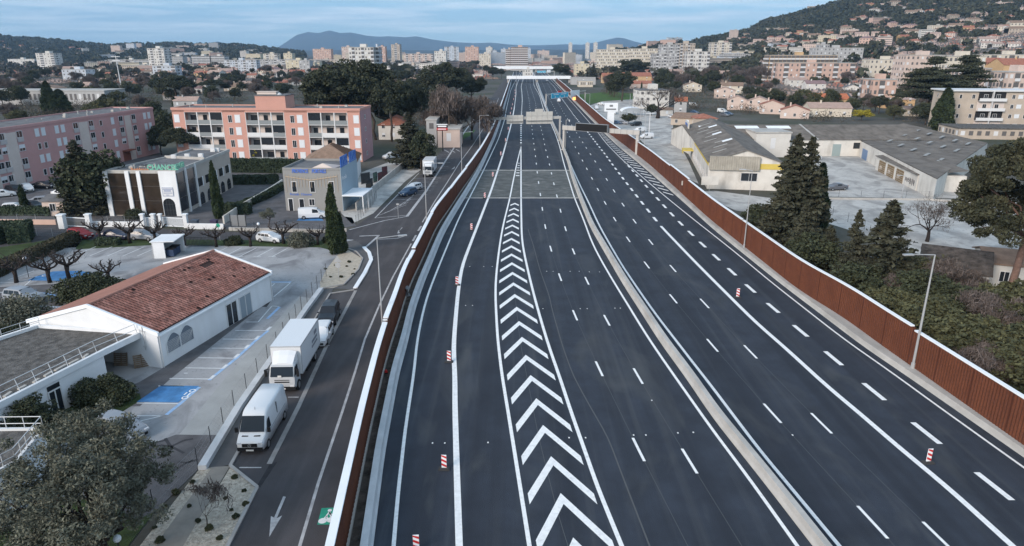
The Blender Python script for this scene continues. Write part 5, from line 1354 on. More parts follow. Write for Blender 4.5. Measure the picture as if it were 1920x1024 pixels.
for k in range(5):
    a = p2+1.2+k*(Ls-p2-1)/5
    o = side(M_glass, 'window', a, a+1.9, H3*.45, H3*.45+1.5, 0, .06); side(M_wall, 'white_pier', a+2.0, a+2.35, H3*.42, H3*.42+1.8, 0, .08)
    m = MB(); n = 8; P_ = [(-1.0,0),(1.0,0)]+[(cos(pi*i/n), 1.3+.9*sin(pi*i/n)) for i in range(n+1)]
    m.face([(p[0]+a+1.0, -.05, p[1]+.1) for p in P_]); o = m.build('arched_window', M_glass, t, loc=(pts[1][0], pts[1][1], 0)); o.rotation_euler = (0,0,rs)
    m = MB()
    for x in (-.4,.4): m.box(a+1+x-.03, a+1+x+.03, -.09, -.05, .1, 2.2)
    m.box(a, a+2, -.09, -.05, 1.3, 1.38); m.build('frame', M_mdark, o)
M_grl = mat('pale_green_letters', (.16,.42,.32), .5); M_orl = mat('orange_letters', (.45,.20,.10), .6)
text_mesh(t, 'rooftop_letters', 'CHANCEL', 1.25, M_grl, (uf(277), .1, H3+.3), (pi/2,0,0), .05, .035, sx=.92)
text_mesh(t, 'rooftop_letters', 'CENTER', 1.25, M_grl, (pts[1][0]+.1*cos(rs), pts[1][1], H3+.3), (pi/2,0,rs), .05, .035, sx=.85)
text_mesh(t, 'rooftop_letters', 'Residence', .75, M_orl, (uf(247), -.1, H3+.15), (pi/2,0,0), .03, .02)
text_mesh(t, 'rooftop_letters', 'THE', .6, M_mdark, (uf(263), .6, H3+.7), (pi/2,0,0), .03, .01)
clutter(t, pts[0][0]+3, pts[1][0]-1, 2, 6, H3, 6, 8)
m = MB(); b0, b1 = Vector(pts[4]), Vector(pts[1])+sd*.5; d = (b1-b0); q = Vector((-d.y, d.x)).normalized()*.12; m.prism([b0-q, b1-q, b1+q, b0+q], H3, H3+.5); m.build('parapet', M_conc, t)
for k, (fx, fy) in enumerate(((.35,.55),(.55,.6),(.8,.62),(.72,.9),(.8,.92))):
    p = Vector(pts[0])*(1-fx)*(1-fy)+Vector(pts[1])*fx*(1-fy)+Vector(pts[3])*(1-fx)*fy+Vector(pts[2])*fx*fy
    m = MB(); m.cbox((0,0,.4), .9, .5, .7); m.tube((0,-.26,.4),(0,-.28,.4), .26, n=10); m.build('air_conditioner', M_frame, t, loc=(p.x, p.y, H3))

# ============================================================ gate dealer's building
H4 = HT(536.7, 395, 314.5); a4, b4 = G(528.9,314.5,H4), G(637.5,315.3,H4); e4 = G(668,298,H4)
t, L = frame('shop_building', 'grey two-storey gate shop with blue lettering and beige fence mural', 'shop', a4, b4)
Mi = (Matrix.Translation(t.location) @ Matrix.Rotation(t.rotation_euler.z, 4, 'Z')).inverted(); pe = (Mi @ Vector((e4.x, e4.y, 0)))[:2]
pts = [(0,0),(L,0),pe,(pe[0]-L,pe[1])]
mb = MB(); mb.prism(pts, 0, H4-.4, 0); mb.build('wall', mat('grey_render', (.25,.25,.245), .85, .05, .4), t)
mb = MB(); mb.prism(pts, H4-.397, H4-.35, 0); mb.build('roof', M_roofg, t); mb = MB()
for i, (a, b) in enumerate(zip(pts, pts[1:]+pts[:1])):
    A2, B2 = Vector(a), Vector(b); d = (B2-A2).normalized(); q = Vector((d.y, -d.x))*.0; w_ = Vector((-d.y, d.x))*.2; mb.prism([A2, B2, B2+w_, A2+w_], H4-.42, H4+.003*i)
mb.build('parapet', MATS['grey_render'], t)
m = MB(); m.tube((L*.28,3.2,H4-1.6),(L*.28,3.2,H4-1.6), .1); m.face([(L*.45,1.4,H4-.3),(L*.85,1.4,H4-.3),(L*.65,1.8,H4+.55)]); m.face([(L*.85,1.4,H4-.3),(L*.9,5,H4-.3),(L*.65,1.8,H4+.55)]); m.face([(L*.45,1.4,H4-.3),(L*.5,5,H4-.3),(L*.65,1.8,H4+.55)]); m.build('roof_light', M_bande, t)
uw = lambda px, py: on_wall(a4, b4, px, py)
def wrect(pa, pb): (u0, z1), (u1, z0) = uw(*pa), uw(*pb); return u0, u1, z0, z1
for r_ in (((547,341),(557,360)),((581,341),(591,360)),((617,341),(627,360)),((561,373),(571,390)),((580,373),(590,385))):
    u0, u1, z0, z1 = wrect(*r_); win(t, (u0+u1)/2, z0, u1-u0, z1-z0)
u0, u1, z0, z1 = wrect((541,373),(551,397)); m = MB(); m.box(u0, u1, -.05, 0, 0, z1); o = m.build('door', M_glass, t); m = MB(); m.box(u0-.12,u0,-.08,0,0,z1+.1); m.box(u1,u1+.12,-.08,0,0,z1+.1); m.box(u0,u1,-.08,0,z1,z1+.1); m.build('frame', M_frame, o)
M_bl = mat('blue_letters', (.10,.20,.62), .5)
(u0, z0) = uw(550, 324); text_mesh(t, 'shop_lettering', 'PROVENCE', .95, M_bl, (u0-.2, -.08, z0), (pi/2,0,0), .03, .015, sx=.60)
(u1, _) = uw(585, 324); text_mesh(t, 'shop_lettering', 'PORTAILS', .95, M_bl, (u1, -.08, z0), (pi/2,0,0), .03, .015, sx=.60)
m = MB(); M_mur = mat('beige_mural', (.42,.33,.24), .7)
for k in range(17):
    px = 535+k*6.05; f = abs(px-583)/48; u, zt = uw(px, 334-7*f); _, zb = uw(px, 352+(8 if k in (0,16) else -2*f)); m.tube((u,-.04,zb),(u,-.04,zt), .035, n=4)
for k in range(16):
    pa, pb = 535+k*6.05, 541+k*6.05; m.tube((uw(pa, 331+7*(1-abs(pa-583)/48))[0],-.045,uw(pa, 331+7*(1-abs(pa-583)/48))[1]),(uw(pb, 331+7*(1-abs(pb-583)/48))[0],-.045,uw(pb, 331+7*(1-abs(pb-583)/48))[1]), .07, n=5)
m.build('mural', M_mur, t)
(u0, z0) = uw(544, 366); text_mesh(t, 'shop_lettering', 'Portails  Clotures', .55, M_bl, (u0, -.06, z0), (pi/2,0,0), .01)
sd = Vector(pe)-Vector((L,0)); Ls = sd.length; rs = atan2(sd.y, sd.x)
m = MB(); m.box(0, Ls, -.06, .0, 0, H4+.05); o = m.build('side_wall', mat('pale_blue_render', (.30,.38,.44), .7, .06, .3), t, loc=(L,0,0)); o.rotation_euler = (0,0,rs)
def sidet(o_mesh): o_mesh.rotation_euler = (0,0,rs)
m = MB(); m.tube((0,0,0),(0,0,0),.01)
M_sgn = mat('blue_sign_panel', (.02,.12,.45), .4)
for (pa, pb) in (((633,297),(651,314)),((653,284),(667,304))):
    (ua, za), (ub, zb) = on_wall(b4, e4, pa[0], pa[1]), on_wall(b4, e4, pb[0], pb[1]); ua, ub = max(.1, min(ua, Ls)), min(max(ub, ua+1.2), Ls+1)
    m = MB(); m.box(ua, ub, -.12, -.06+.02, H4+.05, H4+1.9); o = m.build('sign_board', M_sgn, t, loc=(L,0,0)); o.rotation_euler = (0,0,rs)
    m = MB(); w = ub-ua
    for (x0, z0, x1, z1) in ((.15,.3,.45,1.5),(.45,1.5,.6,.4),(.6,.4,.9,1.1),(.1,.2,.9,.25),(.25,1.6,.8,1.7)): m.tube((ua+w*x0,-.13,H4+.05+z0),(ua+w*x1,-.13,H4+.05+z1), .035, n=4)
    q = m.build('sign_emblem', M_bluep, o)
text_mesh(o.parent, 'wall_lettering', 'Portails', 1.0, M_cap, (L+cos(rs)*.3+sin(rs)*.09, sin(rs)*.3-cos(rs)*.09, H4-2.2), (pi/2,0,rs), .01)
# tiled wing behind
g0, g1 = G(668, 343), G(727, 300); g2 = Vector((g0.x, g0.y, 0))
t, L = frame('tiled_workshop', 'brown tiled hipped workshop behind the pale blue side wall', 'workshop', g0+Vector((-11,-1.5,0)), g0)
mb = MB(); Lw = 14.5; mb.box(0, L, 0, Lw, 0, 4.3); mb.build('wall', M_wall, t); mb = MB(); hip_roof(mb, 0, L, 0, Lw, 4.32, 7.6, .4); ro = mb.build('roof', M_tileb, t)
mb = MB()
for k in range(24):
    y = .2+k*.6; 
    if y < Lw: zt = 7.6*min(1, 1) ; f = min(1, min(y, Lw-y)/(L/2)); x = L+.3-(L/2+.3)*f; z = 4.42+3.2*f; mb.tube((L+.35,y,4.42),(x,y,z+.03), .05, n=4)
mb.build('tile_ridge', mat('brown_tile_ridge', (.12,.08,.06), .85), t)
# pergola, patio pieces and stored gates
g = [G(634,388), G(648,386), G(673,371), G(660,372)]
t = thing('pergola', 'white flat pergola standing in front of the gate shop', 'pergola', (g[0].x, g[0].y, 0)); z = 2.9
hh = 2.8; wd = (V2(e4)-V2(b4)).normalized(); wo = Vector((wd.y, -wd.x)); cq = [V2(b4)+wd*u+wo*v for u, v in ((-.6,.12),(-.6,3.8),(6.6,3.8),(6.6,.12))]; P_ = cq
mb = MB(); mb.prism([tuple(p-V2(g[0])) for p in cq], hh, hh+.14, 0); mb.build('canopy', M_cap, t)
for k, p in enumerate((P_[1], (P_[1]+P_[2])/2, P_[2])):
    p = V2(p)-V2(g[0]); m = MB(); m.box(-.09,.09,-.09,.09,0,hh-.002); m.build('post', M_frame, t, loc=(p.x, p.y, 0))
r = random.Random(12)
for k, (px, py, hpx, w, mm, lb) in enumerate(((694,352,1.9,2.0,M_mdark,'black metal gate leaning in the shop yard'),(704,342,2.2,1.6,mat('green_panel',(.08,.16,.13),.6),'green display gate in the shop yard'),(713,340,2.0,1.8,mat('maroon_panel',(.12,.03,.04),.6),'maroon gate panel standing in the shop yard'),(722,332,2.4,1.6,mat('maroon_panel',(.12,.03,.04),.6),'tall maroon gate panel at the far end of the shop yard'),(686,345,2.4,2.4,M_mdark,'black carport frame beside the pale blue wall'),(692,362,2.0,1.5,M_wood,'brown wooden gate near the pergola'))):
    gg = G(px, py); t = thing('display_gate', lb, 'gate', (gg.x, gg.y, 0), .9+.5*r.random()); m = MB(); n = 7
    for z in (.15, hpx*.5, hpx-.1): m.box(-w/2, w/2, -.03, .03, z, z+.1)
    for i in range(n+1): x = -w/2+w*i/n; m.box(x-.035, x+.035, -.028, .028, 0, hpx)
    m.build('frame', M_mdark, t); m = MB(); m.box(-w/2+.05, w/2-.05, -.012, .012, .2, hpx*.95); m.build('panel', mm, t)

# ============================================================ villas and small blocks
WALLS = {'white': mat('offwhite_render', (.56,.545,.515), .85, .08, .3), 'cream': M_cream, 'pink': mat('pale_pink_render', (.52,.42,.37), .85, .08, .3), 'ochre': mat('ochre_render', (.50,.34,.19), .85, .08, .3), 'yellow': mat('yellow_render', (.54,.48,.36), .85, .08, .3), 'grey': mat('grey_white_render', (.38,.38,.38), .85, .08, .3),
         'beige': mat('stone_beige_render', (.42,.36,.30), .85, .1, .3), 'blue': mat('bluish_white_render', (.45,.49,.54), .85, .08, .3), 'salmon': mat('soft_salmon_render', (.50,.35,.29), .85, .08, .3)}
ROOFS = {'red': M_tile, 'brown': M_tileb, 'orange': M_tileo, 'grey': M_roofg, 'mauve': mat('mauve_roof_tiles', (.22,.15,.15), .88, .2, .8), 'rubble': M_dirt, 'pale': mat('pale_pink_tiles', (.36,.26,.22), .88, .15, .8)}
def villa(label, pxl, pxr, py, he=3.0, hr=4.8, dp=9, axis='x', wall='cream', roof='red', hip=False, rot=0.0, z0=0.0, nw=3, D=None, cat='house', chim=True):
    """house whose front eave spans pxl..pxr at row py"""
    if D: a, b = GD(pxl, py, D), GD(pxr, py, D); z0 = a.z-he
    else: a, b = G(pxl, py, he+z0), G(pxr, py, he+z0)
    W = (V2(b)-V2(a)).length; c = (a+b)/2; t = thing('villa', label, cat, (c.x, c.y, z0), atan2(b.y-a.y, b.x-a.x)+rot)
    mb = MB(); x0, x1 = -W/2, W/2
    if hip: mb.box(x0, x1, 0, dp, -.5, he)
    else: gable_walls(mb, x0, x1, 0, dp, he, hr, axis)
    mb.build('wall', WALLS[wall], t); mb = MB()
    if hip: hip_roof(mb, x0, x1, 0, dp, he+.02, hr)
    else: gable_roof(mb, x0, x1, 0, dp, he, hr, axis, .3)
    mb.build('roof', ROOFS[roof], t)
    fl = 1 if he < 4.2 else max(2, int(he/3))
    for f in range(fl):
        for k in range(nw):
            x = x0+W*(k+.5)/nw; win(t, x, .9+f*2.7, .9, 1.2, 0, 0, ('window','half','shutter')[(k+f*2+len(label)) % 3])
        win(t, x1, .9+f*2.7, .9, 1.2, dp*.5, pi/2); win(t, x0, .9+f*2.7, .9, 1.2, dp*.5, -pi/2)
    if chim: m = MB(); m.box(x0+W*.3, x0+W*.3+.6, dp*.4, dp*.4+.6, he, hr+.9); m.box(x0+W*.3-.08, x0+W*.3+.68, dp*.4-.08, dp*.4+.68, hr+.9, hr+1.0); m.build('chimney', WALLS[wall], t)
    return t
def block(label, pxl, pxr, py, H=None, dp=12, floors=4, cols=8, wall='white', style='grid', rot=0.0, D=None, z0=0.0, name='apartment_building', group=None, hut=True, roofc=None):
    """flat-roofed building whose front top edge spans pxl..pxr at row py"""
    if D: a, b = GD(pxl, py, D), GD(pxr, py, D); H = a.z-z0
    else: a, b = G(pxl, py, H+z0), G(pxr, py, H+z0)
    W = (V2(b)-V2(a)).length; c = (a+b)/2; t = thing(name, label, 'building', (c.x, c.y, z0), atan2(b.y-a.y, b.x-a.x)+rot, group)
    x0, x1 = -W/2, W/2; fh = H/floors; mb = MB(); mb.box(x0, x1, 0, dp, -2, H)
    def facade(P):           # P(u, z, off) -> point ; length Lf
        pass
    for (Lf, f) in ((W, lambda u, z, o: (x0+u, -o, z)), (dp, lambda u, z, o: (x1+o, u, z)), (dp, lambda u, z, o: (x0-o, u, z))):
        n = max(1, int(round(cols*Lf/W)))
        for i in range(floors):
            zb = i*fh
            if style == 'bands':
                mb.face([f(.3,zb+fh*.42,.03), f(Lf-.3,zb+fh*.42,.03), f(Lf-.3,zb+fh*.92,.03), f(.3,zb+fh*.92,.03)], 1)
                for s in (0,):
                    p = [f(0,zb+.02,.9), f(Lf,zb+.02,.9), f(Lf,zb+fh*.36,.9), f(0,zb+fh*.36,.9), f(0,zb+.02,.0), f(Lf,zb+.02,.0)]
                    mb.face([p[0],p[1],p[2],p[3]], 2); mb.face([p[4],p[5],p[1],p[0]], 2)
                for k in range(1, n): u = Lf*k/n; mb.face([f(u-.15,zb,.91), f(u+.15,zb,.91), f(u+.15,zb+fh,.91), f(u-.15,zb+fh,.91)], 0)
            else:
                for k in range(n):
                    u = Lf*(k+.5)/n; w = min(.65, Lf/n*.28)
                    if style == 'mixed' and k % 3 == 1:
                        w = Lf/n*.46; mb.face([f(u-w,zb+fh*.30,.03), f(u+w,zb+fh*.30,.03), f(u+w,zb+fh*.92,.03), f(u-w,zb+fh*.92,.03)], 1)
                        mb.face([f(u-w,zb+.1,.5), f(u+w,zb+.1,.5), f(u+w,zb+fh*.36,.5), f(u-w,zb+fh*.36,.5)], 2); mb.face([f(u-w,zb+.1,.5), f(u+w,zb+.1,.5), f(u+w,zb+.1,.0), f(u-w,zb+.1,.0)], 2)
                    else: mb.face([f(u-w,zb+fh*.36,.03), f(u+w,zb+fh*.36,.03), f(u+w,zb+fh*.80,.03), f(u-w,zb+fh*.80,.03)], 1 if (i*7+k*3) % 4 else 2)
    mb.build('wall', [WALLS[wall], mat('far_window', (.12,.115,.115), .5), M_frame], t)
    mb = MB(); mb.box(x0-.2, x1+.2, -.2, dp+.2, H, H+.35); mb.build('roof', roofc or M_conc, t)
    if hut: m = MB(); m.box(x0+W*.42, x0+W*.42+min(6, W*.25), dp*.3, dp*.7, H+.35, H+2.9); m.build('roof_hut', WALLS[wall], t)
    return t
# ============================================================ right-hand warehouses
M_fibro = mat('grey_fibre_cement_roof', (.150,.132,.115), .92, .3, .35, bump=.2); mixcol(M_fibro, noise_fac(M_fibro, .8, .5, .75, (1,.3,1)), (.075,.062,.052), mult=.65)
M_ware = mat('stained_white_render', (.58,.56,.52), .88, .08, .3); mixcol(M_ware, noise_fac(M_ware, .5, .5, .72, (1,1,.4)), (.32,.30,.27), mult=.6)
M_yel = mat('yellow_paint', (.55,.42,.10), .7, .1, .5)
def skylights(t, spots, name='skylight', sx=1.0, sy=2.2, m=None):
    for (x, y, z, tilt, ax) in spots:
        mb = MB(); mb.cbox((0,0,.06), sx, sy, .08); o = mb.build(name, m or M_cap, t, loc=(x,y,z)); o.rotation_euler = ((tilt,0,0) if ax == 'x' else (0,tilt,0))
# long warehouse beside the noise wall
a, b = G(1325, 354), G(1452, 352); he = HT(1325, 354, 303); 
t, L = frame('warehouse', 'grey gable-roofed warehouse with corrugated front and yellow trim beside the noise wall', 'warehouse', a, b)
far = G(1264, 238); dW = (V2(far)-V2(a)).length; dirl = (V2(far)-V2(a)).normalized(); t.rotation_euler.z = atan2(dirl.y, dirl.x)-pi/2
hr = he+2.4; Lw = min(dW, 70)
mb = MB(); gable_walls(mb, 0, L, 0, Lw, he, hr); mb.build('wall', M_ware, t); mb = MB(); gable_roof(mb, 0, L, 0, Lw, he, hr, 'y', .3, .1); mb.build('roof', M_fibro, t)
sl = atan2(hr-he, L/2); 
for k in range(9): y = Lw*(.12+.09*k); skylights(t, [(L*.2+.9*(k % 3), y, he+(hr-he)*(L*.2+.9*(k % 3))/(L/2)+.1, -sl, 'y')], sx=3.0, sy=.55, m=mat('pale_roof_sheet', (.30,.30,.29), .7))
skylights(t, [(L*.40, Lw*.28, he+(hr-he)*.8+.12, -sl, 'y'), (L*.36, Lw*.5, he+(hr-he)*.72+.12, -sl, 'y'), (L*.40, Lw*.72, he+(hr-he)*.8+.12, -sl, 'y')], sx=2.2, sy=1.8)
mb = MB(); n = 44; w0 = L*.68
for i in range(n): x = .1+w0*i/n; mb.raw([(x,-.5-.05*(i%2),he-1.6),(x+w0/n,-.5-.05*((i+1)%2),he-1.6),(x+w0/n,-.5-.05*((i+1)%2),he+1.2),(x,-.5-.05*(i%2),he+1.2)], [(0,1,2,3)])
mb.box(.1, w0, -.44, 0, he-1.6, he+1.2); mb.build('corrugated_panel', mat('weathered_corrugated_sheet', (.30,.28,.24), .8, .2, .6), t)
mb = MB(); mb.box(w0+.1, L+.1, -.08, -.0, he-1.3, he-.2); mb.box(-.06, 0, .3, Lw*.5, he-.9, he-.1); mb.build('yellow_band', M_yel, t)
u0, z1 = on_wall(a, b, 1386, 322); u1, z0 = on_wall(a, b, 1412, 336); win(t, (u0+u1)/2, z0, u1-u0, max(1, z1-z0))
for k in range(14): win(t, 0, 1.3, 1.6, 1.1, 2+k*3.6, -pi/2)
m = MB(); y0 = Lw*.52; m.box(-2.6, 0, y0, y0+4.5, 2.7, 3.0); m.box(-2.6,-2.5, y0, y0+4.5, 2.0, 2.7); m.build('yellow_canopy', M_yel, t)
m = MB(); m.box(-.3, .1, Lw*.80, Lw*.95, 0, he+2.2); o = m.build('sign_wall', M_ware, t); m = MB(); m.box(-.36, -.3, Lw*.82, Lw*.93, he-.6, he+1.8); m.build('poster', M_sgn, o)
# back range
H = 5.2; a, b = G(1494, 262, 4.4), G(1607, 262, 4.4); a0 = G(1300, 262, 4.4)
t = thing('warehouse', 'long low dark-roofed warehouse range closing the back of the yard', 'warehouse', (a0.x, a0.y, 0), 0); W = G(1745, 262, 4.4).x-a0.x
mb = MB(); gable_walls(mb, 0, W, 0, 26, 4.4, 7.0, 'x'); mb.build('wall', M_ware, t); mb = MB(); gable_roof(mb, 0, W, 0, 26, 4.4, 7.0, 'x', .3, .1); mb.build('roof', M_fibro, t)
mb = MB(); x = G(1533,262,4.4).x-a0.x; mb.box(x-.25, x+.25, -.35, 13, 4.4, 4.5); 
v = MB(); v.raw([(x-.3,-.4,4.5),(x+.3,-.4,4.5),(x+.3,13,7.25),(x-.3,13,7.25)], [(0,1,2,3)]); v.build('roof_joint', M_conc, t)
for px in (1330,1401,1463): skylights(t, [(G(px,262,4.4).x-a0.x+3, 10.2, 4.4+2.6*10.2/13+.15, sl*.7, 'x')], sx=6.5, sy=2.2)
skylights(t, [(G(1361,262,4.4).x-a0.x+2, 9.4, 4.4+2.6*9.4/13+.15, sl*.7, 'x')], sx=2, sy=2)
for (pa, pb, kk) in (((1538,266,),(1553,286),'d'),((1575,264),(1597,273),'w')):
    x0, x1 = G(pa[0],286).x-a0.x, G(pb[0],286).x-a0.x; m = MB()
    if kk == 'd': m.box(x0, x1, -.05, 0, 0, 3.2); m.build('door', mat('greenish_grey_door', (.26,.32,.32), .6), t)
    else: m.box(x0, x1, -.05, 0, 2.0, 3.6); m.build('window', M_glass, t)
# white box on the range
block('white box-shaped annex rising through the grey warehouse roof', 1419, 1484, 250, H=6.3, dp=9, floors=1, cols=1, wall='white', hut=False)
# right range with sloping roof and garages
c0, c1, c2, c3 = G(1607,259,4.6), G(1710,321,4.0), G(1694,232,7.0), G(1846,268,4.6)
A_, B_ = G(1607, 287), G(1660, 327)
t = thing('warehouse', 'broad grey-roofed warehouse with strips of rooflight on the right of the yard', 'warehouse', (0,0,0)); mb = MB()
P_ = [G(1607,260,4.2), G(1694,231,6.6), G(1852,268,4.2), G(1757,335,4.2)]; mid = G(1757,300,6.6)
mb.face([P_[0], P_[1], P_[2], P_[3]]); th = Vector((0,0,.12)); mb.face([p-th for p in P_]); mb.build('roof', M_fibro, t)
mb = MB(); 
for p, q in ((P_[3],P_[0]),(P_[2],P_[3]),(P_[0],P_[1]),(P_[1],P_[2])): mb.face([(p.x,p.y,0),(q.x,q.y,0),(q.x,q.y,q.z-.14),(p.x,p.y,p.z-.14)])
mb.build('wall', M_ware, t)
def bil(u, v): a = P_[0]*(1-u)+P_[1]*u; b = P_[3]*(1-u)+P_[2]*u; return a*(1-v)+b*v
r = random.Random(2); ps = MATS['pale_roof_sheet']
for v in (.12,.27,.42,.57,.72,.86):
    for u in (.25,.55,.8):
        m = MB(); p = bil(u, v); q = bil(u+.09, v); d = (q-p); s = Vector((-d.y, d.x, 0)).normalized()*.35; m.face([p-s+th*.5, q-s+th*.5, q+s+th*.5, p+s+th*.5]); m.build('rooflight', ps, t)
AB0, AB1 = P_[0], P_[3]
def wallbox(name, m_, pa, pb, z0, z1, off=.06):
    ua, _ = on_wall(AB0, AB1, *pa); ub, _ = on_wall(AB0, AB1, *pb); d = (V2(AB1)-V2(AB0)).normalized(); n_ = Vector((-d.y, d.x)); n_ = n_ if n_.x < 0 else -n_
    p, q = V2(AB0)+d*ua, V2(AB0)+d*ub; mb = MB(); mb.prism([p, q, q+n_*off, p+n_*off], z0, z1); return mb.build(name, m_, t)
wallbox('door', mat('blue_steel_door', (.12,.20,.34), .5), (1618,280), (1627,285), 0, 2.6); wallbox('door', M_wood, (1647,290), (1657,297), 0, 2.2)
# garage annex in front
g0, g1 = G(1641, 318), G(1700, 349); h = 3.2
t, L = frame('garage_row', 'low graffiti-covered garage annex with rusty brown doors', 'garage', g0, g1)
mb = MB(); dd = 9.0; mb.box(0, L+5, 0, dd, 0, h); mb.build('wall', M_ware, t); mb = MB(); mb.raw([(-.3,-.4,h),(L+5.3,-.4,h),(L+5.3,dd,h+1.1),(-.3,dd,h+1.1),(-.3,-.4,h+.1),(L+5.3,-.4,h+.1),(L+5.3,dd,h+1.2),(-.3,dd,h+1.2)], [(0,1,2,3),(7,6,5,4),(0,4,5,1),(1,5,6,2),(2,6,7,3),(3,7,4,0)]); mb.build('roof', M_fibro, t)
M_gd = mat('rusty_garage_door', (.20,.14,.075), .7, .3, 1.0)
for k in range(3):
    x = L*(.10+.28*k); m = MB(); m.box(x, x+L*.21, -.06, 0, 0, 2.6); o = m.build('garage_door', M_gd, t)
    m = MB()
    for i in range(5): m.box(x, x+L*.21, -.08, -.06, .3+.45*i, .34+.45*i)
    for j in range(3): m.path([(x+L*.03+.5*j, -.09, .6), (x+L*.05+.5*j, -.09, 1.5), (x+L*.06+.5*j+.15, -.09, .9)], .035, 4)
    m.build('tag_paint', mat('pale_tag_paint', (.45,.44,.42), .7), o)
m = MB(); rr = random.Random(6); x = L*.93
for k in range(9):
    cx_ = x+.25+k*.62; m.path([(cx_+rr.uniform(-.3,.3), -.05, 1.3+rr.uniform(-.7,.7)) for _ in range(5)], .05, 4)
m.build('graffiti', mat('dark_graffiti', (.08,.08,.09), .6), t)
# garages further right, apartment block, hut by the pine
block('long low garage block with flat dark roof right of the warehouses', 1806, 2010, 243, H=3.2, dp=14, floors=1, cols=14, wall='beige', hut=False, name='garage_block', roofc=M_roofd, rot=-.12)
H5 = HT(1779, 243, 171); a5, b5 = G(1780,171,H5), G(1925,172,H5)
t, L = frame('apartment_block', 'beige four-storey apartment block with white balconies right of the dark cypress', 'apartments', a5, b5)
L2 = L+14; dp = 12; mb = MB(); mb.box(0, L2, 0, dp, 0, H5); mb.build('wall', WALLS['beige'], t); mb = MB(); mb.box(-.9, L2+.9, -.9, dp+.9, H5, H5+.45); mb.build('roof', M_frame, t)
u5 = lambda px: on_wall(a5, b5, px, 200)[0]; fh = H5/4
for i in range(4):
    z = i*fh
    for px, w in ((1822,.9),(1798,.7),(1897,.9),(1910,1.6),(1925,.9),(1938,1.5)): win(t, u5(px), z+.9, w, 1.3, 0, 0, 'window' if w < 1.2 else 'shutter')
    ua, ub = u5(1831), u5(1882); m = MB(); m.box(ua, ub, -.05, 0, z+.15, z+fh-.25); m.build('loggia_back', M_dark if i % 2 else M_bande, t)
    m = MB(); m.box(ua, ub, -1.3, 0, z+.0, z+.14); m.box(ua, ub, -1.3, -1.2, z+.14, z+1.05); m.build('balcony', M_frame, t)
    m = MB(); m.box((ua+ub)/2-.08, (ua+ub)/2+.08, -1.25, -.0, z+.14, z+fh-.02); m.build('balcony_divider', M_frame, t)
    for px in (1845,1868): win(t, u5(px), z+.3, 1.2, 2.0, -.05)
    for s in range(2): win(t, 0, z+1, .8, 1.1, 3+5*s, -pi/2)
# ruined hut and rubble-stone building behind the scrub
villa('low stone hut with mossy collapsed tile roof beside the big round pine', 1735, 1845, 508, he=2.6, hr=4.2, dp=9, wall='grey', roof='rubble', rot=-.55, nw=2, chim=False)
villa('small white outbuilding half hidden right of the big pine trunk', 1862, 1990, 500, he=3.0, hr=4.0, dp=7, wall='white', roof='brown', rot=-.4, nw=2, chim=False)
w_px = [(1760,640),(1800,625),(1838,560),(1800,520)]
P = gp([(1828,600),(1862,596),(1888,560)]); mb = MB()
for i in range(2):
    a_, b_ = P[i], P[i+1]; d = (b_-a_).normalized(); q = Vector((-d.y, d.x, 0))*.15; mb.prism([(a_-q)[:2],(b_-q)[:2],(b_+q)[:2],(a_+q)[:2]], 0, 1.9+.01*i)
tag(mb.build('garden_wall', M_ware), 'crumbling whitewashed garden wall among the scrub on the right', 'wall')
# precast panel fence behind the scrub
P = [Vector((LW.x(y)+3.4, y, 0)) for y in (28,36,44,52,60,68)]; t = thing('panel_fence', 'weathered precast concrete panel fence behind the right noise wall', 'fence', (0,0,0))
for i in range(5):
    a_, b_ = P[i], P[i+1]; d = (b_-a_).normalized(); q = Vector((-d.y, d.x, 0))*.04; mb = MB(); mb.prism([(a_-q)[:2],(b_-q)[:2],(b_+q)[:2],(a_+q)[:2]], 0, 1.9); mb.build('panel', M_ware, t)
    mb = MB(); mb.box(-.09,.09,-.09,.09,0,2.05); mb.build('post', M_conc, t, loc=tuple(a_))
def chain_fence(label, px, h, sp=2.5, mesh_m=None, base=0, name='chain_link_fence', pm=None, stays=True):
    P = gp(px); t = thing(name, label, 'fence', tuple(P[0])); o = P[0]; n = 0; mesh = MB()
    for a_, b_ in zip(P, P[1:]):
        L = (b_-a_).length; k = max(1, int(L/sp)); d = (b_-a_)/L
        for i in range(k+1):
            if i == 0 and n: continue
            p = a_+d*(L*i/k)-o; 
            if n < 90: m = MB(); m.tube((0,0,base),(0,0,base+h), .03, n=5); m.build('post', pm or M_mdark, t, loc=(p.x, p.y, 0))
            n += 1
        for z in np.linspace(.1, h-.05, 4): mesh.tube((a_-o)+Vector((0,0,base+z)), (b_-o)+Vector((0,0,base+z)), .008, n=3, cap=False)
        m2 = int(L/.35)
        for i in range(m2):
            p = a_+d*(L*i/m2)-o; q = a_+d*min(L, L*i/m2+h)-o; mesh.tube((p.x,p.y,base+.05),(q.x,q.y,base+h), .004, n=3, cap=False); mesh.tube((q.x,q.y,base+.05),(p.x,p.y,base+h), .004, n=3, cap=False)
    mesh.build('wire_mesh', mesh_m or M_mgrey, t); return t
chain_fence('thin wire fence crossing the pale yard below the parked grey saloon', [(1530,372),(1740,374),(1900,385)], 1.6, 4)
chain_fence('wire fence running diagonally through the lower pale yard', [(1535,392),(1620,430),(1700,470)], 1.6, 4)
chain_fence('dark chain link fence along the low pale wall above the parked van', [(290,962),(372,880),(440,768),(520,653),(566,583),(612,518)], 1.7, 2.4, base=.0)
# low strip of kerb wall in the yard
P = gp([(1530,373.5),(1740,375.5),(1900,388)]); mb = MB()
for i in range(2):
    a_, b_ = P[i], P[i+1]; d = (b_-a_).normalized(); q = Vector((-d.y, d.x, 0))*.12; mb.prism([(a_-q)[:2],(b_-q)[:2],(b_+q)[:2],(a_+q)[:2]], 0, .35+.01*i)
tag(mb.build('low_wall', M_conc), 'low concrete upstand under the wire fence in the right yard', 'wall')

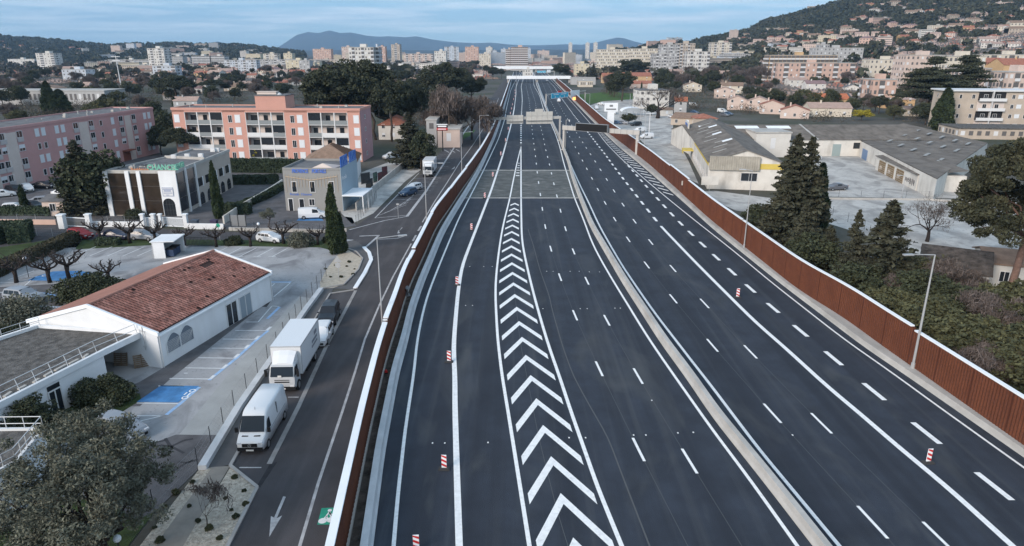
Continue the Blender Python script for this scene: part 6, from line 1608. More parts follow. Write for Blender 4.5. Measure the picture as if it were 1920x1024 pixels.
# ------------------------------------------------------------ centre right: yards, white building, tent
block('white cube-like building with flat grey roof behind the big bare tree', 1199, 1256, 170, H=8.5, dp=14, floors=3, cols=5, wall='white', hut=True, rot=.05, roofc=M_roofg)
villa('grey stone house with orange roof beside the white cube building', 1266, 1288, 190, he=5.2, hr=6.8, dp=9, wall='grey', roof='orange', rot=-.2, nw=1)
g = G(1186, 218); t = thing('white_marquee', 'white arched tent canopy in the yard before the cube building', 'tent', tuple(g)); mb = MB(); Wt = (G(1206,218)-G(1166,218)).length; n = 12; D_ = 7
for i in range(n):
    a_, b_ = pi*i/n, pi*(i+1)/n; f = lambda a, y: (-Wt/2*cos(a), y, 1.9+1.7*sin(a))
    mb.face([f(a_,0), f(b_,0), f(b_,D_), f(a_,D_)])
mb.build('canopy', M_cap, t, True)
for x in (-Wt/2, -Wt/6, Wt/6, Wt/2):
    for y in (0, D_): m = MB(); m.tube((0,0,0),(0,0,1.95), .06, n=5); m.build('post', M_frame, t, loc=(x,y,0))
villa('low brown-roofed shed row at the near end of the bare tree yard', 1258, 1300, 222, he=2.6, hr=4.2, dp=12, wall='beige', roof='brown', rot=-.5, nw=2, chim=False)
villa('dark red low roof just behind the grey warehouse roof', 1305, 1345, 222, he=3.2, hr=4.6, dp=9, wall='beige', roof='red', hip=True, nw=2, chim=False)
villa('small white kiosk with brown roof under the bare tree', 1240, 1262, 206, he=2.6, hr=3.4, dp=5, wall='white', roof='brown', nw=1, chim=False)
g = G(1144, 243); t = thing('totem_sign', 'white totem sign with broad head in the roadside yard', 'sign', tuple(g)); H = HT(1144, 243, 193); m = MB(); m.box(-1.2,1.2,-.3,.3,0,H-3); m.build('shaft', M_cap, t); m = MB(); m.box(-2.4,2.4,-.35,.35,H-3,H); o = m.build('head', M_cap, t); m = MB(); m.cbox((0,-.37,H-1), 1.2, .02, .7); m.cbox((0,-.37,H-2.2), 3.6, .02, .5); m.build('lettering', M_mgrey, o)
# ============================================================ gantries, lamps, beacons, signs
M_gan = mat('beige_gantry_paint', (.40,.39,.37), .55, .05, .8)
def leg_at(t, p, h, name='leg', w=.45, m=None):
    mb = MB(); mb.box(-w/2,w/2,-w/2,w/2,0,h); mb.box(-w*.9,w*.9,-w*.9,w*.9,0,.25); mb.box(-w*.75,w*.75,-w*.75,w*.75,h,h+.06) ; return mb.build(name, m or M_gan, t, loc=p)
# near left gantry
a, b = G(917.5, 267), G(1049, 264); h = HT(1049, 264, 222)
t, L = frame('sign_gantry', 'beige gantry with two blank sign backs over the left carriageway', 'gantry', a, b)
leg_at(t, (0,0,0), h); leg_at(t, (L,0,0), h)
m = MB(); m.box(-.3, L+.3, -.3, .3, h-.1, h+.7); m.build('beam', M_gan, t)
def ux(px, py=222): return on_wall(a, b, px, py)[0]
M_sb = mat('sign_back_sheet', (.47,.46,.43), .6, .05, .5)
for (x0, x1, y1, y0) in ((949.5,980,216,231.5),(986,1035,209.5,231.5)):
    u0, z1 = on_wall(a, b, x0, y1); u1, z0 = on_wall(a, b, x1, y0)
    m = MB(); m.box(u0, u1, -.55, -.4, z0, z1); o = m.build('sign_back', M_sb, t); m = MB(); n = int((u1-u0)/1.6)
    for i in range(n+1): x = u0+(u1-u0)*i/n; m.box(x-.05, x+.05, -.60, -.55, z0, z1)
    for z in (z0+(z1-z0)*.3, z0+(z1-z0)*.66): m.box(u0, u1, -.62, -.55, z, z+.12)
    m.box(u0+.0, u1-.0, -1.1, -.62, z0+(z1-z0)*.28, z0+(z1-z0)*.30); m.build('rib', M_gan, o)
m = MB(); u, z = on_wall(a, b, 1010, 206); m.box(u-1.3, u+1.3, -.52, -.42, z-.6, z+.3); m.build('small_sign_back', M_sb, t)
# message sign gantry over the right carriageway
a, b = G(1057, 281), G(1194, 293); h = HT(1057, 281, 243)
t, L = frame('message_gantry', 'box-beam gantry carrying a black message board over the right carriageway', 'gantry', a, b)
leg_at(t, (0,0,0), h, w=.6); leg_at(t, (L,0,0), h, w=.8)
m = MB(); m.box(-.4, L+.6, -.45, .45, h-.05, h+1.15); o = m.build('beam', M_gan, t); m = MB(); n = 13
for i in range(n+1): x = -.4+(L+1)*i/n; m.box(x-.04, x+.04, -.49, .49, h-.05, h+1.18)
m.build('rib', M_mgrey, o)
u0, z1 = on_wall(a, b, 1085, 224.5); u1, z0 = on_wall(a, b, 1143, 241.5)
m = MB(); m.box(u0, u1, -1.5, -.61, h+.15, h+.15+(z1-z0)*1.02); o = m.build('message_board', M_black, t); m = MB(); fz0, fz1 = h+.15, h+.15+(z1-z0)*1.02
for (p, q, r, s) in ((u0,u1,fz0-.1,fz0),(u0,u1,fz1,fz1+.1),(u0-.1,u0,fz0-.1,fz1+.1),(u1,u1+.1,fz0-.1,fz1+.1)): m.box(p,q,-1.55,-.6,r,s)
m.build('frame', M_mgrey, o)
# camera mast
g = G(1061, 262); 
m = MB(); m.tube((0,0,0),(0,0,1.2), .5, .35, 8); o = thing('camera_mast', 'thin camera mast behind the median end of the message gantry', 'mast', (G(1061,281).x, G(1061,281).y+1.5, 0)); mm = MB(); mm.tube((0,0,0),(0,0,HT(1061,281,226)), .07, n=6); mm.build('pole', M_gan, o); mm = MB(); zz_ = HT(1061,281,226); mm.tube((0,0,zz_),(.8,0,zz_+.1), .04, n=5); mm.cbox((.9,0,zz_-.15), .3, .3, .4); mm.build('camera_head', M_frame, o)
# far gantry with blue direction signs
def blue_gantry(label, la, lb, ytop, blues, whites, amber=None):
    a, b = G(*la), G(*lb); h = HT(la[0], la[1], ytop); t, L = frame('sign_gantry', label, 'gantry', a, b)
    leg_at(t, (0,0,0), h, w=.5); leg_at(t, (L,0,0), h, w=.5); m = MB(); m.box(0, L, -.25, .25, h-.6, h); m.build('beam', M_gan, t)
    for k, (x0, y1, x1, y0) in enumerate(blues):
        u0, z1 = on_wall(a, b, x0, y1); u1, z0 = on_wall(a, b, x1, y0); m = MB(); m.box(u0, u1, -.5, -.3, z0, z1); o = m.build('direction_sign', mat('cyan_blue_sign', (.03,.45,.66), .4), t)
        m = MB(); w = (u1-u0); d = .08*(z1-z0)
        for (p, q, r, s) in ((u0,u1,z0,z0+d),(u0,u1,z1-d,z1),(u0,u0+d,z0,z1),(u1-d,u1,z0,z1),(u0+w*.12,u0+w*.42,z0+(z1-z0)*.62,z0+(z1-z0)*.76),(u0+w*.55,u0+w*.88,z0+(z1-z0)*.62,z0+(z1-z0)*.76),(u0+w*.2,u0+w*.24,z0+d,z0+(z1-z0)*.4),(u0+w*.48,u0+w*.52,z0+d,z0+(z1-z0)*.4),(u0+w*.74,u0+w*.78,z0+d,z0+(z1-z0)*.4)): m.box(p,q,-.53,-.5,r,s)
        m.build('sign_lettering', M_cap, o)
        m = MB(); m.box(u0+w*.4, u0+w*.6, -.5, -.3, z1+.03, z1+.03+(z1-z0)*.35); m.build('route_shield', M_red, t)
    for (x0, y1, x1, y0) in whites:
        u0, z1 = on_wall(a, b, x0, y1); u1, z0 = on_wall(a, b, x1, y0); m = MB(); m.box(u0, u1, -.5, -.3, z0, z1); m.build('white_sign', M_cap, t)
    return t
blue_gantry('gantry with cyan-blue direction sign and white panel beyond the message board', (1024,199), (1097,190), 176.5, [(1032.5,175,1064,182)], [(1069,170,1085,181)])
blue_gantry('farthest small gantry with blue sign seen above the near overpass', (1003,146.5), (1039,146), 134, [(1007,132.5,1023,136.5)], [(1025,131,1032,136)])
g = G(1077, 191); o = thing('lane_signal', 'lit amber lane panel below the white sign of the far gantry', 'sign', (g.x, g.y, 0)); m = MB(); m.cbox((0,0,2.2), 1.9, .2, 2.4); m.build('panel', mat('amber_panel', (.7,.25,.08), .5, emit=(1,.35,.1,1.2)), o); m = MB(); m.tube((0,0,0),(0,0,1.2), .06); m.build('post', M_metal, o)
# lamps: (foot, top, arm end)
def street_lamp(label, fx, fy, ty, ex, ey, z0=0.0, r=.09):
    g = G(fx, fy, z0); H = HT(fx, fy, ty, z0); k = ray(ex, ey); t_ = (H-CAMH)/k.z; e = Vector((k.x*t_, k.y*t_, H)); d = V2(e)-V2(g); 
    if d.length > 3.2: d = d.normalized()*3.0
    if abs(H-CAMH) < 2: d = Vector(((ex-fx)/FPX*g.y*1.05, 0))
    t = thing('street_lamp', label, 'lamp', (g.x, g.y, z0)); m = MB(); m.tube((0,0,0),(0,0,H-z0), r, r*.5, 8); m.tube((0,0,0),(0,0,.5), r*1.5, r*1.5, 8); m.build('pole', M_metal, t)
    m = MB(); m.tube((0,0,H-z0),(d.x*.8,d.y*.8,H-z0+.12), .045, .04, 6); m.build('arm', M_metal, t)
    m = MB(); m.cbox((d.x*.9, d.y*.9, H-z0+.10), .85, .3, .10, rz=atan2(d.y, d.x)); m.build('lamp_head', M_metal, t); return t
street_lamp('tall grey lamp in the gap of the right noise wall, arm over the road', 1711, 690, 478, 1697, 480, .5, .12)
street_lamp('lamp post rising before the rust wall beside the tall conifers', 1395, 464, 320, 1390, 319, .5)
street_lamp('near grey lamp post in the gap of the left noise wall', 718, 624, 447, 760, 443)
street_lamp('lamp post at the left noise wall above the road arrow', 800, 414, 307, 830, 307)
street_lamp('lamp post at the left noise wall level with the white lorry', 866, 325, 249, 885, 248)
street_lamp('lamp post at the left noise wall just before the gantry leg', 900, 276, 217, 916, 217)
street_lamp('farthest lamp post on the left side road before the bare tree', 919, 236, 192, 926, 192)
for k, (fx, fy, ty, ex) in enumerate(((1105,214,176,1098),(1206,300,200,1203),(1201,226,184,1200),(1690,372,330,1686),(1330,345,316,1333))):
    street_lamp(['lamp post behind the far right noise wall','slim pole lamp in the pale yard near the gantry leg','pole beside the white marquee','lamp post in the lower pale yard near the garages','twin-headed lamp beside the noise wall before the warehouse front'][k], fx, fy, ty, ex, ty)
g = G(1217, 250); o = thing('utility_pole', 'plain pale post with crosshead in the pale yard', 'pole', tuple(g)); m = MB(); z = HT(1217,250,212); m.tube((0,0,0),(0,0,z), .16, .12, 8); m.build('pole', M_frame, o); m = MB(); m.box(-1.4,1.4,-.08,.08,z-.25,z-.08); m.build('crossbar', M_frame, o)
for k, (fx, fy, ty) in enumerate(((843,270,200),(968,161,147-16),(1181,196,176),(1819,420,330))):
    g = G(fx, fy); o = thing('utility_pole', ['wooden utility pole before the bare brown tree','tall pole left of the near overpass','pole on the grass before the white cube building','thin dark pole in the right yard'][k], 'pole', tuple(g)); m = MB(); m.tube((0,0,0),(0,0,HT(fx,fy,ty)), .16, .10, 7); m.build('pole', M_wood if k == 0 else M_metal, o)
g = G(824, 420)
# beacons (delineator panels)
def beacon():
    t = thing('lane_beacon', 'red and white striped lane beacon', 'beacon'); m = MB(); m.box(-.38,.38,-.2,.2,0,.09); m.box(-.3,.3,-.15,.15,.09,.14); m.build('base', mat('rubber_base', (.05,.05,.052), .9), t)
    m = MB(); m.box(-.17,.17,-.02,.02,.14,1.12); m.build('panel', M_cap, t)
    m = MB()
    for k in range(3):
        z = .16+k*.34
        for y in (-.024, .024): m.face([(-.17,y,z+.17),(.17,y,z),(.17,y,z+.17),(-.17,y,min(1.12,z+.34))])
    m.build('red_stripe', M_red, t); return t
BP = Proto(beacon())
spots = [(781,1034,'partly cut off at the bottom edge'),(833,880,'nearest fully seen, left of the thick line'),(842,679,'second from the bottom, beside the thick line'),(857,535,'beside the thick line level with the big chevrons'),(884,432,'just below the concrete deck on the left'),(909,372,'at the near edge of the concrete deck'),(924,332,'near the far edge of the concrete deck'),(939,292,'first beyond the concrete deck'),(948,266,'halfway between deck and gantry'),(953,244,'just before the gantry'),(957,215,'first beyond the gantry'),(959,206,'second beyond the gantry'),(961,198,'third beyond the gantry'),(963,188,'fourth beyond the gantry'),(965.6,182,'fifth beyond the gantry'),(965.8,176,'sixth beyond the gantry'),(965.6,171,'farthest on the left carriageway'),(1740,868,'on the right carriageway near the bottom right corner'),(1383,558,'on the right carriageway beside the solid lane line')]
for x, y, s in spots:
    g = G(x, y); BP.put(tuple(g), _tr.uniform(-.15,.15), 'red and white beacon '+s, 'red and white lane beacons')
# red lamp in the trench, trailer frame in the trench
g = G(724, 700); o = thing('warning_light', 'red warning light lying on the soil strip by the left barrier', 'light', tuple(g)); m = MB(); m.tube((0,0,0),(0,0,.12), .14, .14, 10); m.build('base', M_black, o); m = MB(); m.tube((0,0,.12),(0,0,.32), .16, .10, 10); m.build('lens', M_red, o)
g = G(765, 556); o = thing('steel_post_stack', 'stack of dark steel brackets on the soil strip', 'bracket', tuple(g), .4); m = MB()
for k in range(3): m.cbox((0,.25*k,.5), .08, .08, 1.0); 
m.cbox((0,.25,1.0), .5, 1.1, .08); m.cbox((0,.25,.1), .6, 1.0, .1); m.build('frame', M_mgrey, o)
# fire hose-reel like bracket near the wall, traffic signs
def plate_sign(label, fx, fy, shapes, H=None, ty=None, face=0.0):
    g = G(fx, fy); H = H or HT(fx, fy, ty); t = thing('road_sign', label, 'sign', tuple(g), face); m = MB(); m.tube((0,0,0),(0,0,H), .035, n=6); m.build('post', M_metal, t)
    for (kind, cx_, cz, s, mm, n2) in shapes:
        m = MB()
        if kind == 'tri': m.prism([(0,0)], 0, 0) if False else m.raw([(cx_-s,-.06,cz-s*.6),(cx_+s,-.06,cz-s*.6),(cx_,-.06,cz+s*1.1),(cx_-s,-.03,cz-s*.6),(cx_+s,-.03,cz-s*.6),(cx_,-.03,cz+s*1.1)], [(0,1,2),(5,4,3),(0,3,4,1),(1,4,5,2),(2,5,3,0)])
        elif kind == 'dtri': m.raw([(cx_-s,-.06,cz+s*.6),(cx_+s,-.06,cz+s*.6),(cx_,-.06,cz-s*1.1),(cx_-s,-.03,cz+s*.6),(cx_+s,-.03,cz+s*.6),(cx_,-.03,cz-s*1.1)], [(2,1,0),(3,4,5),(0,1,4,3),(1,2,5,4),(2,0,3,5)])
        elif kind == 'disc': m.tube((cx_,-.03,cz),(cx_,-.07,cz), s, s, 18)
        else: m.box(cx_-s, cx_+s, -.07, -.03, cz-s*.5, cz+s*.5)
        m.build('plate', mm, t)
    return t
plate_sign('back of a triangular sign above a round one on the sandy island', 636, 527, [('tri',0,2.75,.48,M_metal,0),('disc',0,2.05,.34,M_metal,0)], H=3.2)
plate_sign('thin post with a small sign in the hatched bay', 747, 409, [('rect',0,2.4,.25,M_metal,0)], H=2.6)
plate_sign('no entry sign with red panel by the office gate', 289, 402, [('disc',0,2.3,.36,M_red,0),('rect',0,2.28,.22,M_cap,0)], H=2.6)
plate_sign('round white sign beside the no entry sign at the office gate', 301, 402, [('disc',0,2.3,.32,M_cap,0)], H=2.6)
plate_sign('yield sign with red rim by the right gantry leg', 1195, 291, [('dtri',0,2.3,.75,M_red,0),('dtri',0,2.35,.45,M_cap,0),('rect',0,1.2,.55,M_cap,0)], H=3.0)
plate_sign('small blank white place-name sign before the right noise wall', 1284, 368, [('rect',0,2.6,.85,M_sb,0)], ty=343)
plate_sign('blank billboard on posts before the warehouse front', 1329, 363, [('rect',0,2.6,1.7,M_ware,0)], H=3.5)
plate_sign('small blue and white parking sign near the hedge gate', 413, 452, [('disc',0,2.4,.3,M_green,0)], H=2.6)
g = G(830.5, 284); H = HT(830.5, 284, 245); o = thing('roadside_sign', 'red, black and white roadside sign board on a black mast', 'sign', tuple(g)); m = MB(); m.tube((0,0,0),(0,0,H), .14, n=8); m.build('mast', M_black, o)
w = 20/FPX*g.y/2*1.0; z1 = HT(830.5, 284, 232.5); m = MB(); m.box(-w, w, -.2, .2, H, z1); q = m.build('board', M_black, o); m = MB(); dz = (z1-H); m.box(-w, w, -.24, -.2, H+dz*.08, H+dz*.42); m.build('red_band', M_red, q); m = MB(); m.box(-w*.8, w*.8, -.23, -.2, H+dz*.55, H+dz*.75); m.box(-w, w, -.23, -.2, H+dz*.86, H+dz); m.box(-w*.8, w*.7, -.26, -.24, H+dz*.18, H+dz*.30); m.build('lettering', M_cap, q)
g = G(846, 276); o = thing('poster_panel', 'black-framed white poster panel at the roadside before the pale building', 'panel', tuple(g)); m = MB(); m.box(-.9,.9,-.15,.15,0,3.2); m.build('case', M_black, o); m = MB(); m.box(-.75,.75,-.18,-.15,1.3,3.0); m.build('poster', M_cap, o)
# globe lamps in the gardens
for k, (fx, fy, ty, lb) in enumerate(((54,520,484,'white globe lamp on a post between the pollarded trees on the left'),(488,452,420,'white globe lamp near the white hatchback'),(228,1050,1010,'small white ball lamp under the big olive tree'))):
    g = G(fx, fy); H = max(1.0, HT(fx, fy, ty)); o = thing('globe_lamp', lb, 'lamp', tuple(g)); m = MB(); m.tube((0,0,0),(0,0,H-.2), .04, n=6); m.build('post', M_mdark, o); m = MB(); 
    for i in range(6):
        a0, a1 = -pi/2+pi*i/6, -pi/2+pi*(i+1)/6; m.tube((0,0,H+.22*sin(a0)),(0,0,H+.22*sin(a1)), max(.01,.22*cos(a0)), max(.01,.22*cos(a1)), 12, cap=False)
    m.build('globe', M_cap, o, True)

# ------------------------------------------------------------ overpasses
def overpass(label, px0, px1, ytop, ybot, D, piers):
    a, b = GD(px0, ytop, D), GD(px1, ytop, D); z1 = a.z; z0 = GD(px0, ybot, D).z; t = thing('overpass', label, 'bridge', (a.x, D, 0)); W = b.x-a.x
    m = MB(); m.box(0, W, 0, 11, z0, z0+(z1-z0)*.75); m.build('deck', M_conc, t); m = MB(); m.box(0, W, -.3, .0, z0-.1, z1); m.box(0, W, 11, 11.3, z0-.1, z1); m.build('parapet', M_cap, t)
    for p in piers: x = GD(p, ytop, D).x-a.x; m = MB(); m.box(x-.9, x+.9, 1.5, 9.5, -.5, z0); m.build('pier', M_conc, t)
    m = MB(); n = int(W/2.5)
    for i in range(n+1): x = W*i/n; m.box(x-.04, x+.04, -.2, -.12, z1, z1+1)
    m.box(0, W, -.2, -.12, z1+.95, z1+1.05); m.build('railing', M_metal, t); return t
overpass('near pale concrete overpass spanning the whole highway', 950, 1071, 143.0, 148.0, 640, (953, 1007, 1068))
overpass('second paler overpass higher up behind the near one', 925, 1041, 124.5, 129.5, 980, (932, 975, 1005, 1040))
block('white site building with stepped roof between the two overpasses', 980, 999, 131, D=820, dp=10, floors=2, cols=4, wall='white', hut=True)
# ramp walls right of the near overpass
block('long low concrete ramp wall right of the near overpass', 1071, 1117, 146, D=600, dp=8, floors=1, cols=1, wall='grey', hut=False, name='ramp_wall')
block('low cream ramp building below the yellow block', 1085, 1112, 152, D=560, dp=12, floors=1, cols=8, wall='cream', hut=False)
# ============================================================ vehicles in place
V_ = make_big_van('long white high-roof delivery van parked at the front of the roadside bays'); g, h = G(500, 793), G(489, 838); 
f0, f1 = G(487, 842), G(545, 742); ang = atan2(f0.y-f1.y, f0.x-f1.x); fc = G(486, 838); V_.location = (fc.x-3.0*cos(ang)-.2, fc.y-3.0*sin(ang)-1.2, 0); V_.rotation_euler.z = ang
f0, f1 = G(560, 738), G(612, 645); ang = atan2(f0.y-f1.y, f0.x-f1.x); fc = G(549, 728)
LO = make_lorry('pale grey cab lorry with tall white box parked behind the white van'); LO.location = (fc.x-3.75*cos(ang)-.45, fc.y-3.75*sin(ang)-1.0, 0); LO.rotation_euler.z = ang
LO2 = dup(LO, (0,0,0), 0, 'white box lorry parked in the far bays beside the dark tree'); f0, f1 = G(801,330), G(817,303); fc = G(799, 333); ang = atan2(fc.y-G(822,300).y, fc.x-G(822,300).x); LO2.location = (fc.x-4.2*cos(ang)+.3, fc.y-4.2*sin(ang), 0); LO2.rotation_euler.z = ang
car('white', 'hatch', 604, 637, (593,658), 'small white car squeezed between the lorry and the black car', 'parked_car', 'car')
car('black', 'suv', 618, 600, (608,622), 'black off-road car parked at the head of the roadside bays', 'parked_car')
car('silver', 'hatch', 232, 814, (260,824), 'silver car partly hidden by the crown of the big olive tree')
car('blue', 'hatch', 765, 366, (745,371), 'dark blue hatchback in front of the white one in the roadside bays')
car('white', 'hatch', 775, 357, (755,362), 'white hatchback half behind the dark blue car in the roadside bays')
car('white', 'van', 587, 409, (609,408), 'white van with roof rack parked at the grey gate shop', 'parked_van', 'van')
car('white', 'suv', 733, 297, (718,299), 'white car beside the mauve end wall of the salmon block')
car('red', 'hatch', 152, 446, (172,449), 'red car on the street behind the hedge')
car('navy', 'sedan', 215, 448, (240,449), 'dark navy car behind the pollarded trees')
car('silver', 'hatch', 272, 449, (290,450), 'silver hatchback on the street between two pollarded trees')
car('white', 'hatch', 508, 453, (530,455), 'white older hatchback on the street left of the round grey shrub')
car('white', 'hatch', 8, 369, (28,367), 'white car at the left edge in front of the dusky pink block')
car('black', 'suv', 30, 363, (50,366), 'black car beside the white one at the left edge')
car('white', 'hatch', 53, 358, (64,366), 'pale car behind the little dark cypress')
car('black', 'sedan', 81, 353, (102,353), 'black saloon parked before the dusky pink block')
car('grey', 'sedan', 110, 346, (128,345), 'grey car farthest along the dusky pink block')
car('white', 'sedan', 116, 369, (132,372), 'white car behind the pink transformer hut')
car('silver', 'hatch', 70, 383, (56,384), 'silver hatchback left of the pink transformer hut')
car('white', 'hatch', 31, 395, (50,394), 'pale car just behind the left hedge')
car('black', 'hatch', 66, 392, (80,394), 'dark car just behind the left hedge near the little cypress')
car('silver', 'suv', 48, 566, (75,569), 'silver-blue car under the left pollarded trees')
car('grey', 'sedan', 1567, 356, (1548,357), 'grey saloon standing alone in the pale right yard', name='saloon')
car('white', 'hatch', 1528, 298, (1545,303), 'white car near the conifers in the right yard')
car('white', 'van', 1048, 191, (1047,200), 'white van driving towards the camera under the blue sign', 'driving_van', 'van')
car('silver', 'hatch', 1025.5, 152.5, (1024,156), 'distant silver car just past the near overpass', 'driving_car')
for k, (c, kd, x, y, hx, lb) in enumerate((('white','van',1199,248,1180,'white van nearest the box beam in the dealer yard'),('white','van',1212,260,1190,'second white van in the dealer yard'),('black','suv',1192,236,1175,'black car behind the white vans in the dealer yard'),('blue','hatch',1157,233,1170,'blue car by the totem sign'),('silver','hatch',1170,233,1185,'silver car by the totem sign'),('white','hatch',1261,221,1272,'white hatchback before the brown shed row'),('white','van',1118,205,1119,'white van parked behind the far right noise wall'),('white','sedan',1128,197,1140,'white car on the grass edge behind the far wall'),('white','van',1150,214,1151,'white van behind the totem sign'),
    ('white','van',1300,199,1315,'white van behind the small orange-roofed house'),('blue','hatch',1302,213,1312,'blue car behind the dark red roof'),('white','van',1354,211,1366,'white van before the pale pink gables'),('blue','hatch',1366,216,1378,'blue hatchback before the pale pink gables'),('grey','hatch',1358,218,1370,'dark hatchback behind the back warehouse roof'),('white','sedan',1634,192,1640,'white car left of the pink block by the cedar'))):
    car(c, kd, x, y, (hx, y+1), lb)
car('black', 'sedan', 1801, 243, (1815,243), 'dark car before the beige balcony block')
# the white office fence, gates and walls along the cross street
def wall_line(label, px, h, w, m, name='street_wall', cat='wall'):
    P = gp(px); mb = MB()
    for i, (a, b) in enumerate(zip(P, P[1:])):
        d = (b-a).normalized(); q = Vector((-d.y, d.x, 0))*w/2; mb.prism([(a-q)[:2],(b-q)[:2],(b+q)[:2],(a+q)[:2]], -.02, h+.004*i)
    return tag(mb.build(name, m), label, cat)
wall_line('white low street wall before the bronze-glass office', [(172,425),(268,426)], .9, .2, M_wall)
wall_line('white low street wall right of the office gate', [(352,429),(420,430)], .9, .2, M_wall)
wall_line('salmon low street wall left of the white gate', [(0,420),(106,421)], .8, .25, WALLS['salmon'])
wall_line('pale low street wall before the gate shop yard', [(430,432),(520,434),(606,436),(650,434)], .5, .25, M_conc)
wall_line('long pale boundary wall between office lane and gate shop', [(420,420),(455,395),(510,362),(530,348)], 1.3, .25, M_ware)
wall_line('pale boundary wall of the shop yard along the bays', [(668,395),(700,362),(740,328),(768,304)], 1.4, .22, M_conc)
for k, (x0, x1, lb) in enumerate(((126,166,'white sliding gate with grey slats at the left of the office'),(275,290,'small white gate before the office sign'),(306,348,'wide white gate at the office drive'))):
    a, b = G(x0, 425), G(x1, 427); t, L = frame('driveway_gate', lb, 'gate', a, b); h = 1.6; m = MB()
    for z in (.1, h-.12): m.box(0, L, -.05, .05, z, z+.12)
    for x in (0, L-.1): m.box(x, x+.1, -.05, .05, .1, h)
    m.build('frame', M_cap, t); m = MB(); n = int(L/.18)
    for i in range(n): m.box(.1+i*.18, .1+i*.18+.08, -.02, .02, .2, h-.1)
    m.build('slats', M_mgrey if k == 0 else M_cap, t)
for k, (x, w) in enumerate(((119,.9),(169,.7),(270,.5),(290,.5),(303,.4),(350,.6))):
    g = G(x, 428 if x < 120 else 427); m = MB(); m.box(-w/2,w/2,-w/2,w/2,0,2.1); t = thing('gate_pillar', 'white gate pillar with capstone', 'pillar', tuple(g), 0, 'white pillars of the office gates'); m.build('shaft', M_wall, t); m = MB(); m.box(-w/2-.1,w/2+.1,-w/2-.1,w/2+.1,2.1,2.3); m.build('capstone', M_cap, t)
chain_fence('grey mesh fence on the low white wall before the office', [(172,424),(268,425)], 1.7, 2.5, pm=M_metal, name='mesh_fence')
chain_fence('grey mesh fence beside the hedge on the left street', [(0,420),(104,421)], 1.7, 2.5, pm=M_metal, name='mesh_fence')
chain_fence('chain fence along the side street behind the red car', [(70,442),(128,444)], 1.2, 2.5, pm=M_metal, name='mesh_fence')
chain_fence('dark railing fence in front of the gate shop', [(436,434),(520,436),(600,438)], 1.6, 2.5, name='mesh_fence')
chain_fence('dark fence curving round the shop corner', [(668,420),(690,395),(700,383),(706,372)], 1.5, 1.8, name='mesh_fence')
a, b = G(349, 463), G(405, 463); t, L = frame('driveway_gate', 'dark barred gate of the car park', 'gate', a, b); m = MB(); n = int(L/.2)
for i in range(n): m.box(i*.2, i*.2+.06, -.03, .03, .1, 1.5)
m.build('bars', M_mdark, t); m = MB()
for z in (.1, 1.4): m.box(0, L, -.045, .045, z, z+.1)
m.build('frame', M_mdark, t)
a, b = G(433.5, 425), G(462, 425); t, L = frame('driveway_gate', 'dark gate with pale panel beside the gate shop lane', 'gate', a, b); m = MB(); m.box(0,L,-.03,.03,.1,1.9); m.build('panel', M_mgrey, t); m = MB()
for x in (0, L/2, L): m.box(x-.06,x+.06,-.06,.06,0,2.1)
m.build('frame', M_mdark, t)
for k, (x, y, c, lb) in enumerate(((367,428,(.06,.08,.11),'dark grey wheelie bin against the low white wall'),(403,428,(.05,.04,.08),'dark purple wheelie bin beside the tall cypress'))):
    g = G(x, y); t = thing('wheelie_bin', lb, 'bin', tuple(g)); m = MB(); m.raw([(-.35,-.35,.1),(.35,-.35,.1),(.35,.35,.1),(-.35,.35,.1),(-.5,-.45,1.25),(.5,-.45,1.25),(.5,.45,1.25),(-.5,.45,1.25)], [(3,2,1,0),(4,5,6,7),(0,1,5,4),(1,2,6,5),(2,3,7,6),(3,0,4,7)]); m.build('body', mat('bin_plastic_%s' % ('grey','purple')[k], c, .6), t); m = MB(); m.cbox((0,0,1.32), 1.1, 1.0, .12); m.build('lid', mat('bin_plastic_%s' % ('grey','purple')[k], c, .6), t)
# transformer hut, small houses of the near left
villa('pink transformer hut with shallow roof behind the white gate', 77, 116, 377, he=2.6, hr=3.2, dp=5, wall='pink', roof='grey', nw=1, chim=False, cat='hut')
villa('white villa with low red pyramid roof between the salmon block and dark tree', 709, 765, 234.5, he=4.6, hr=7.2, dp=13, wall='white', roof='red', hip=True, nw=3)
block('dark anthracite modern building behind the dark conifer', 799, 818, 226, H=7.5, dp=14, floors=2, cols=1, wall='grey', hut=False); MODB = 1
block('pale windowless roadside building beside the poster panel', 820, 862, 243, H=5.2, dp=12, floors=1, cols=1, wall='pink', hut=False)
hedge_obj('long dark clipped hedge before the salmon pink block', [(432,322),(560,324),(640,322)], 2.2, 3.0, ls=.26, dens=45)
hedge_obj('dark hedge row in front of the far lane', [(436,345),(500,345),(522,343)], 2.0, 1.8, ls=.22, dens=45)
hedge_obj('lower hedge beside the office lane', [(450,392),(500,372),(535,352)], 1.2, 1.2, ls=.2, dens=45)
hedge_obj('clipped hedge behind the white low wall by the office lane', [(425,400),(470,401)], 1.6, 1.8, ls=.2, dens=50)
hedge_obj('clipped hedge before the left car rows', [(-30,404),(50,403),(98,404)], 1.2, 1.5, ls=.18, dens=50)
hedge_obj('big clipped hedge block at the left edge', [(-30,452),(20,452),(62,448)], 4.5, 2.6, ls=.2, dens=45)
hedge_obj('brownish clipped hedge running down to the car park corner', [(-60,545),(20,505),(80,480),(142,452)], 1.6, 1.5, ls=.2, dens=45, lm=mat('brownish_hedge', (.035,.036,.022), .9, .5, .6, col2=(.070,.062,.040), island=.35))
hedge_obj('dark hedge strip in front of the navy car', [(182,459),(225,459)], 1.2, 1.0, ls=.18, dens=50)
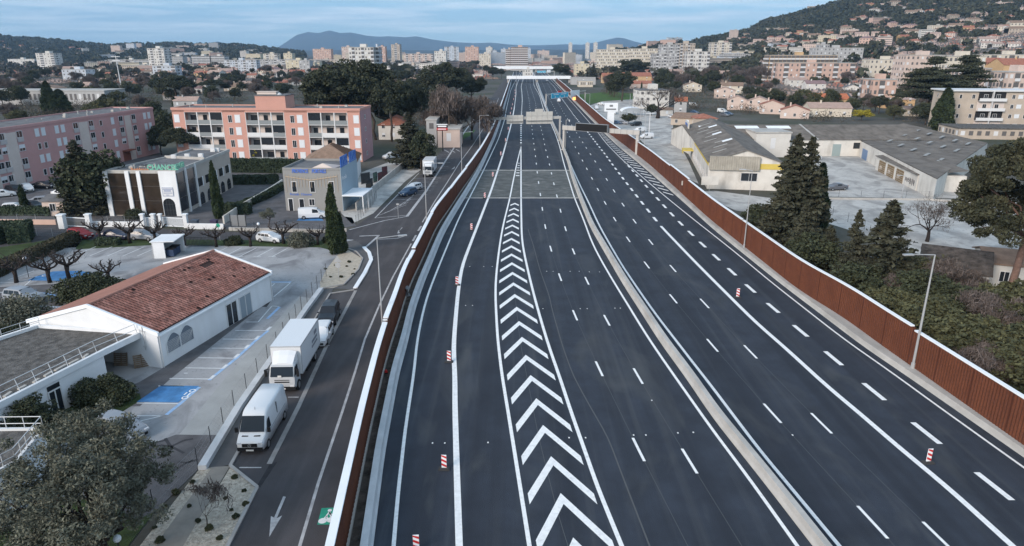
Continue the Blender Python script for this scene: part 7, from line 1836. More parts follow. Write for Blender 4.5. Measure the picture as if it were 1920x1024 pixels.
# ============================================================ trees and shrubs in place
# the big olive by the lower left corner
def big_olive():
    R = np.random.default_rng(301); g = G(205, 1075); t = thing('olive_tree', 'huge grey-green olive tree filling the lower left corner', 'tree', (g.x, g.y, 0)); mb = MB()
    tips = []
    C = []
    for (px, py, z) in ((60,900,5),(110,860,5.5),(150,830,6),(200,840,6),(240,870,5.5),(265,900,4.5),(90,940,4.5),(140,920,6),(190,930,6),(230,960,4.4),(60,980,4),(110,990,5),(170,1000,5),(30,940,4),(20,1000,3.4),(180,800,5.6),(130,800,5),(205,810,5.4),(160,880,7),(110,900,6.6),(200,890,6.6),(250,930,4.6),(75,1020,3.6),(40,1040,3),(130,1040,4),(35,880,4.2),(230,835,5.2),(270,880,4.2),(10,960,3)):
        p = G(px, py, z); C.append([p.x-g.x, p.y-g.y, z])
    C = np.array(C); top = np.array([-.6,.6,1.6]); limb(mb, (0,0,-.1), top, .38, .32, R, 3, .1, 9)
    for c in C: limb(mb, top, c-np.array([0,0,.4]), .15, .04, R, 4, .18, 6)
    mb.build('trunk', M_barkd, t, True)
    C2 = []
    for c in C:
        for k in range(10): C2.append(c+R.normal(size=3)*np.array([.75,.75,.5]))
    C2 = np.array(C2); P = clump_points(C2, .42+.25*R.random(len(C2)), 200, R, .8, .3); V, Q = leaf_quads(P, .085, R, asp=2.2); np_mesh('crown', V, Q, M_olive, parent=t)
big_olive()
plant('round', 65, 815, 748, 'dark rounded bush before the annex door', w=1.25, v=0)
def bush(label, px, py, r, seed, n=9000, ls=.12, lm=None):
    g = G(px, py); o = make_shrub('bush', label, seed, r, n, ls, lm, ncl=46, cr=.42); o.location = (g.x, g.y, 0); return o
bush('large dark green bush beside the pallets', 196, 752, (2.7,1.8,1.9), 401, 16000, .13, M_ever)
bush('lower hedge-like bush between annex and silver car', 120, 800, (2.6,1.6,1.1), 402, 9000, .13)
bush('large dark oval bush behind the tiled hall', 172, 562, (4.2,2.8,2.6), 403, 15000, .17)
bush('grey-green wild bush at the left edge by the hall', 28, 625, (4.0,3.0,3.4), 404, 16000, .15, M_olive)
bush('dark bush at the left edge before the lower annex', -10, 655, (2.5,2.5,2.2), 405, 6000, .15)
for k, (px, py, r) in enumerate(((253,410,(2.1,1.5,1.5)),(566,460,(1.9,1.7,2.0)),(438,458,(1.3,1.1,1.1)),(868-250,455,(1.0,1.0,1.0)))):
    bush(['rounded green bush at the foot of the bronze glass front','round grey-brown shrub right of the white hatchback','small bush right of the barred car park gate','low shrub left of the tall pair of cypresses'][k], px, py, r, 410+k, 4500, .14, [None, M_olive, None, None][k])
g = G(388, 985); o = make_bare_tree('young_tree', 'young thin sapling in the pale mulch bed', 431, H=2.6, depth=5, haze=500, hz=.05, tr=.03, spread=.35); o.location = (g.x, g.y, 0)
r = random.Random(44)
for k, (x, y) in enumerate(((440,896),(458,921),(423,935),(434,957),(461,946),(442,970),(412,1010),(372,978),(393,992),(355,950),(310,950),(290,990),(330,925),(361,905),(300,1015),(650,500),(628,498),(655,492),(665,505),(640,520),(620,520),(662,515),(610,505))):
    g = G(x, y); TREES['shrub' if k % 2 else 'gshrub'][0].put((g.x, g.y, 0), r.random()*6, 'small dark plant dotted in the mulch beds', 'small plants in the mulch beds', .14+.16*r.random())
plant('cypress', 629, 476, 347, 'tallest near cypress at the corner of the side street', w=1.15, v=0); plant('cypress', 641, 474, 400, 'shorter cypress merging with the tallest one', w=1.5, v=1); plant('cypress', 410, 410, 303, 'slim cypress right of the white arched office', w=.95, v=1)
plant('cypress', 47, 394, 347, 'little dark cypress among the cars at the left edge', w=1.6, v=0)
g = G(640, 470)
for k, (x, y, ty, lb) in enumerate(((31,530,478,'leftmost gnarled pollarded tree by the blue bays'),(94,530,478,'second gnarled pollarded tree beside the blue bays'),(130,523,468,'third pollarded tree with wide arms beside the blue bays'),(188,452,410,'pollarded tree right of the red car'),(244,456,412,'pollarded tree between navy and silver cars'),(292,455,415,'pollarded tree above the white bin shelter'),(347,460,424,'pollarded tree left of the barred gate'),(406,463,425,'pollarded tree right of the barred gate'),(470,462,425,'pollarded tree left of the white hatchback'),(532,457,415,'pollarded tree before the white hatchback bonnet'),(596,459,425,'pollarded tree left of the tall cypresses'),(205,530,488,'half-hidden pollarded tree behind the dark oval bush'))):
    plant('pollard', x, y, ty, lb, w=1.15)
plant('conifer', 163, 400, 266, 'big dark spreading conifer left of the bronze-glass office', w=1.7, v=0)
plant('round', 185, 398, 275, 'dark dense tree against the left side of the office', w=1.15, v=1)
plant('stone', 378, 296, 214, 'umbrella pine in front of the salmon block', w=1.05, v=0); plant('stone', 340, 300, 228, 'lower umbrella pine left of the tall one', w=1.1, v=1)
plant('olive', 504, 422, 391, 'small rounded olive before the gate shop', w=1.2)
plant('yellow', 479, 300, 276, 'yellow-green shrub at the foot of the salmon block', w=1.4)
plant('conifer', 770, 312, 213, 'big dark conifer between white villa and roadside bays', w=1.9, v=1)
plant('round', 790, 318, 240, 'dark undergrowth tree right of the big conifer', w=.8)
for (x, y, ty, w, v, lb) in ((640,262,118,1.5,0,'tallest dark pine mass above the salmon block'),(676,258,112,1.35,1,'tall open pine beside the tallest one'),(705,262,122,1.25,2,'third tall pine of the dark central group'),(612,262,150,1.1,1,'lower pine at the left of the dark central group'),(735,265,148,1.1,0,'dark pine behind the white villa'),(772,252,160,1.2,2,'rounded pine beyond the white villa')):
    plant('pine', x, y, ty, lb, w=w*.8, v=v)
plant('pine', 832, 205, 118, 'broad dark pine crown left of the side road', w=1.3, v=1); plant('pine', 800, 230, 160, 'dark pine between the villa and the brown tree', w=1.3, v=2); plant('pine', 885, 200, 142, 'green pine nearest the left noise wall', w=1.35, v=0); plant('pine', 735, 215, 150, 'pine behind the dark group', w=1.5, v=1); plant('pine', 860, 190, 130, 'pine behind the bare brown tree', w=1.2, v=2)
plant('brown', 860, 268, 168, 'large rounded bare brown tree by the side road', w=1.25, v=0, h=None); plant('brown', 885, 262, 185, 'smaller bare brown tree right of the large one', w=1.1, v=1)
plant('brown', 822, 262, 205, 'bare brown thicket behind the poster panel', w=1.3, v=2)
# right cluster of conifers
for (x, y, ty, w, v, lb) in ((1468,470,257,1.25,0,'tallest dark conifer of the right cluster'),(1498,468,262,1.2,1,'second spiry conifer of the right cluster'),(1440,475,330,1.4,2,'left flank conifer of the right cluster')):
    plant('conifer', x, y, ty, lb, w=w, v=v)
plant('cypress', 1524, 450, 308, 'dense dark cypress at the right of the conifer cluster', w=1.5, v=0)
plant('conifer', 1590, 540, 397, 'narrow pointed conifer right of the cluster', w=1.0, v=1); plant('conifer', 1645, 560, 380, 'broad bushy conifer with pointed tip above the noise wall', w=1.7, v=2); plant('conifer', 1545, 520, 425, 'low dark conifer between cluster and noise wall', w=1.6, v=0); plant('conifer', 1480, 505, 385, 'dark filling conifer low in the cluster', w=1.6, v=1)
plant('round', 1420, 452, 385, 'dark bush at the left foot of the conifer cluster', w=1.3); plant('round', 1512, 520, 440, 'dark bush below the conifer cluster', w=1.4); plant('round', 1600, 575, 495, 'dark bush below the pointed conifer', w=1.4)
# big round pine at the right edge
def big_pine():
    R = np.random.default_rng(77); g = G(1890, 570); H = HT(1890, 570, 255); t = thing('pine_tree', 'big dome-crowned pine with pinkish trunk at the right edge', 'tree', (g.x, g.y, 0)); mb = MB(); top = np.array([.3,0,H*.42]); limb(mb, (0,0,-.1), top, .42, .34, R, 4, .03, 9)
    d = R.normal(size=(260,3)); d /= np.linalg.norm(d,axis=1)[:,None]; d = d[d[:,2] > -.55]; rad = .45+.55*R.random(len(d))**.5; C = d*rad[:,None]*np.array([6.9,6.4,H*.37])+np.array([-.2,0,H*.64])
    for i in R.choice(len(C), 16, replace=False): limb(mb, top, C[i], .16, .05, R, 4, .1, 6)
    mb.build('trunk', mat('pinkish_bark', (.17,.11,.09), .95, .3, 3, bump=.6), t, True)
    P = clump_points(C, 1.0*(.7+.6*R.random(len(C))), 300, R, .6); V, Q = leaf_quads(P, .18, R, asp=2.0); np_mesh('crown', V, Q, M_pine, parent=t)
big_pine()
plant('bare', 1738, 453, 360, 'dark bare tree standing in the pale right yard', w=1.0, v=0)
# scrub behind the right wall
r = random.Random(9); lm_ = ['evergreen', 'yellow-green', 'grey-brown']
sc = [(1690,640,'green',540),(1740,660,'green',555),(1790,690,'green',575),(1840,700,'green',600),(1890,730,'green',620),(1650,610,'green',530),(1720,600,'round',500),(1780,620,'round',520),(1700,560,'green',470),(1760,585,'brown',490),(1840,640,'brown',540),(1900,660,'green',560),(1940,700,'round',590),(1880,620,'green',520),(1760,530,'green',465),(1910,620,'round',545),(1960,760,'green',640),(1620,580,'round',500),(1800,560,'brown',505),(1945,640,'green',520),(1672,520,'round',478),(1690,590,'brown',520),(1990,720,'green',600),(1860,740,'brown',650),(1815,700,'round',610)]
for k, (x, y, kd, ty) in enumerate(sc):
    g = G(x, y); 
    H = max(2.5, HT(x, y, ty)); s = H/TH[kd]; g.x = max(g.x, LW.x(g.y)+1.2+s*4.2); nm = {'green':'yellow-green bushy tree','round':'dark evergreen bush tree','brown':'grey-brown leafless scrub tree'}[kd]
    TREES[kd][k % len(TREES[kd])].put((g.x, g.y, 0), r.random()*6, nm+' in the scrub behind the near right noise wall', 'scrub behind the right noise wall', (s*1.25, s*1.25, s*.9))
for k in range(46):
    y = 26+k*1.3; x = LW.x(y)+3.4+r.random()*9
    TREES['shrub' if k % 3 else 'gshrub'][k % 2 if k % 3 else 0].put((x, y, 0), r.random()*6, 'low shrub in the scrub behind the near right noise wall', 'scrub behind the right noise wall', .8+r.random()*1.4)
# cedar, big cypress, brown bush by the beige block
c = make_cedar('cedar_tree', 'wide dark layered cedar before the ochre houses', 501, H=HT(1738,220,105), R0=14); g = G(1735, 222); c.location = (g.x, g.y, 0)
c = make_cedar('cedar_tree', 'second dark layered cedar right of the wide one, taller tip', 502, H=HT(1797,222,101), R0=12); g = G(1797, 222); c.location = (g.x, g.y, 0)
for x, y, ty, lb in ((303,290,236,'dark tree between the two pink blocks, nearer'),(312,262,205,'dark tree between the two pink blocks, farther'),(292,240,190,'dark tree just behind the end of the dusky pink block')): plant('round', x, y, ty, lb, w=1.0)

plant('cypress', 1764, 246, 166, 'broad dark brown-green cypress left of the beige block', w=2.6, v=0); plant('round', 1734, 234, 188, 'rounded dark bush left of the broad cypress', w=1.3, v=2)
plant('cypress', 1616, 186, 157, 'pair of dark cypresses left of the pink block', w=2.6, v=1); plant('yellow', 1615, 226, 205, 'bright yellow flowering mimosa behind the warehouse', w=1.7)
plant('bare', 1233, 222, 163, 'large bare tree before the white cube building', w=1.7, v=1); plant('round', 1221, 216, 196, 'dark green bush at the foot of the bare tree', w=1.5)
plant('pine', 1166, 190, 133, 'dark bushy pine before the brown hotel roofs', w=1.3, v=0); plant('pine', 1186, 150, 111.5, 'umbrella-like pine before the long cream slab', w=2.2, v=2)
plant('round', 1178, 232, 213, 'green bush before the marquee', w=1.8, v=0)
plant('pine', 1050, 150, 119, 'dark pine right behind the near overpass', w=1.3, v=1); plant('conifer', 1064, 150, 122, 'pointed conifer behind the near overpass', w=2.2, v=1); plant('conifer', 1112, 150, 120, 'slim dark conifer left of the hotel roofs', w=1.5, v=2)
plant('pine', 925, 150, 126, 'dark pine left of the near overpass', w=1.4, v=2); plant('pine', 940, 148, 128, 'dark pine touching the near overpass', w=1.2, v=0)
plant('cypress', 97, 215, 153, 'dark pointed cypress before the long white roof', w=2.4, v=1); plant('cypress', 118, 218, 168, 'broad cypress right of the pointed one', w=4.0, v=0)
plant('cypress', 328, 200, 182, 'small cypress behind the salmon block, left one', w=3, v=0); plant('cypress', 353, 199, 183, 'small cypress behind the salmon block, right one', w=3, v=1)
plant('stone', 330, 190, 134, 'big umbrella pine on the left beyond the salmon block', w=1.35, v=1); plant('stone', 398, 175, 145, 'flat umbrella pine right of the big one', w=1.8, v=0); plant('pine', 350, 190, 150, 'dark pine leaning beside the big umbrella pine', w=1.2, v=1)
# ============================================================ middle distance and far city
block('long stepped grandstand-like white roof on the far left', -60, 195, 171, H=7, dp=20, floors=1, cols=30, wall='grey', hut=False, name='stand_building')
B = [ # label, pxl, pxr, py, D, depth, floors, cols, wall, style
 ('orange-brown long terrace block at the far left',-20,135,103,520,16,4,14,'salmon','bands'),('orange end part of the long terrace block',120,172,103,500,18,5,4,'salmon','grid'),
 ('white high-rise left of the terrace block',66,100,100,1000,18,8,5,'white','mixed'),('white blocky neighbour of the left high-rise',14,64,93+18,900,18,4,7,'white','grid'),
 ('pale blue-white two-part block behind the terraces',115,160,131,420,16,3,6,'blue','grid'),('long white balcony slab left of the white tower',202,292,112,640,14,4,14,'white','bands'),
 ('white tower standing on the left skyline',275,306,91,900,18,10,6,'white','mixed'),('white stepped balcony block right of the left tower',318,342,106,700,16,6,3,'white','bands'),
 ('large white balcony block under the left hill',359,395,105,700,20,6,4,'white','bands'),('right wing of the large white balcony block',393,420,105,680,20,6,3,'white','bands'),
 ('pale blue block behind the umbrella pine',285,328,124,450,14,4,5,'blue','mixed'),('beige-roofed pale block left of the pale blue one',247,290,122,480,14,3,5,'cream','grid'),
 ('long grey-white slab right of the balcony block',420,480,113,900,14,5,12,'blue','mixed'),('long grey slab in the left middle distance',476,560,112,950,14,5,16,'grey','mixed'),
 ('pale yellow block before the dark pines',535,577,113,650,16,5,5,'yellow','grid'),('grey-beige half of the pale yellow block',560,580,114,640,16,5,3,'grey','grid'),
 ('long beige slab just left of the dark pines',578,650,112,720,14,4,12,'beige','grid'),('cream round-cornered block on the left horizon',493,519,101,1300,20,5,5,'cream','mixed'),
 ('small yellow cube block on the left horizon',531,547,100,1300,18,5,3,'yellow','grid'),('broad white slab tower above the dark pines',653,700,89,620,16,9,8,'white','mixed'),('white side wing of the broad slab tower',698,710,89,630,14,9,2,'blue','mixed'),
 ('pink long block on the ridge left of the slab tower',586,620,92,1500,20,3,8,'salmon','grid'),('pale block on the ridge above the grey slabs',640,660,88,1500,20,3,5,'pink','grid'),
 ('brown tower on the ridge right of the slab tower',733,749,83.5,1500,25,8,3,'beige','mixed'),('pink blocks on the ridge beside the brown tower',707,722,87.5,1500,20,4,4,'salmon','grid'),
 ('beige row of houses under the slab tower',712,762,111,800,16,3,9,'beige','grid'),('long white low block right of the dark pines',720,782,124,560,14,3,8,'white','mixed'),
 ('long pale mauve block in the centre left',757,812,101,1300,16,4,14,'pink','mixed'),('white angular tower block in the centre left',814,836,96,1100,20,6,5,'white','grid'),
 ('white terraced complex on the centre skyline',833,860,88,1800,25,6,6,'blue','mixed'),('pink square tower on the centre skyline',872,897,88,1500,25,8,5,'salmon','grid'),
 ('pale tower right of the pink one',911,923,88.5,1900,20,8,3,'white','grid'),('grey pair tower, left one',921,931,95,1900,20,7,2,'blue','grid'),('grey pair tower, right one',939,950,92,1900,20,8,3,'blue','grid'),
 ('thin white tower beside the red-brick slab',990,995,91,1900,20,9,1,'blue','grid'),('large brick and white banded office tower',958,990,88.5,1050,22,11,9,'salmon','bands'),('brick-red left half of the banded tower',948,960,93,1070,22,10,3,'pink','bands'),
 ('first slim white skyscraper in the centre',1067,1073,80.5,2200,18,14,2,'white','grid'),('second slim white skyscraper',1099,1105.5,80.5,2200,18,14,2,'white','grid'),('third slim white skyscraper',1114,1120.5,80,2200,18,14,2,'white','grid'),
 ('pink hotel-like block behind the overpass pines',1047,1090,107,900,18,4,9,'pink','grid'),('yellow windowless cube block by the overpass',1078,1105,120,520,16,4,3,'yellow','grid'),('pink gabled block right of the yellow cube',1104,1121,114,620,16,3,3,'pink','grid'),
 ('very long cream slab, left half',1120,1180,93,900,16,6,18,'cream','grid'),('very long cream slab, right half',1180,1242,91.5,900,16,6,18,'cream','grid'),
 ('grey-white honeycomb slab with balconies, low part',1226,1260,101,800,18,7,7,'grey','mixed'),('grey-white honeycomb slab, tall part',1240,1275,84,860,18,9,8,'grey','mixed'),('beige honeycomb tower right of the slab',1272,1304,81.5,860,18,9,7,'beige','mixed'),
 ('white balcony block behind the bare trees',1290,1332,97,760,16,5,8,'white','mixed'),('cream five-storey block on the hill foot',1335,1373,80,1050,18,5,8,'cream','mixed'),
 ('coral pink balcony block in the right middle distance',1460,1605,118.5,610,14,4,14,'salmon','mixed'),('orange-ended long block with white balcony bands',1444,1571,104,640,14,3,16,'ochre','bands'),
 ('pale grey stepped building above the banded block',1530,1620,90,760,16,3,12,'grey','grid'),('white rounded villa-like block on the terrace',1540,1556,84,800,14,2,4,'grey','grid'),
 ('pink terraced building with brown loggias',1622,1700,94,900,16,3,12,'pink','mixed'),('yellow and white block left of the cedar',1632,1700,112,600,14,3,8,'cream','grid'),
 ('pale yellow roof terrace block above the cedar',1732,1800,92,900,16,3,10,'yellow','mixed'),('white tiled block right of the yellow one',1800,1848,91,900,16,3,7,'white','mixed'),('pink-white gabled block behind the cedar',1700,1780,104,480,16,3,9,'pink','grid'),
 ('cream block behind the ochre houses',1780,1850,106,400,14,3,8,'cream','grid'),('pink block beside the cedar',1639,1683,150,365,14,3,4,'salmon','mixed'),('pink block right behind the cedar',1806,1860,129,330,14,4,5,'pink','mixed'),
 ('mauve-pink block at the right edge',1893,1960,136,300,14,4,6,'pink','mixed'),('far cream row at the right edge',1848,1960,103,520,14,3,10,'cream','mixed'),
 ('far pale row on the centre horizon',1008,1030,95,2400,20,5,8,'pink','grid'),('far pink row right of the skyscrapers',1150,1178,88.5,2600,20,4,8,'salmon','grid'),('far white low hall in the centre',808,862,112,1000,30,1,12,'white','grid'),('far pale hall with curved roof line',850,880,109,1100,20,2,6,'white','grid'),
 ('far orange-brown slab behind the brick tower',995,1012,103,1500,16,4,6,'beige','grid'),('cream corner block left of the brick tower',898,920,101,1300,16,5,5,'cream','grid'),('pale office slab behind the second overpass',1000,1045,104,1300,16,4,10,'beige','grid')]
for (lb, x0, x1, py, D, dp, fl, co, wl_, st) in B:
    if py > 102 and x0 < 1300:
        k = (py-96)/(FPX/_ct); D = max(240, min(2200, ((27-3.1*fl)/k-8)/_ct)) if 3.1*fl < 25 else D
    z0 = hill_r((x0+x1)/2, D) if x0 > 1300 else 0.0
    if z0 > GD(x0, py, D).z-6: z0 = max(0, GD(x0, py, D).z-3.1*fl)
    H_ = GD(x0, py, D).z-z0; block(lb, x0, x1, py, D=D, dp=dp, floors=max(fl, int(H_/3.4)), cols=co, wall=wl_, style=st, z0=z0)
# random far town fabric along the horizon: many small distant blocks
r = random.Random(21); WN = ['white','cream','pink','beige','grey','yellow','salmon','blue']
def band_label(px):
    for lim, nm in ((260,'at the far left'),(520,'under the left hill'),(760,'behind the dark pines'),(960,'left of the overpasses'),(1240,'right of the overpasses'),(1500,'at the foot of the right hill'),(2500,'at the far right')):
        if px < lim: return nm
FB = {}
def far_block_proto(wl_, st, fl, co):
    k = (wl_, st, fl, co)
    if k not in FB:
        t = thing('town_block', 'far block', 'building'); W = co*3.4; H = fl*3.0; mb = MB(); mb.box(-W/2, W/2, 0, 13, -3, H)
        for i in range(fl):
            for j in range(co):
                u = -W/2+W*(j+.5)/co; w = .85
                if st: mb.face([(u-w,-.03,i*3+1),(u+w,-.03,i*3+1),(u+w,-.03,i*3+2.3),(u-w,-.03,i*3+2.3)], 1)
            if not st: mb.face([(-W/2+.4,-.03,i*3+1.2),(W/2-.4,-.03,i*3+1.2),(W/2-.4,-.03,i*3+2.4),(-W/2+.4,-.03,i*3+2.4)], 1)
        mb.build('wall', [WALLS[wl_], MATS['far_window']], t); m = MB(); m.box(-W/2-.3, W/2+.3, -.3, 13.3, H, H+.4); m.cbox((W*.2,6,H+1.3), 4, 5, 1.8); m.build('roof', M_conc, t); FB[k] = Proto(t)
    return FB[k]
for k in range(190):
    px = 150+1250*r.random() if k < 150 else 1200+760*r.random(); D = 900+1500*r.random()**1.3; 
    if 905 < px < 1080 and D < 1500: D += 700
    kx, _ = px_dir(px, 96); fl = r.choice((3,4,5,6)) if r.random() < .8 else r.choice((8,10)); c_ = r.choice(WN)
    if D < 1400: fl = min(fl, 5)
    z = max(hill_r(px, D) if px > 1150 else 0, hill_l(px, D) if px < 570 else 0)
    far_block_proto(c_, r.random() < .6, fl, r.choice((6,10,14))).put((kx*D, D, z), r.uniform(-.5,.5)-kx*.5, '%s far block %s' % ({'blue':'bluish-white','salmon':'coral'}.get(c_, c_), band_label(px)), 'distant town blocks', .8)
# hillside and suburb villas
VP = {}
def villa_proto(wl_, rf, hip, sz):
    k = (wl_, rf, hip, sz)
    if k not in VP:
        t = thing('villa', 'villa', 'house'); W = (10,13,17)[sz]; dp = (8,9,10)[sz]; he = (3.2,5.6,5.8)[sz]; hr = he+dp*.22; mb = MB()
        if hip: mb.box(-W/2, W/2, 0, dp, -3, he)
        else: mb.box(-W/2, W/2, .001, dp-.001, -3, he-.01); gable_walls(mb, -W/2, W/2, 0, dp, he, hr, 'x')
        for f in range(1 if sz == 0 else 2):
            for j in range(3+sz): u = -W/2+W*(j+.5)/(3+sz); mb.face([(u-.6,-.03,f*2.7+.8),(u+.6,-.03,f*2.7+.8),(u+.6,-.03,f*2.7+2.2),(u-.6,-.03,f*2.7+2.2)], 1)
        mb.build('wall', [WALLS[wl_], MATS['far_window']], t); mb = MB()
        if hip: hip_roof(mb, -W/2, W/2, 0, dp, he+.02, hr)
        else: gable_roof(mb, -W/2, W/2, 0, dp, he, hr, 'x')
        mb.build('roof', ROOFS[rf], t); m = MB(); m.box(W*.2, W*.2+.7, dp*.4, dp*.4+.7, he, hr+.8); m.build('chimney', WALLS[wl_], t); VP[k] = Proto(t)
    return VP[k]
VK = [('cream','red',0,1),('white','brown',1,1),('pink','pale',0,2),('ochre','red',0,1),('white','orange',1,0),('cream','pale',0,0),('beige','brown',0,2),('pink','red',1,1),('white','pale',0,1),('salmon','mauve',1,1),('cream','brown',0,2)]
def vput(p, rz, where, kk=None, grp='villas on the right hillside', sc=1.0):
    k = kk or r.choice(VK); q = villa_proto(*k); nm = {'cream':'cream','white':'white','pink':'pale pink','ochre':'ochre','beige':'stone beige','salmon':'salmon'}[k[0]]
    rf = {'red':'red-tiled','brown':'brown-tiled','pale':'pale-tiled','orange':'orange-tiled','mauve':'mauve-tiled'}[k[1]]
    return q.put(p, rz, '%s %s villa %s' % (nm, rf, where), grp, sc)
hs = [(1402,65),(1432,66),(1447,72),(1456,60),(1468,58),(1480,62),(1490,66),(1500,60),(1508,66),(1440,80),(1475,78),(1420,78),(1412,84),(1385,86),(1452,88),(1380,78),(1510,50),(1525,50),(1553,66),(1525,70),(1488,84),(1512,80),(1582,52),(1588,56),(1600,40),(1612,12),(1596,26),(1608,36),(1615,34),(1625,12),(1632,10),(1655,8),(1668,6),(1680,6),(1642,20),(1660,34),(1635,46),(1676,45),(1700,50),(1712,50),(1720,24),(1745,12),(1710,26),(1732,22),(1742,22),(1775,22),(1790,32),(1755,55),(1640,58),(1645,66),(1615,68),(1605,70),(1622,78),(1655,78),(1690,68),(1700,66),(1712,64),(1698,74),(1760,60),(1770,58),(1780,66),(1790,52),(1800,56),(1812,58),(1830,58),(1775,70),(1750,68),(1720,88),(1850,82),(1870,88),(1880,26),(1888,38),(1892,34),(1900,50),(1880,52),(1915,20),(1910,50),(1868,8),(1850,3),(1895,8),(1865,72),(1905,60),(1560,80),(1540,72),(1570,70),(1580,74),(1590,66),(1660,72),(1738,62),(1820,62),(1826,40),(1840,30),(1405,74),(1462,72),(1355,82),(1395,72),(1430,90),(1465,92),(1500,92),(1520,88),(1545,60),(1530,80)]
for (x, y) in hs:
    p = on_hill(hill_r, x, y+4)
    if p is None: continue
    where = ('low' if y > 70 else 'halfway up' if y > 36 else 'high') + ' on the right hill'
    vput(tuple(p), r.uniform(-.5,.5)-.4, where, sc=.85+.4*r.random())
for k in range(15):
    x, y = r.uniform(1360,1925), r.uniform(5,98); p = on_hill(hill_r, x, y)
    if p is None or mnoise.noise(Vector((x*.01, y*.03, 5))) < -.08: continue
    where = ('low' if y > 70 else 'halfway up' if y > 36 else 'high') + ' on the right hill'
    vput(tuple(p), r.uniform(-.6,.6)-.4, where, sc=.8+.4*r.random())
for k in range(40):
    x, y = r.uniform(0,560), 80+28*r.random()**.8 if k % 5 else r.uniform(84,96); p = on_hill(hill_l, x, y)
    if p is None: continue
    vput(tuple(p), r.uniform(-.5,.5)+.3, 'on the %s left hill' % ('leftmost' if x < 190 else 'middle' if x < 380 else 'right end of the'), grp='villas on the left hill', sc=.9+.5*r.random())
# suburb roofs, traced one by one: pxl, pxr, eave row, eave height, D-free
SV = [(1827,1885,120,'tall ochre building with brown roof behind the cedar',19.5,23,'ochre','red',-.05),(1885,1990,122,'tall ochre building at the right edge behind the beige block',19.5,23,'ochre','red',-.05),(1340,1378,170,'pale pink gabled house left of the green tree',4.6,6.6,'pink','pale',-.3),(1346,1392,161,'cream house with stone chimney right of the bare wood',5,7,'cream','brown',-.3),(1390,1418,147,'small red-roofed cream house behind the cream house',5,6.8,'cream','red',0),
 (1365,1400,188,'pale pink gable nearest the little conifers',4.6,6.6,'pink','pale',-.3),(1402,1444,190,'pale pink gable in the middle of the row',4.6,6.6,'pink','pale',-.35),(1426,1470,197,'reddish-roofed house in the gabled row',4.0,6,'pink','red',-.35),(1466,1516,207,'pale low gable at the right of the row',3.4,5.4,'pink','red',-.35),
 (1480,1513,150,'white house left part with terrace',5.6,7.4,'white','pale',0),(1513,1549,157,'white house with mauve roof right of the terrace house',5.2,7.2,'white','mauve',-.05),(1525,1592,186,'orange-roofed house behind the cream bungalow',3.6,6.0,'ochre','orange',-.1),(1521,1596,203,'cream bungalow with grey-beige roof',3.6,5.6,'cream','pale',-.15),(1586,1611,164,'small white gabled house by the cypress pair',3.4,5.2,'white','grey',-.2),
 (1284,1316,160,'cream gabled house among dark trees',4.6,6.8,'cream','brown',-.1),(1281,1313,140,'bright orange-roofed house left of the bare wood',4,6.4,'ochre','orange',-.3),(1130,1165,144,'hotel wing with brown roof, left',5.5,8.5,'ochre','red',0),(1168,1222,143,'hotel wing with brown roof, right',5.5,8.5,'ochre','red',0),(1140,1158,158,'hotel annex roof left of the pine',4,6,'ochre','red',0),(1185,1222,157,'hotel annex roof right of the pine',4,6,'pink','red',0),(1212,1240,134,'pink red-roofed house behind the hotel',5,7,'pink','red',0),
 (1660,1715,187,'ochre flat villa before the cedar',4.2,4.9,'ochre','pale',-.1),(1612,1640,150,'brownish house roof left of the pink block',4.6,6,'pink','brown',0),(1700,1740,205,'low cream house between cedar and bush',3,4,'cream','pale',-.2),
 (58,105,166,'cream gabled house behind the long white roof',3.6,5.4,'cream','brown',0),(138,165,160,'pink-roofed house left of the bare wood',4,6,'pink','pale',.2),(352,385,158,'brown-roofed house right of the big umbrella pine',3.5,5.5,'white','brown',.1),(350,378,166,'white-walled house below the brown roof',3.2,4.5,'white','mauve',.1),(420,470,162,'wide brown hipped roof in the left suburb',3.2,5.5,'beige','brown',.1),(395,425,147,'white flat house behind the flat umbrella pine',3,4,'white','pale',.1),
 (305,325,178,'grey roof behind the left small cypress',3,4.6,'grey','brown',.1),(325,368,189,'beige-roofed house just behind the salmon block',3,4.8,'grey','pale',.1),(485,512,146,'brown roof house left of the pale yellow block',3.2,5,'white','brown',.1),(545,573,152,'white and red house below the pale yellow block',3.4,5.4,'white','red',.5),(568,588,166,'mustard yellow house wall left of the dark pines',4,5,'ochre','grey',0),(430,455,140,'pale small house in the left suburb',3,4.6,'white','pale',0),(462,480,141,'pink small roof in the left suburb',3,4.6,'pink','red',0),(500,520,141,'white pointed house in the left suburb',3,5.2,'white','pale',0),(376,396,138,'cream small house behind the dark pines',3,4.6,'cream','brown',0),
 (705,725,178,'white house seen through the pine trunks',4,5,'white','pale',.2),(830,850,155,'beige hipped roof between the pines',3.6,5.6,'beige','brown',.2),(762,785,150,'low brown roof behind the pine group',3.4,4.8,'beige','brown',0),(880,905,139,'white house left of the near overpass',4,5,'white','pale',0),(617,640,180,'white wall behind the left pines',4,5,'white','pale',0),(1145,1170,132,'pale roof behind the hotel',4,6,'white','pale',0),(1440,1465,176,'brown-roofed house behind the gabled row',4,6,'beige','brown',0)]
for (x0, x1, py, lb, he, hr, wl_, rf, rot) in SV:
    ax = 'y' if ('gabl' in lb or 'pointed' in lb or 'gable' in lb) else 'x'
    w_ = (G(x1,py,he)-G(x0,py,he)).length
    villa(lb, x0, x1, py, he=he, hr=hr, dp=min(16, max(8, w_*.7)), axis=ax, wall=wl_, roof=rf, hip='hipped' in lb, rot=rot, nw=3 if w_ > 9 else 2)
occupied = []
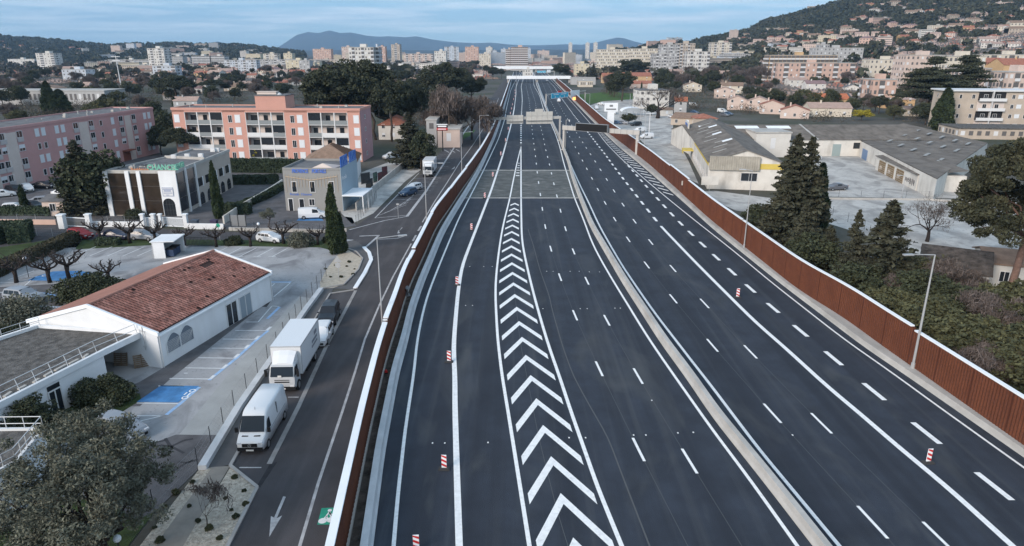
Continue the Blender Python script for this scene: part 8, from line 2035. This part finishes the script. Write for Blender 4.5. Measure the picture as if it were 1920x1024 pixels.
for k in range(112):
    x = (r.uniform(130,640), r.uniform(1225,1460), r.uniform(1560,1950), r.uniform(130,640))[k % 4]; y = r.uniform(124,150) if x < 1500 else r.uniform(118,142); g = G(x, y)
    if x > 1500: g.z = hill_r(x, g.y)
    vput((g.x, g.y, 0), r.uniform(-.5,.5), '%s' % ('in the left suburb' if x < 700 else 'in the right suburb' if x < 1500 else 'below the right hill'), grp='suburb villas', sc=.9+.3*r.random())
# trees of the middle distance
zones = [ # px range, by range, top height m, kinds, n, where
 ((0,330),(150,236),(6,11),('round','brown','brown','pine','green'),52,'behind the dusky pink block'),
 ((0,620),(126,160),(7,12),('pine','round','cypress','brown','stone'),80,'in the left suburb'),
 ((330,620),(160,205),(6,11),('round','brown','brown','pine'),46,'behind the salmon block'),
 ((600,915),(128,175),(9,14),('pine','pine','round','brown'),56,'left of the highway'),
 ((600,800),(180,258),(7,12),('pine','round'),26,'behind the white villa'),
 ((1085,1340),(128,186),(7,12),('round','pine','brown','round','cypress'),66,'behind the white cube building'),
 ((1235,1480),(118,175),(9,15),('brown','brown','round','pine'),62,'in the bare right wood'),
 ((1400,1700),(135,215),(5,9),('round','green','brown','pine'),84,'among the right suburb houses'),
 ((1480,1960),(112,150),(7,12),('pine','round','brown'),44,'before the right hill'),
 ((1935,2350),(125,300),(5,10),('round','green','brown','pine'),30,'beyond the beige block'),
 ((1420,1640),(142,165),(7,11),('brown','round','brown','pine'),26,'at the foot of the coral pink block'),
 ((-420,-5),(130,300),(5,10),('round','brown','pine'),30,'left of the dusky pink block'),
 ((1640,1800),(190,232),(4,7),('round','brown','green'),16,'around the pink block and cedar')]
FP = []
for o in COL.objects:
    if o.parent is None and 'label' in o:
        ws = [c for c in o.children if c.name.split('.')[0] in ('wall','roof','deck','canopy') and c.type == 'MESH']
        if ws:
            bb = [v for c in ws for v in c.bound_box]; k = o.scale[0]; FP.append((o.location.x, o.location.y, o.rotation_euler.z, min(v[0] for v in bb)*k, max(v[0] for v in bb)*k, min(v[1] for v in bb)*k, max(v[1] for v in bb)*k))
FP = np.array(FP)
def free(x, y, m=1.0):
    dx, dy = x-FP[:,0], y-FP[:,1]; c, s = np.cos(FP[:,2]), np.sin(FP[:,2]); u, v = dx*c+dy*s, -dx*s+dy*c
    return not np.any((u > FP[:,3]-m) & (u < FP[:,4]+m) & (v > FP[:,5]-m) & (v < FP[:,6]+m))
nm_ = {'pine':'dark pine','round':'dark evergreen tree','brown':'leafless grey-brown tree','cypress':'slim cypress','stone':'umbrella pine','green':'yellow-green tree'}
clear = [(1120,1262,185,262),(1496,1600,255,372),(1264,1500,215,360),(1600,1850,235,350),(283,720,196,330),(880,1130,150,300)]
for (pr, yr, hr_, kinds, n, where) in zones:
    i = 0
    while i < n:
        x, y = r.uniform(*pr), yr[0]+(yr[1]-yr[0])*r.random()**1.4
        i += 1
        if any(a < x < b and c < y < d for a, b, c, d in clear): continue
        g = G(x, y)
        if abs(g.x-(LM.x(min(g.y, 900)))) < 32 and g.y < 1000: continue
        if not free(g.x, g.y, 1.5): continue
        kd = r.choice(kinds); H = r.uniform(*hr_); s = H/TH[kd]
        TREES[kd][r.randrange(len(TREES[kd]))].put((g.x, g.y, 0), r.random()*6.28, nm_[kd]+' '+where, 'trees '+where, (s*1.1, s*1.1, s))
def flat(px, D): return 1.0
def town_fabric(name, label, P, seed):
    """the mass of far houses nobody could count, one object"""
    rr = random.Random(seed); mb = MB(); wk = ['cream','white','pink','beige','salmon','yellow','grey','ochre']; rk = ['pale','red','brown','grey']
    for p in P:
        wi = rr.choice((0,0,1,1,2,3,4,5,6)); ri = 8+rr.choice((0,0,0,2,3,1) if seed == 1 else (0,0,1,1,2,3)); w, d, h = (rr.uniform(8,14), rr.uniform(6,9)) + (0,) if seed == 1 else (rr.uniform(9,22), rr.uniform(8,12), 0); h, rr.choice((3.2,5.8,5.8,6.5) if seed == 1 else (3.2,5.8,6.5,8.5,11.5)); a = rr.uniform(-.6,.6)-.2
        c, s = cos(a), sin(a); T = lambda x, y, z: (p[0]+x*c-y*s, p[1]+x*s+y*c, p[2]+z)
        x0, x1 = -w/2, w/2; q = [(x0,0),(x1,0),(x1,d),(x0,d)]
        for i in range(4): u, v = q[i], q[(i+1) % 4]; mb.face([T(u[0],u[1],-3),T(v[0],v[1],-3),T(v[0],v[1],h),T(u[0],u[1],h)], wi)
        hr = h+d*.2; A, B_ = T(x0+2,d/2,hr), T(x1-2,d/2,hr); e = [T(x0-.4,-.4,h),T(x1+.4,-.4,h),T(x1+.4,d+.4,h),T(x0-.4,d+.4,h)]
        for f in ([e[0],e[1],B_,A],[e[1],e[2],B_],[e[2],e[3],A,B_],[e[3],e[0],A]): mb.face(f, ri)
        for k in range(3): u = x0+w*(k+.5)/3; mb.face([T(u-.7,-.04,.9),T(u+.7,-.04,.9),T(u+.7,-.04,2.3),T(u-.7,-.04,2.3)], 12)
    o = mb.build(name, [WALLS[k] for k in wk]+[ROOFS[k] for k in rk]+[MATS['far_window']]); struct(o, 'stuff'); tag(o, label, 'houses')
PR = []
while len(PR) < 600:
    x, y = r.uniform(1385,1930), r.uniform(0,112)
    if x < 1600 and y < 50+ (1600-x)*.12: continue
    if mnoise.noise(Vector((x*.012, y*.035, 8))) < (.05 if y < 50 else -.12): continue
    p = on_hill(hill_r, x, y)
    if p: PR.append(p)
while len(PR) < 1150:
    px, D = r.uniform(1420,1950), r.uniform(430,900); kx = px_dir(px, 96)[0]; PR.append(Vector((kx*D, D, hill_r(px, D))))
town_fabric('distant_houses', 'mass of far houses spread over the right hillside and its foot', PR, 1)
PL = []
while len(PL) < 420:
    x, y = r.uniform(0,570), r.uniform(80,101); p = on_hill(hill_l, x, y)
    if mnoise.noise(Vector((x*.02, y*.08, 2))) < -.02: p = None if r.random() < .8 else p
    if p: PL.append(p)
    elif r.random() < .02: PL.append(Vector((px_dir(x,96)[0]*1500, 1500, 0)))
town_fabric('distant_houses', 'mass of far houses spread over the left hill', PL, 2)
PT = []
for k in range(3000):
    px = r.uniform(-60,1960); D = 620+1900*r.random()**1.2; kx = px_dir(px, 96)[0]
    if abs(kx*D-LM.x(min(D,950))) < 45 and D < 1100: continue
    PT.append(Vector((kx*D, D, hill_r(px, D) if px > 1150 else hill_l(px, D) if px < 570 else 0)))
town_fabric('distant_houses', 'mass of small far houses across the plain before the town', PT, 3)
woods('woods', 'dark mixed woods covering the left hill', hill_l, -300, 570, 1520, 2650, 7500, 11, 9, M_wood1, )
vil = [(o.location.x, o.location.y, 9) for o in COL.objects if o.name.startswith('villa') and o.parent is None and o.location.z > .5 and o.location.x > 0]+[(p.x, p.y, 9) for p in PR]
g_ = {}
for a in vil: g_.setdefault((int(a[0]//60), int(a[1]//60)), []).append(a)
class Near:
    pass
def woods_r():
    R = np.random.default_rng(5); C, S_ = [], []
    for _ in range(26000):
        px = 1150+1250*R.random(); D = 560+1250*R.random()**.8; z = hill_r(px, D)
        if z <= .6 or (px > 1400 and z < 26 and R.random() < .6): continue
        kx, _k = px_dir(px, 96); p = (kx*D, D)
        near = [a for dx in (-1,0,1) for dy in (-1,0,1) for a in g_.get((int(p[0]//60)+dx, int(p[1]//60)+dy), ())]
        if any((p[0]-a[0])**2+(p[1]-a[1]+6)**2 < 11**2 for a in near): continue
        s = 7.5*(.6+.8*R.random()) if z < 75 else 9*(.6+.8*R.random()); C.append((p[0], p[1], z+s*.45)); S_.append(s)
    C = np.array(C); S_ = np.array(S_); k = 26; d = R.normal(size=(len(C)*k,3)); d /= np.linalg.norm(d,axis=1)[:,None]; sr = np.repeat(S_, k)[:,None]
    P = np.repeat(C, k, axis=0)+d*sr*np.array([.6,.6,.5])*(.7+.3*R.random(len(d)))[:,None]; n_ = len(P)
    a = R.normal(size=(n_,3)); a /= np.linalg.norm(a,axis=1)[:,None]; b = np.cross(a, R.normal(size=(n_,3))); b /= np.linalg.norm(b,axis=1)[:,None]; q = sr*.25
    V = np.stack([P-a*q, P-b*q, P+a*q, P+b*q], 1).reshape(-1,3); o = np_mesh('woods', V, np.arange(n_*4).reshape(-1,4), M_wood1); struct(o, 'stuff'); tag(o, 'dark mixed woods covering the right hill between the villas', 'woods')
woods_r()
def scrub(label, boxes, n, size, m, seed):
    R = np.random.default_rng(seed); C, S_ = [], []
    for _ in range(n):
        b = boxes[R.integers(len(boxes))]; x, y = R.uniform(b[0], b[1]), b[2]+(b[3]-b[2])*R.random()**1.3
        if any(a < x < b_ and c < y < d for a, b_, c, d in clear): continue
        g = G(x, y)
        if abs(g.x-LM.x(min(g.y, 900))) < 30 or (g.x < LM.x(min(g.y, 900)) and x > 905-(y-130)*1.25): continue
        if mnoise.noise(Vector((g.x*.03, g.y*.02, seed))) < -.25 or not free(g.x, g.y, size*.4): continue
        s = size*(.5+.9*R.random()); C.append((g.x, g.y, s*.35)); S_.append(s)
    C = np.array(C); S_ = np.array(S_); k = 60; P = clump_points(C, S_*.6, k, R, .8, .4); q = np.repeat(S_, k); V, Q = leaf_quads(P, 1.0, R); c = V.reshape(-1,4,3).mean(1, keepdims=True); V = (c+(V.reshape(-1,4,3)-c)*(.05+.06*q)[:,None,None]).reshape(-1,3)
    o = np_mesh('undergrowth', V, Q, m); struct(o, 'stuff'); tag(o, label, 'undergrowth')
M_scr = mat('mixed_winter_scrub', (.046,.045,.029), .95, .5, .03, col2=(.120,.100,.085), island=.4)
scrub('grey-brown winter scrub and gardens filling the left suburb', [(-10,620,128,205),(-10,300,150,236),(600,905,130,250),(-450,-10,128,330)], 4300, 4.2, M_scr, 31)
scrub('grey-brown winter scrub and gardens filling the right suburb', [(1090,1480,122,215),(1400,1960,116,232),(1960,2350,125,330)], 5000, 4.2, M_scr, 32)
woods('woods', 'far-off tree belt through the plain before the town', None, -200, 890, 640, 1700, 1500, 12, 6.5, M_wood2)
woods('woods', 'far-off tree belt on the right of the plain', None, 1090, 1900, 640, 1500, 1100, 13, 7, M_wood2)
# floodlight mast far left
g = G(227, 160); t = thing('floodlight_mast', 'leaning-looking tall floodlight mast above the bare left wood', 'mast', tuple(g)); H = HT(225, 160, 104); m = MB(); m.tube((0,0,0),(-.6,0,H), .5, .25, 8); m.build('pole', M_frame, t); m = MB(); m.cbox((-.6,0,H-1), 7, .5, .5); m.cbox((-.6,0,H-4), 6, .5, .5); m.build('lamp_rack', M_frame, t)
# ============================================================ haze
hz = MB(); hz.box(-9000, 9000, -60, 15000, -3, 760); o = hz.build('haze', None or mat('haze_box', (1,1,1)))
m = MATS['haze_box']; n, l, b = nodes_of(m); n.remove(b); pv = n.new('ShaderNodeVolumePrincipled'); pv.inputs['Color'].default_value = (.42,.68,1.0,1); pv.inputs['Density'].default_value = 7e-5; pv.inputs['Anisotropy'].default_value = 0.0
l.new(pv.outputs[0], n['Material Output'].inputs['Volume']); struct(o, 'stuff'); tag(o, 'thin blue air haze over the whole scene', 'haze')
# ============================================================ labels: tell look-alikes apart by their place
purge_unused([p for L in TREES.values() for p in L]+list(CARS.values())+list(FB.values())+list(VP.values())+[BP])
def ordinal(i): return str(i)+('th' if 10 <= i % 100 <= 20 else {1:'st',2:'nd',3:'rd'}.get(i % 10, 'th'))
by = {}
for o in list(COL.objects):
    if o.parent is None and 'label' in o and 'kind' not in o: by.setdefault(o['label'], []).append(o)
for lb, L in by.items():
    if len(L) < 2: continue
    L.sort(key=lambda o: proj(o.location)[0])
    for i, o in enumerate(L): o['label'] = '%s, %s from left' % (lb, ordinal(i+1))
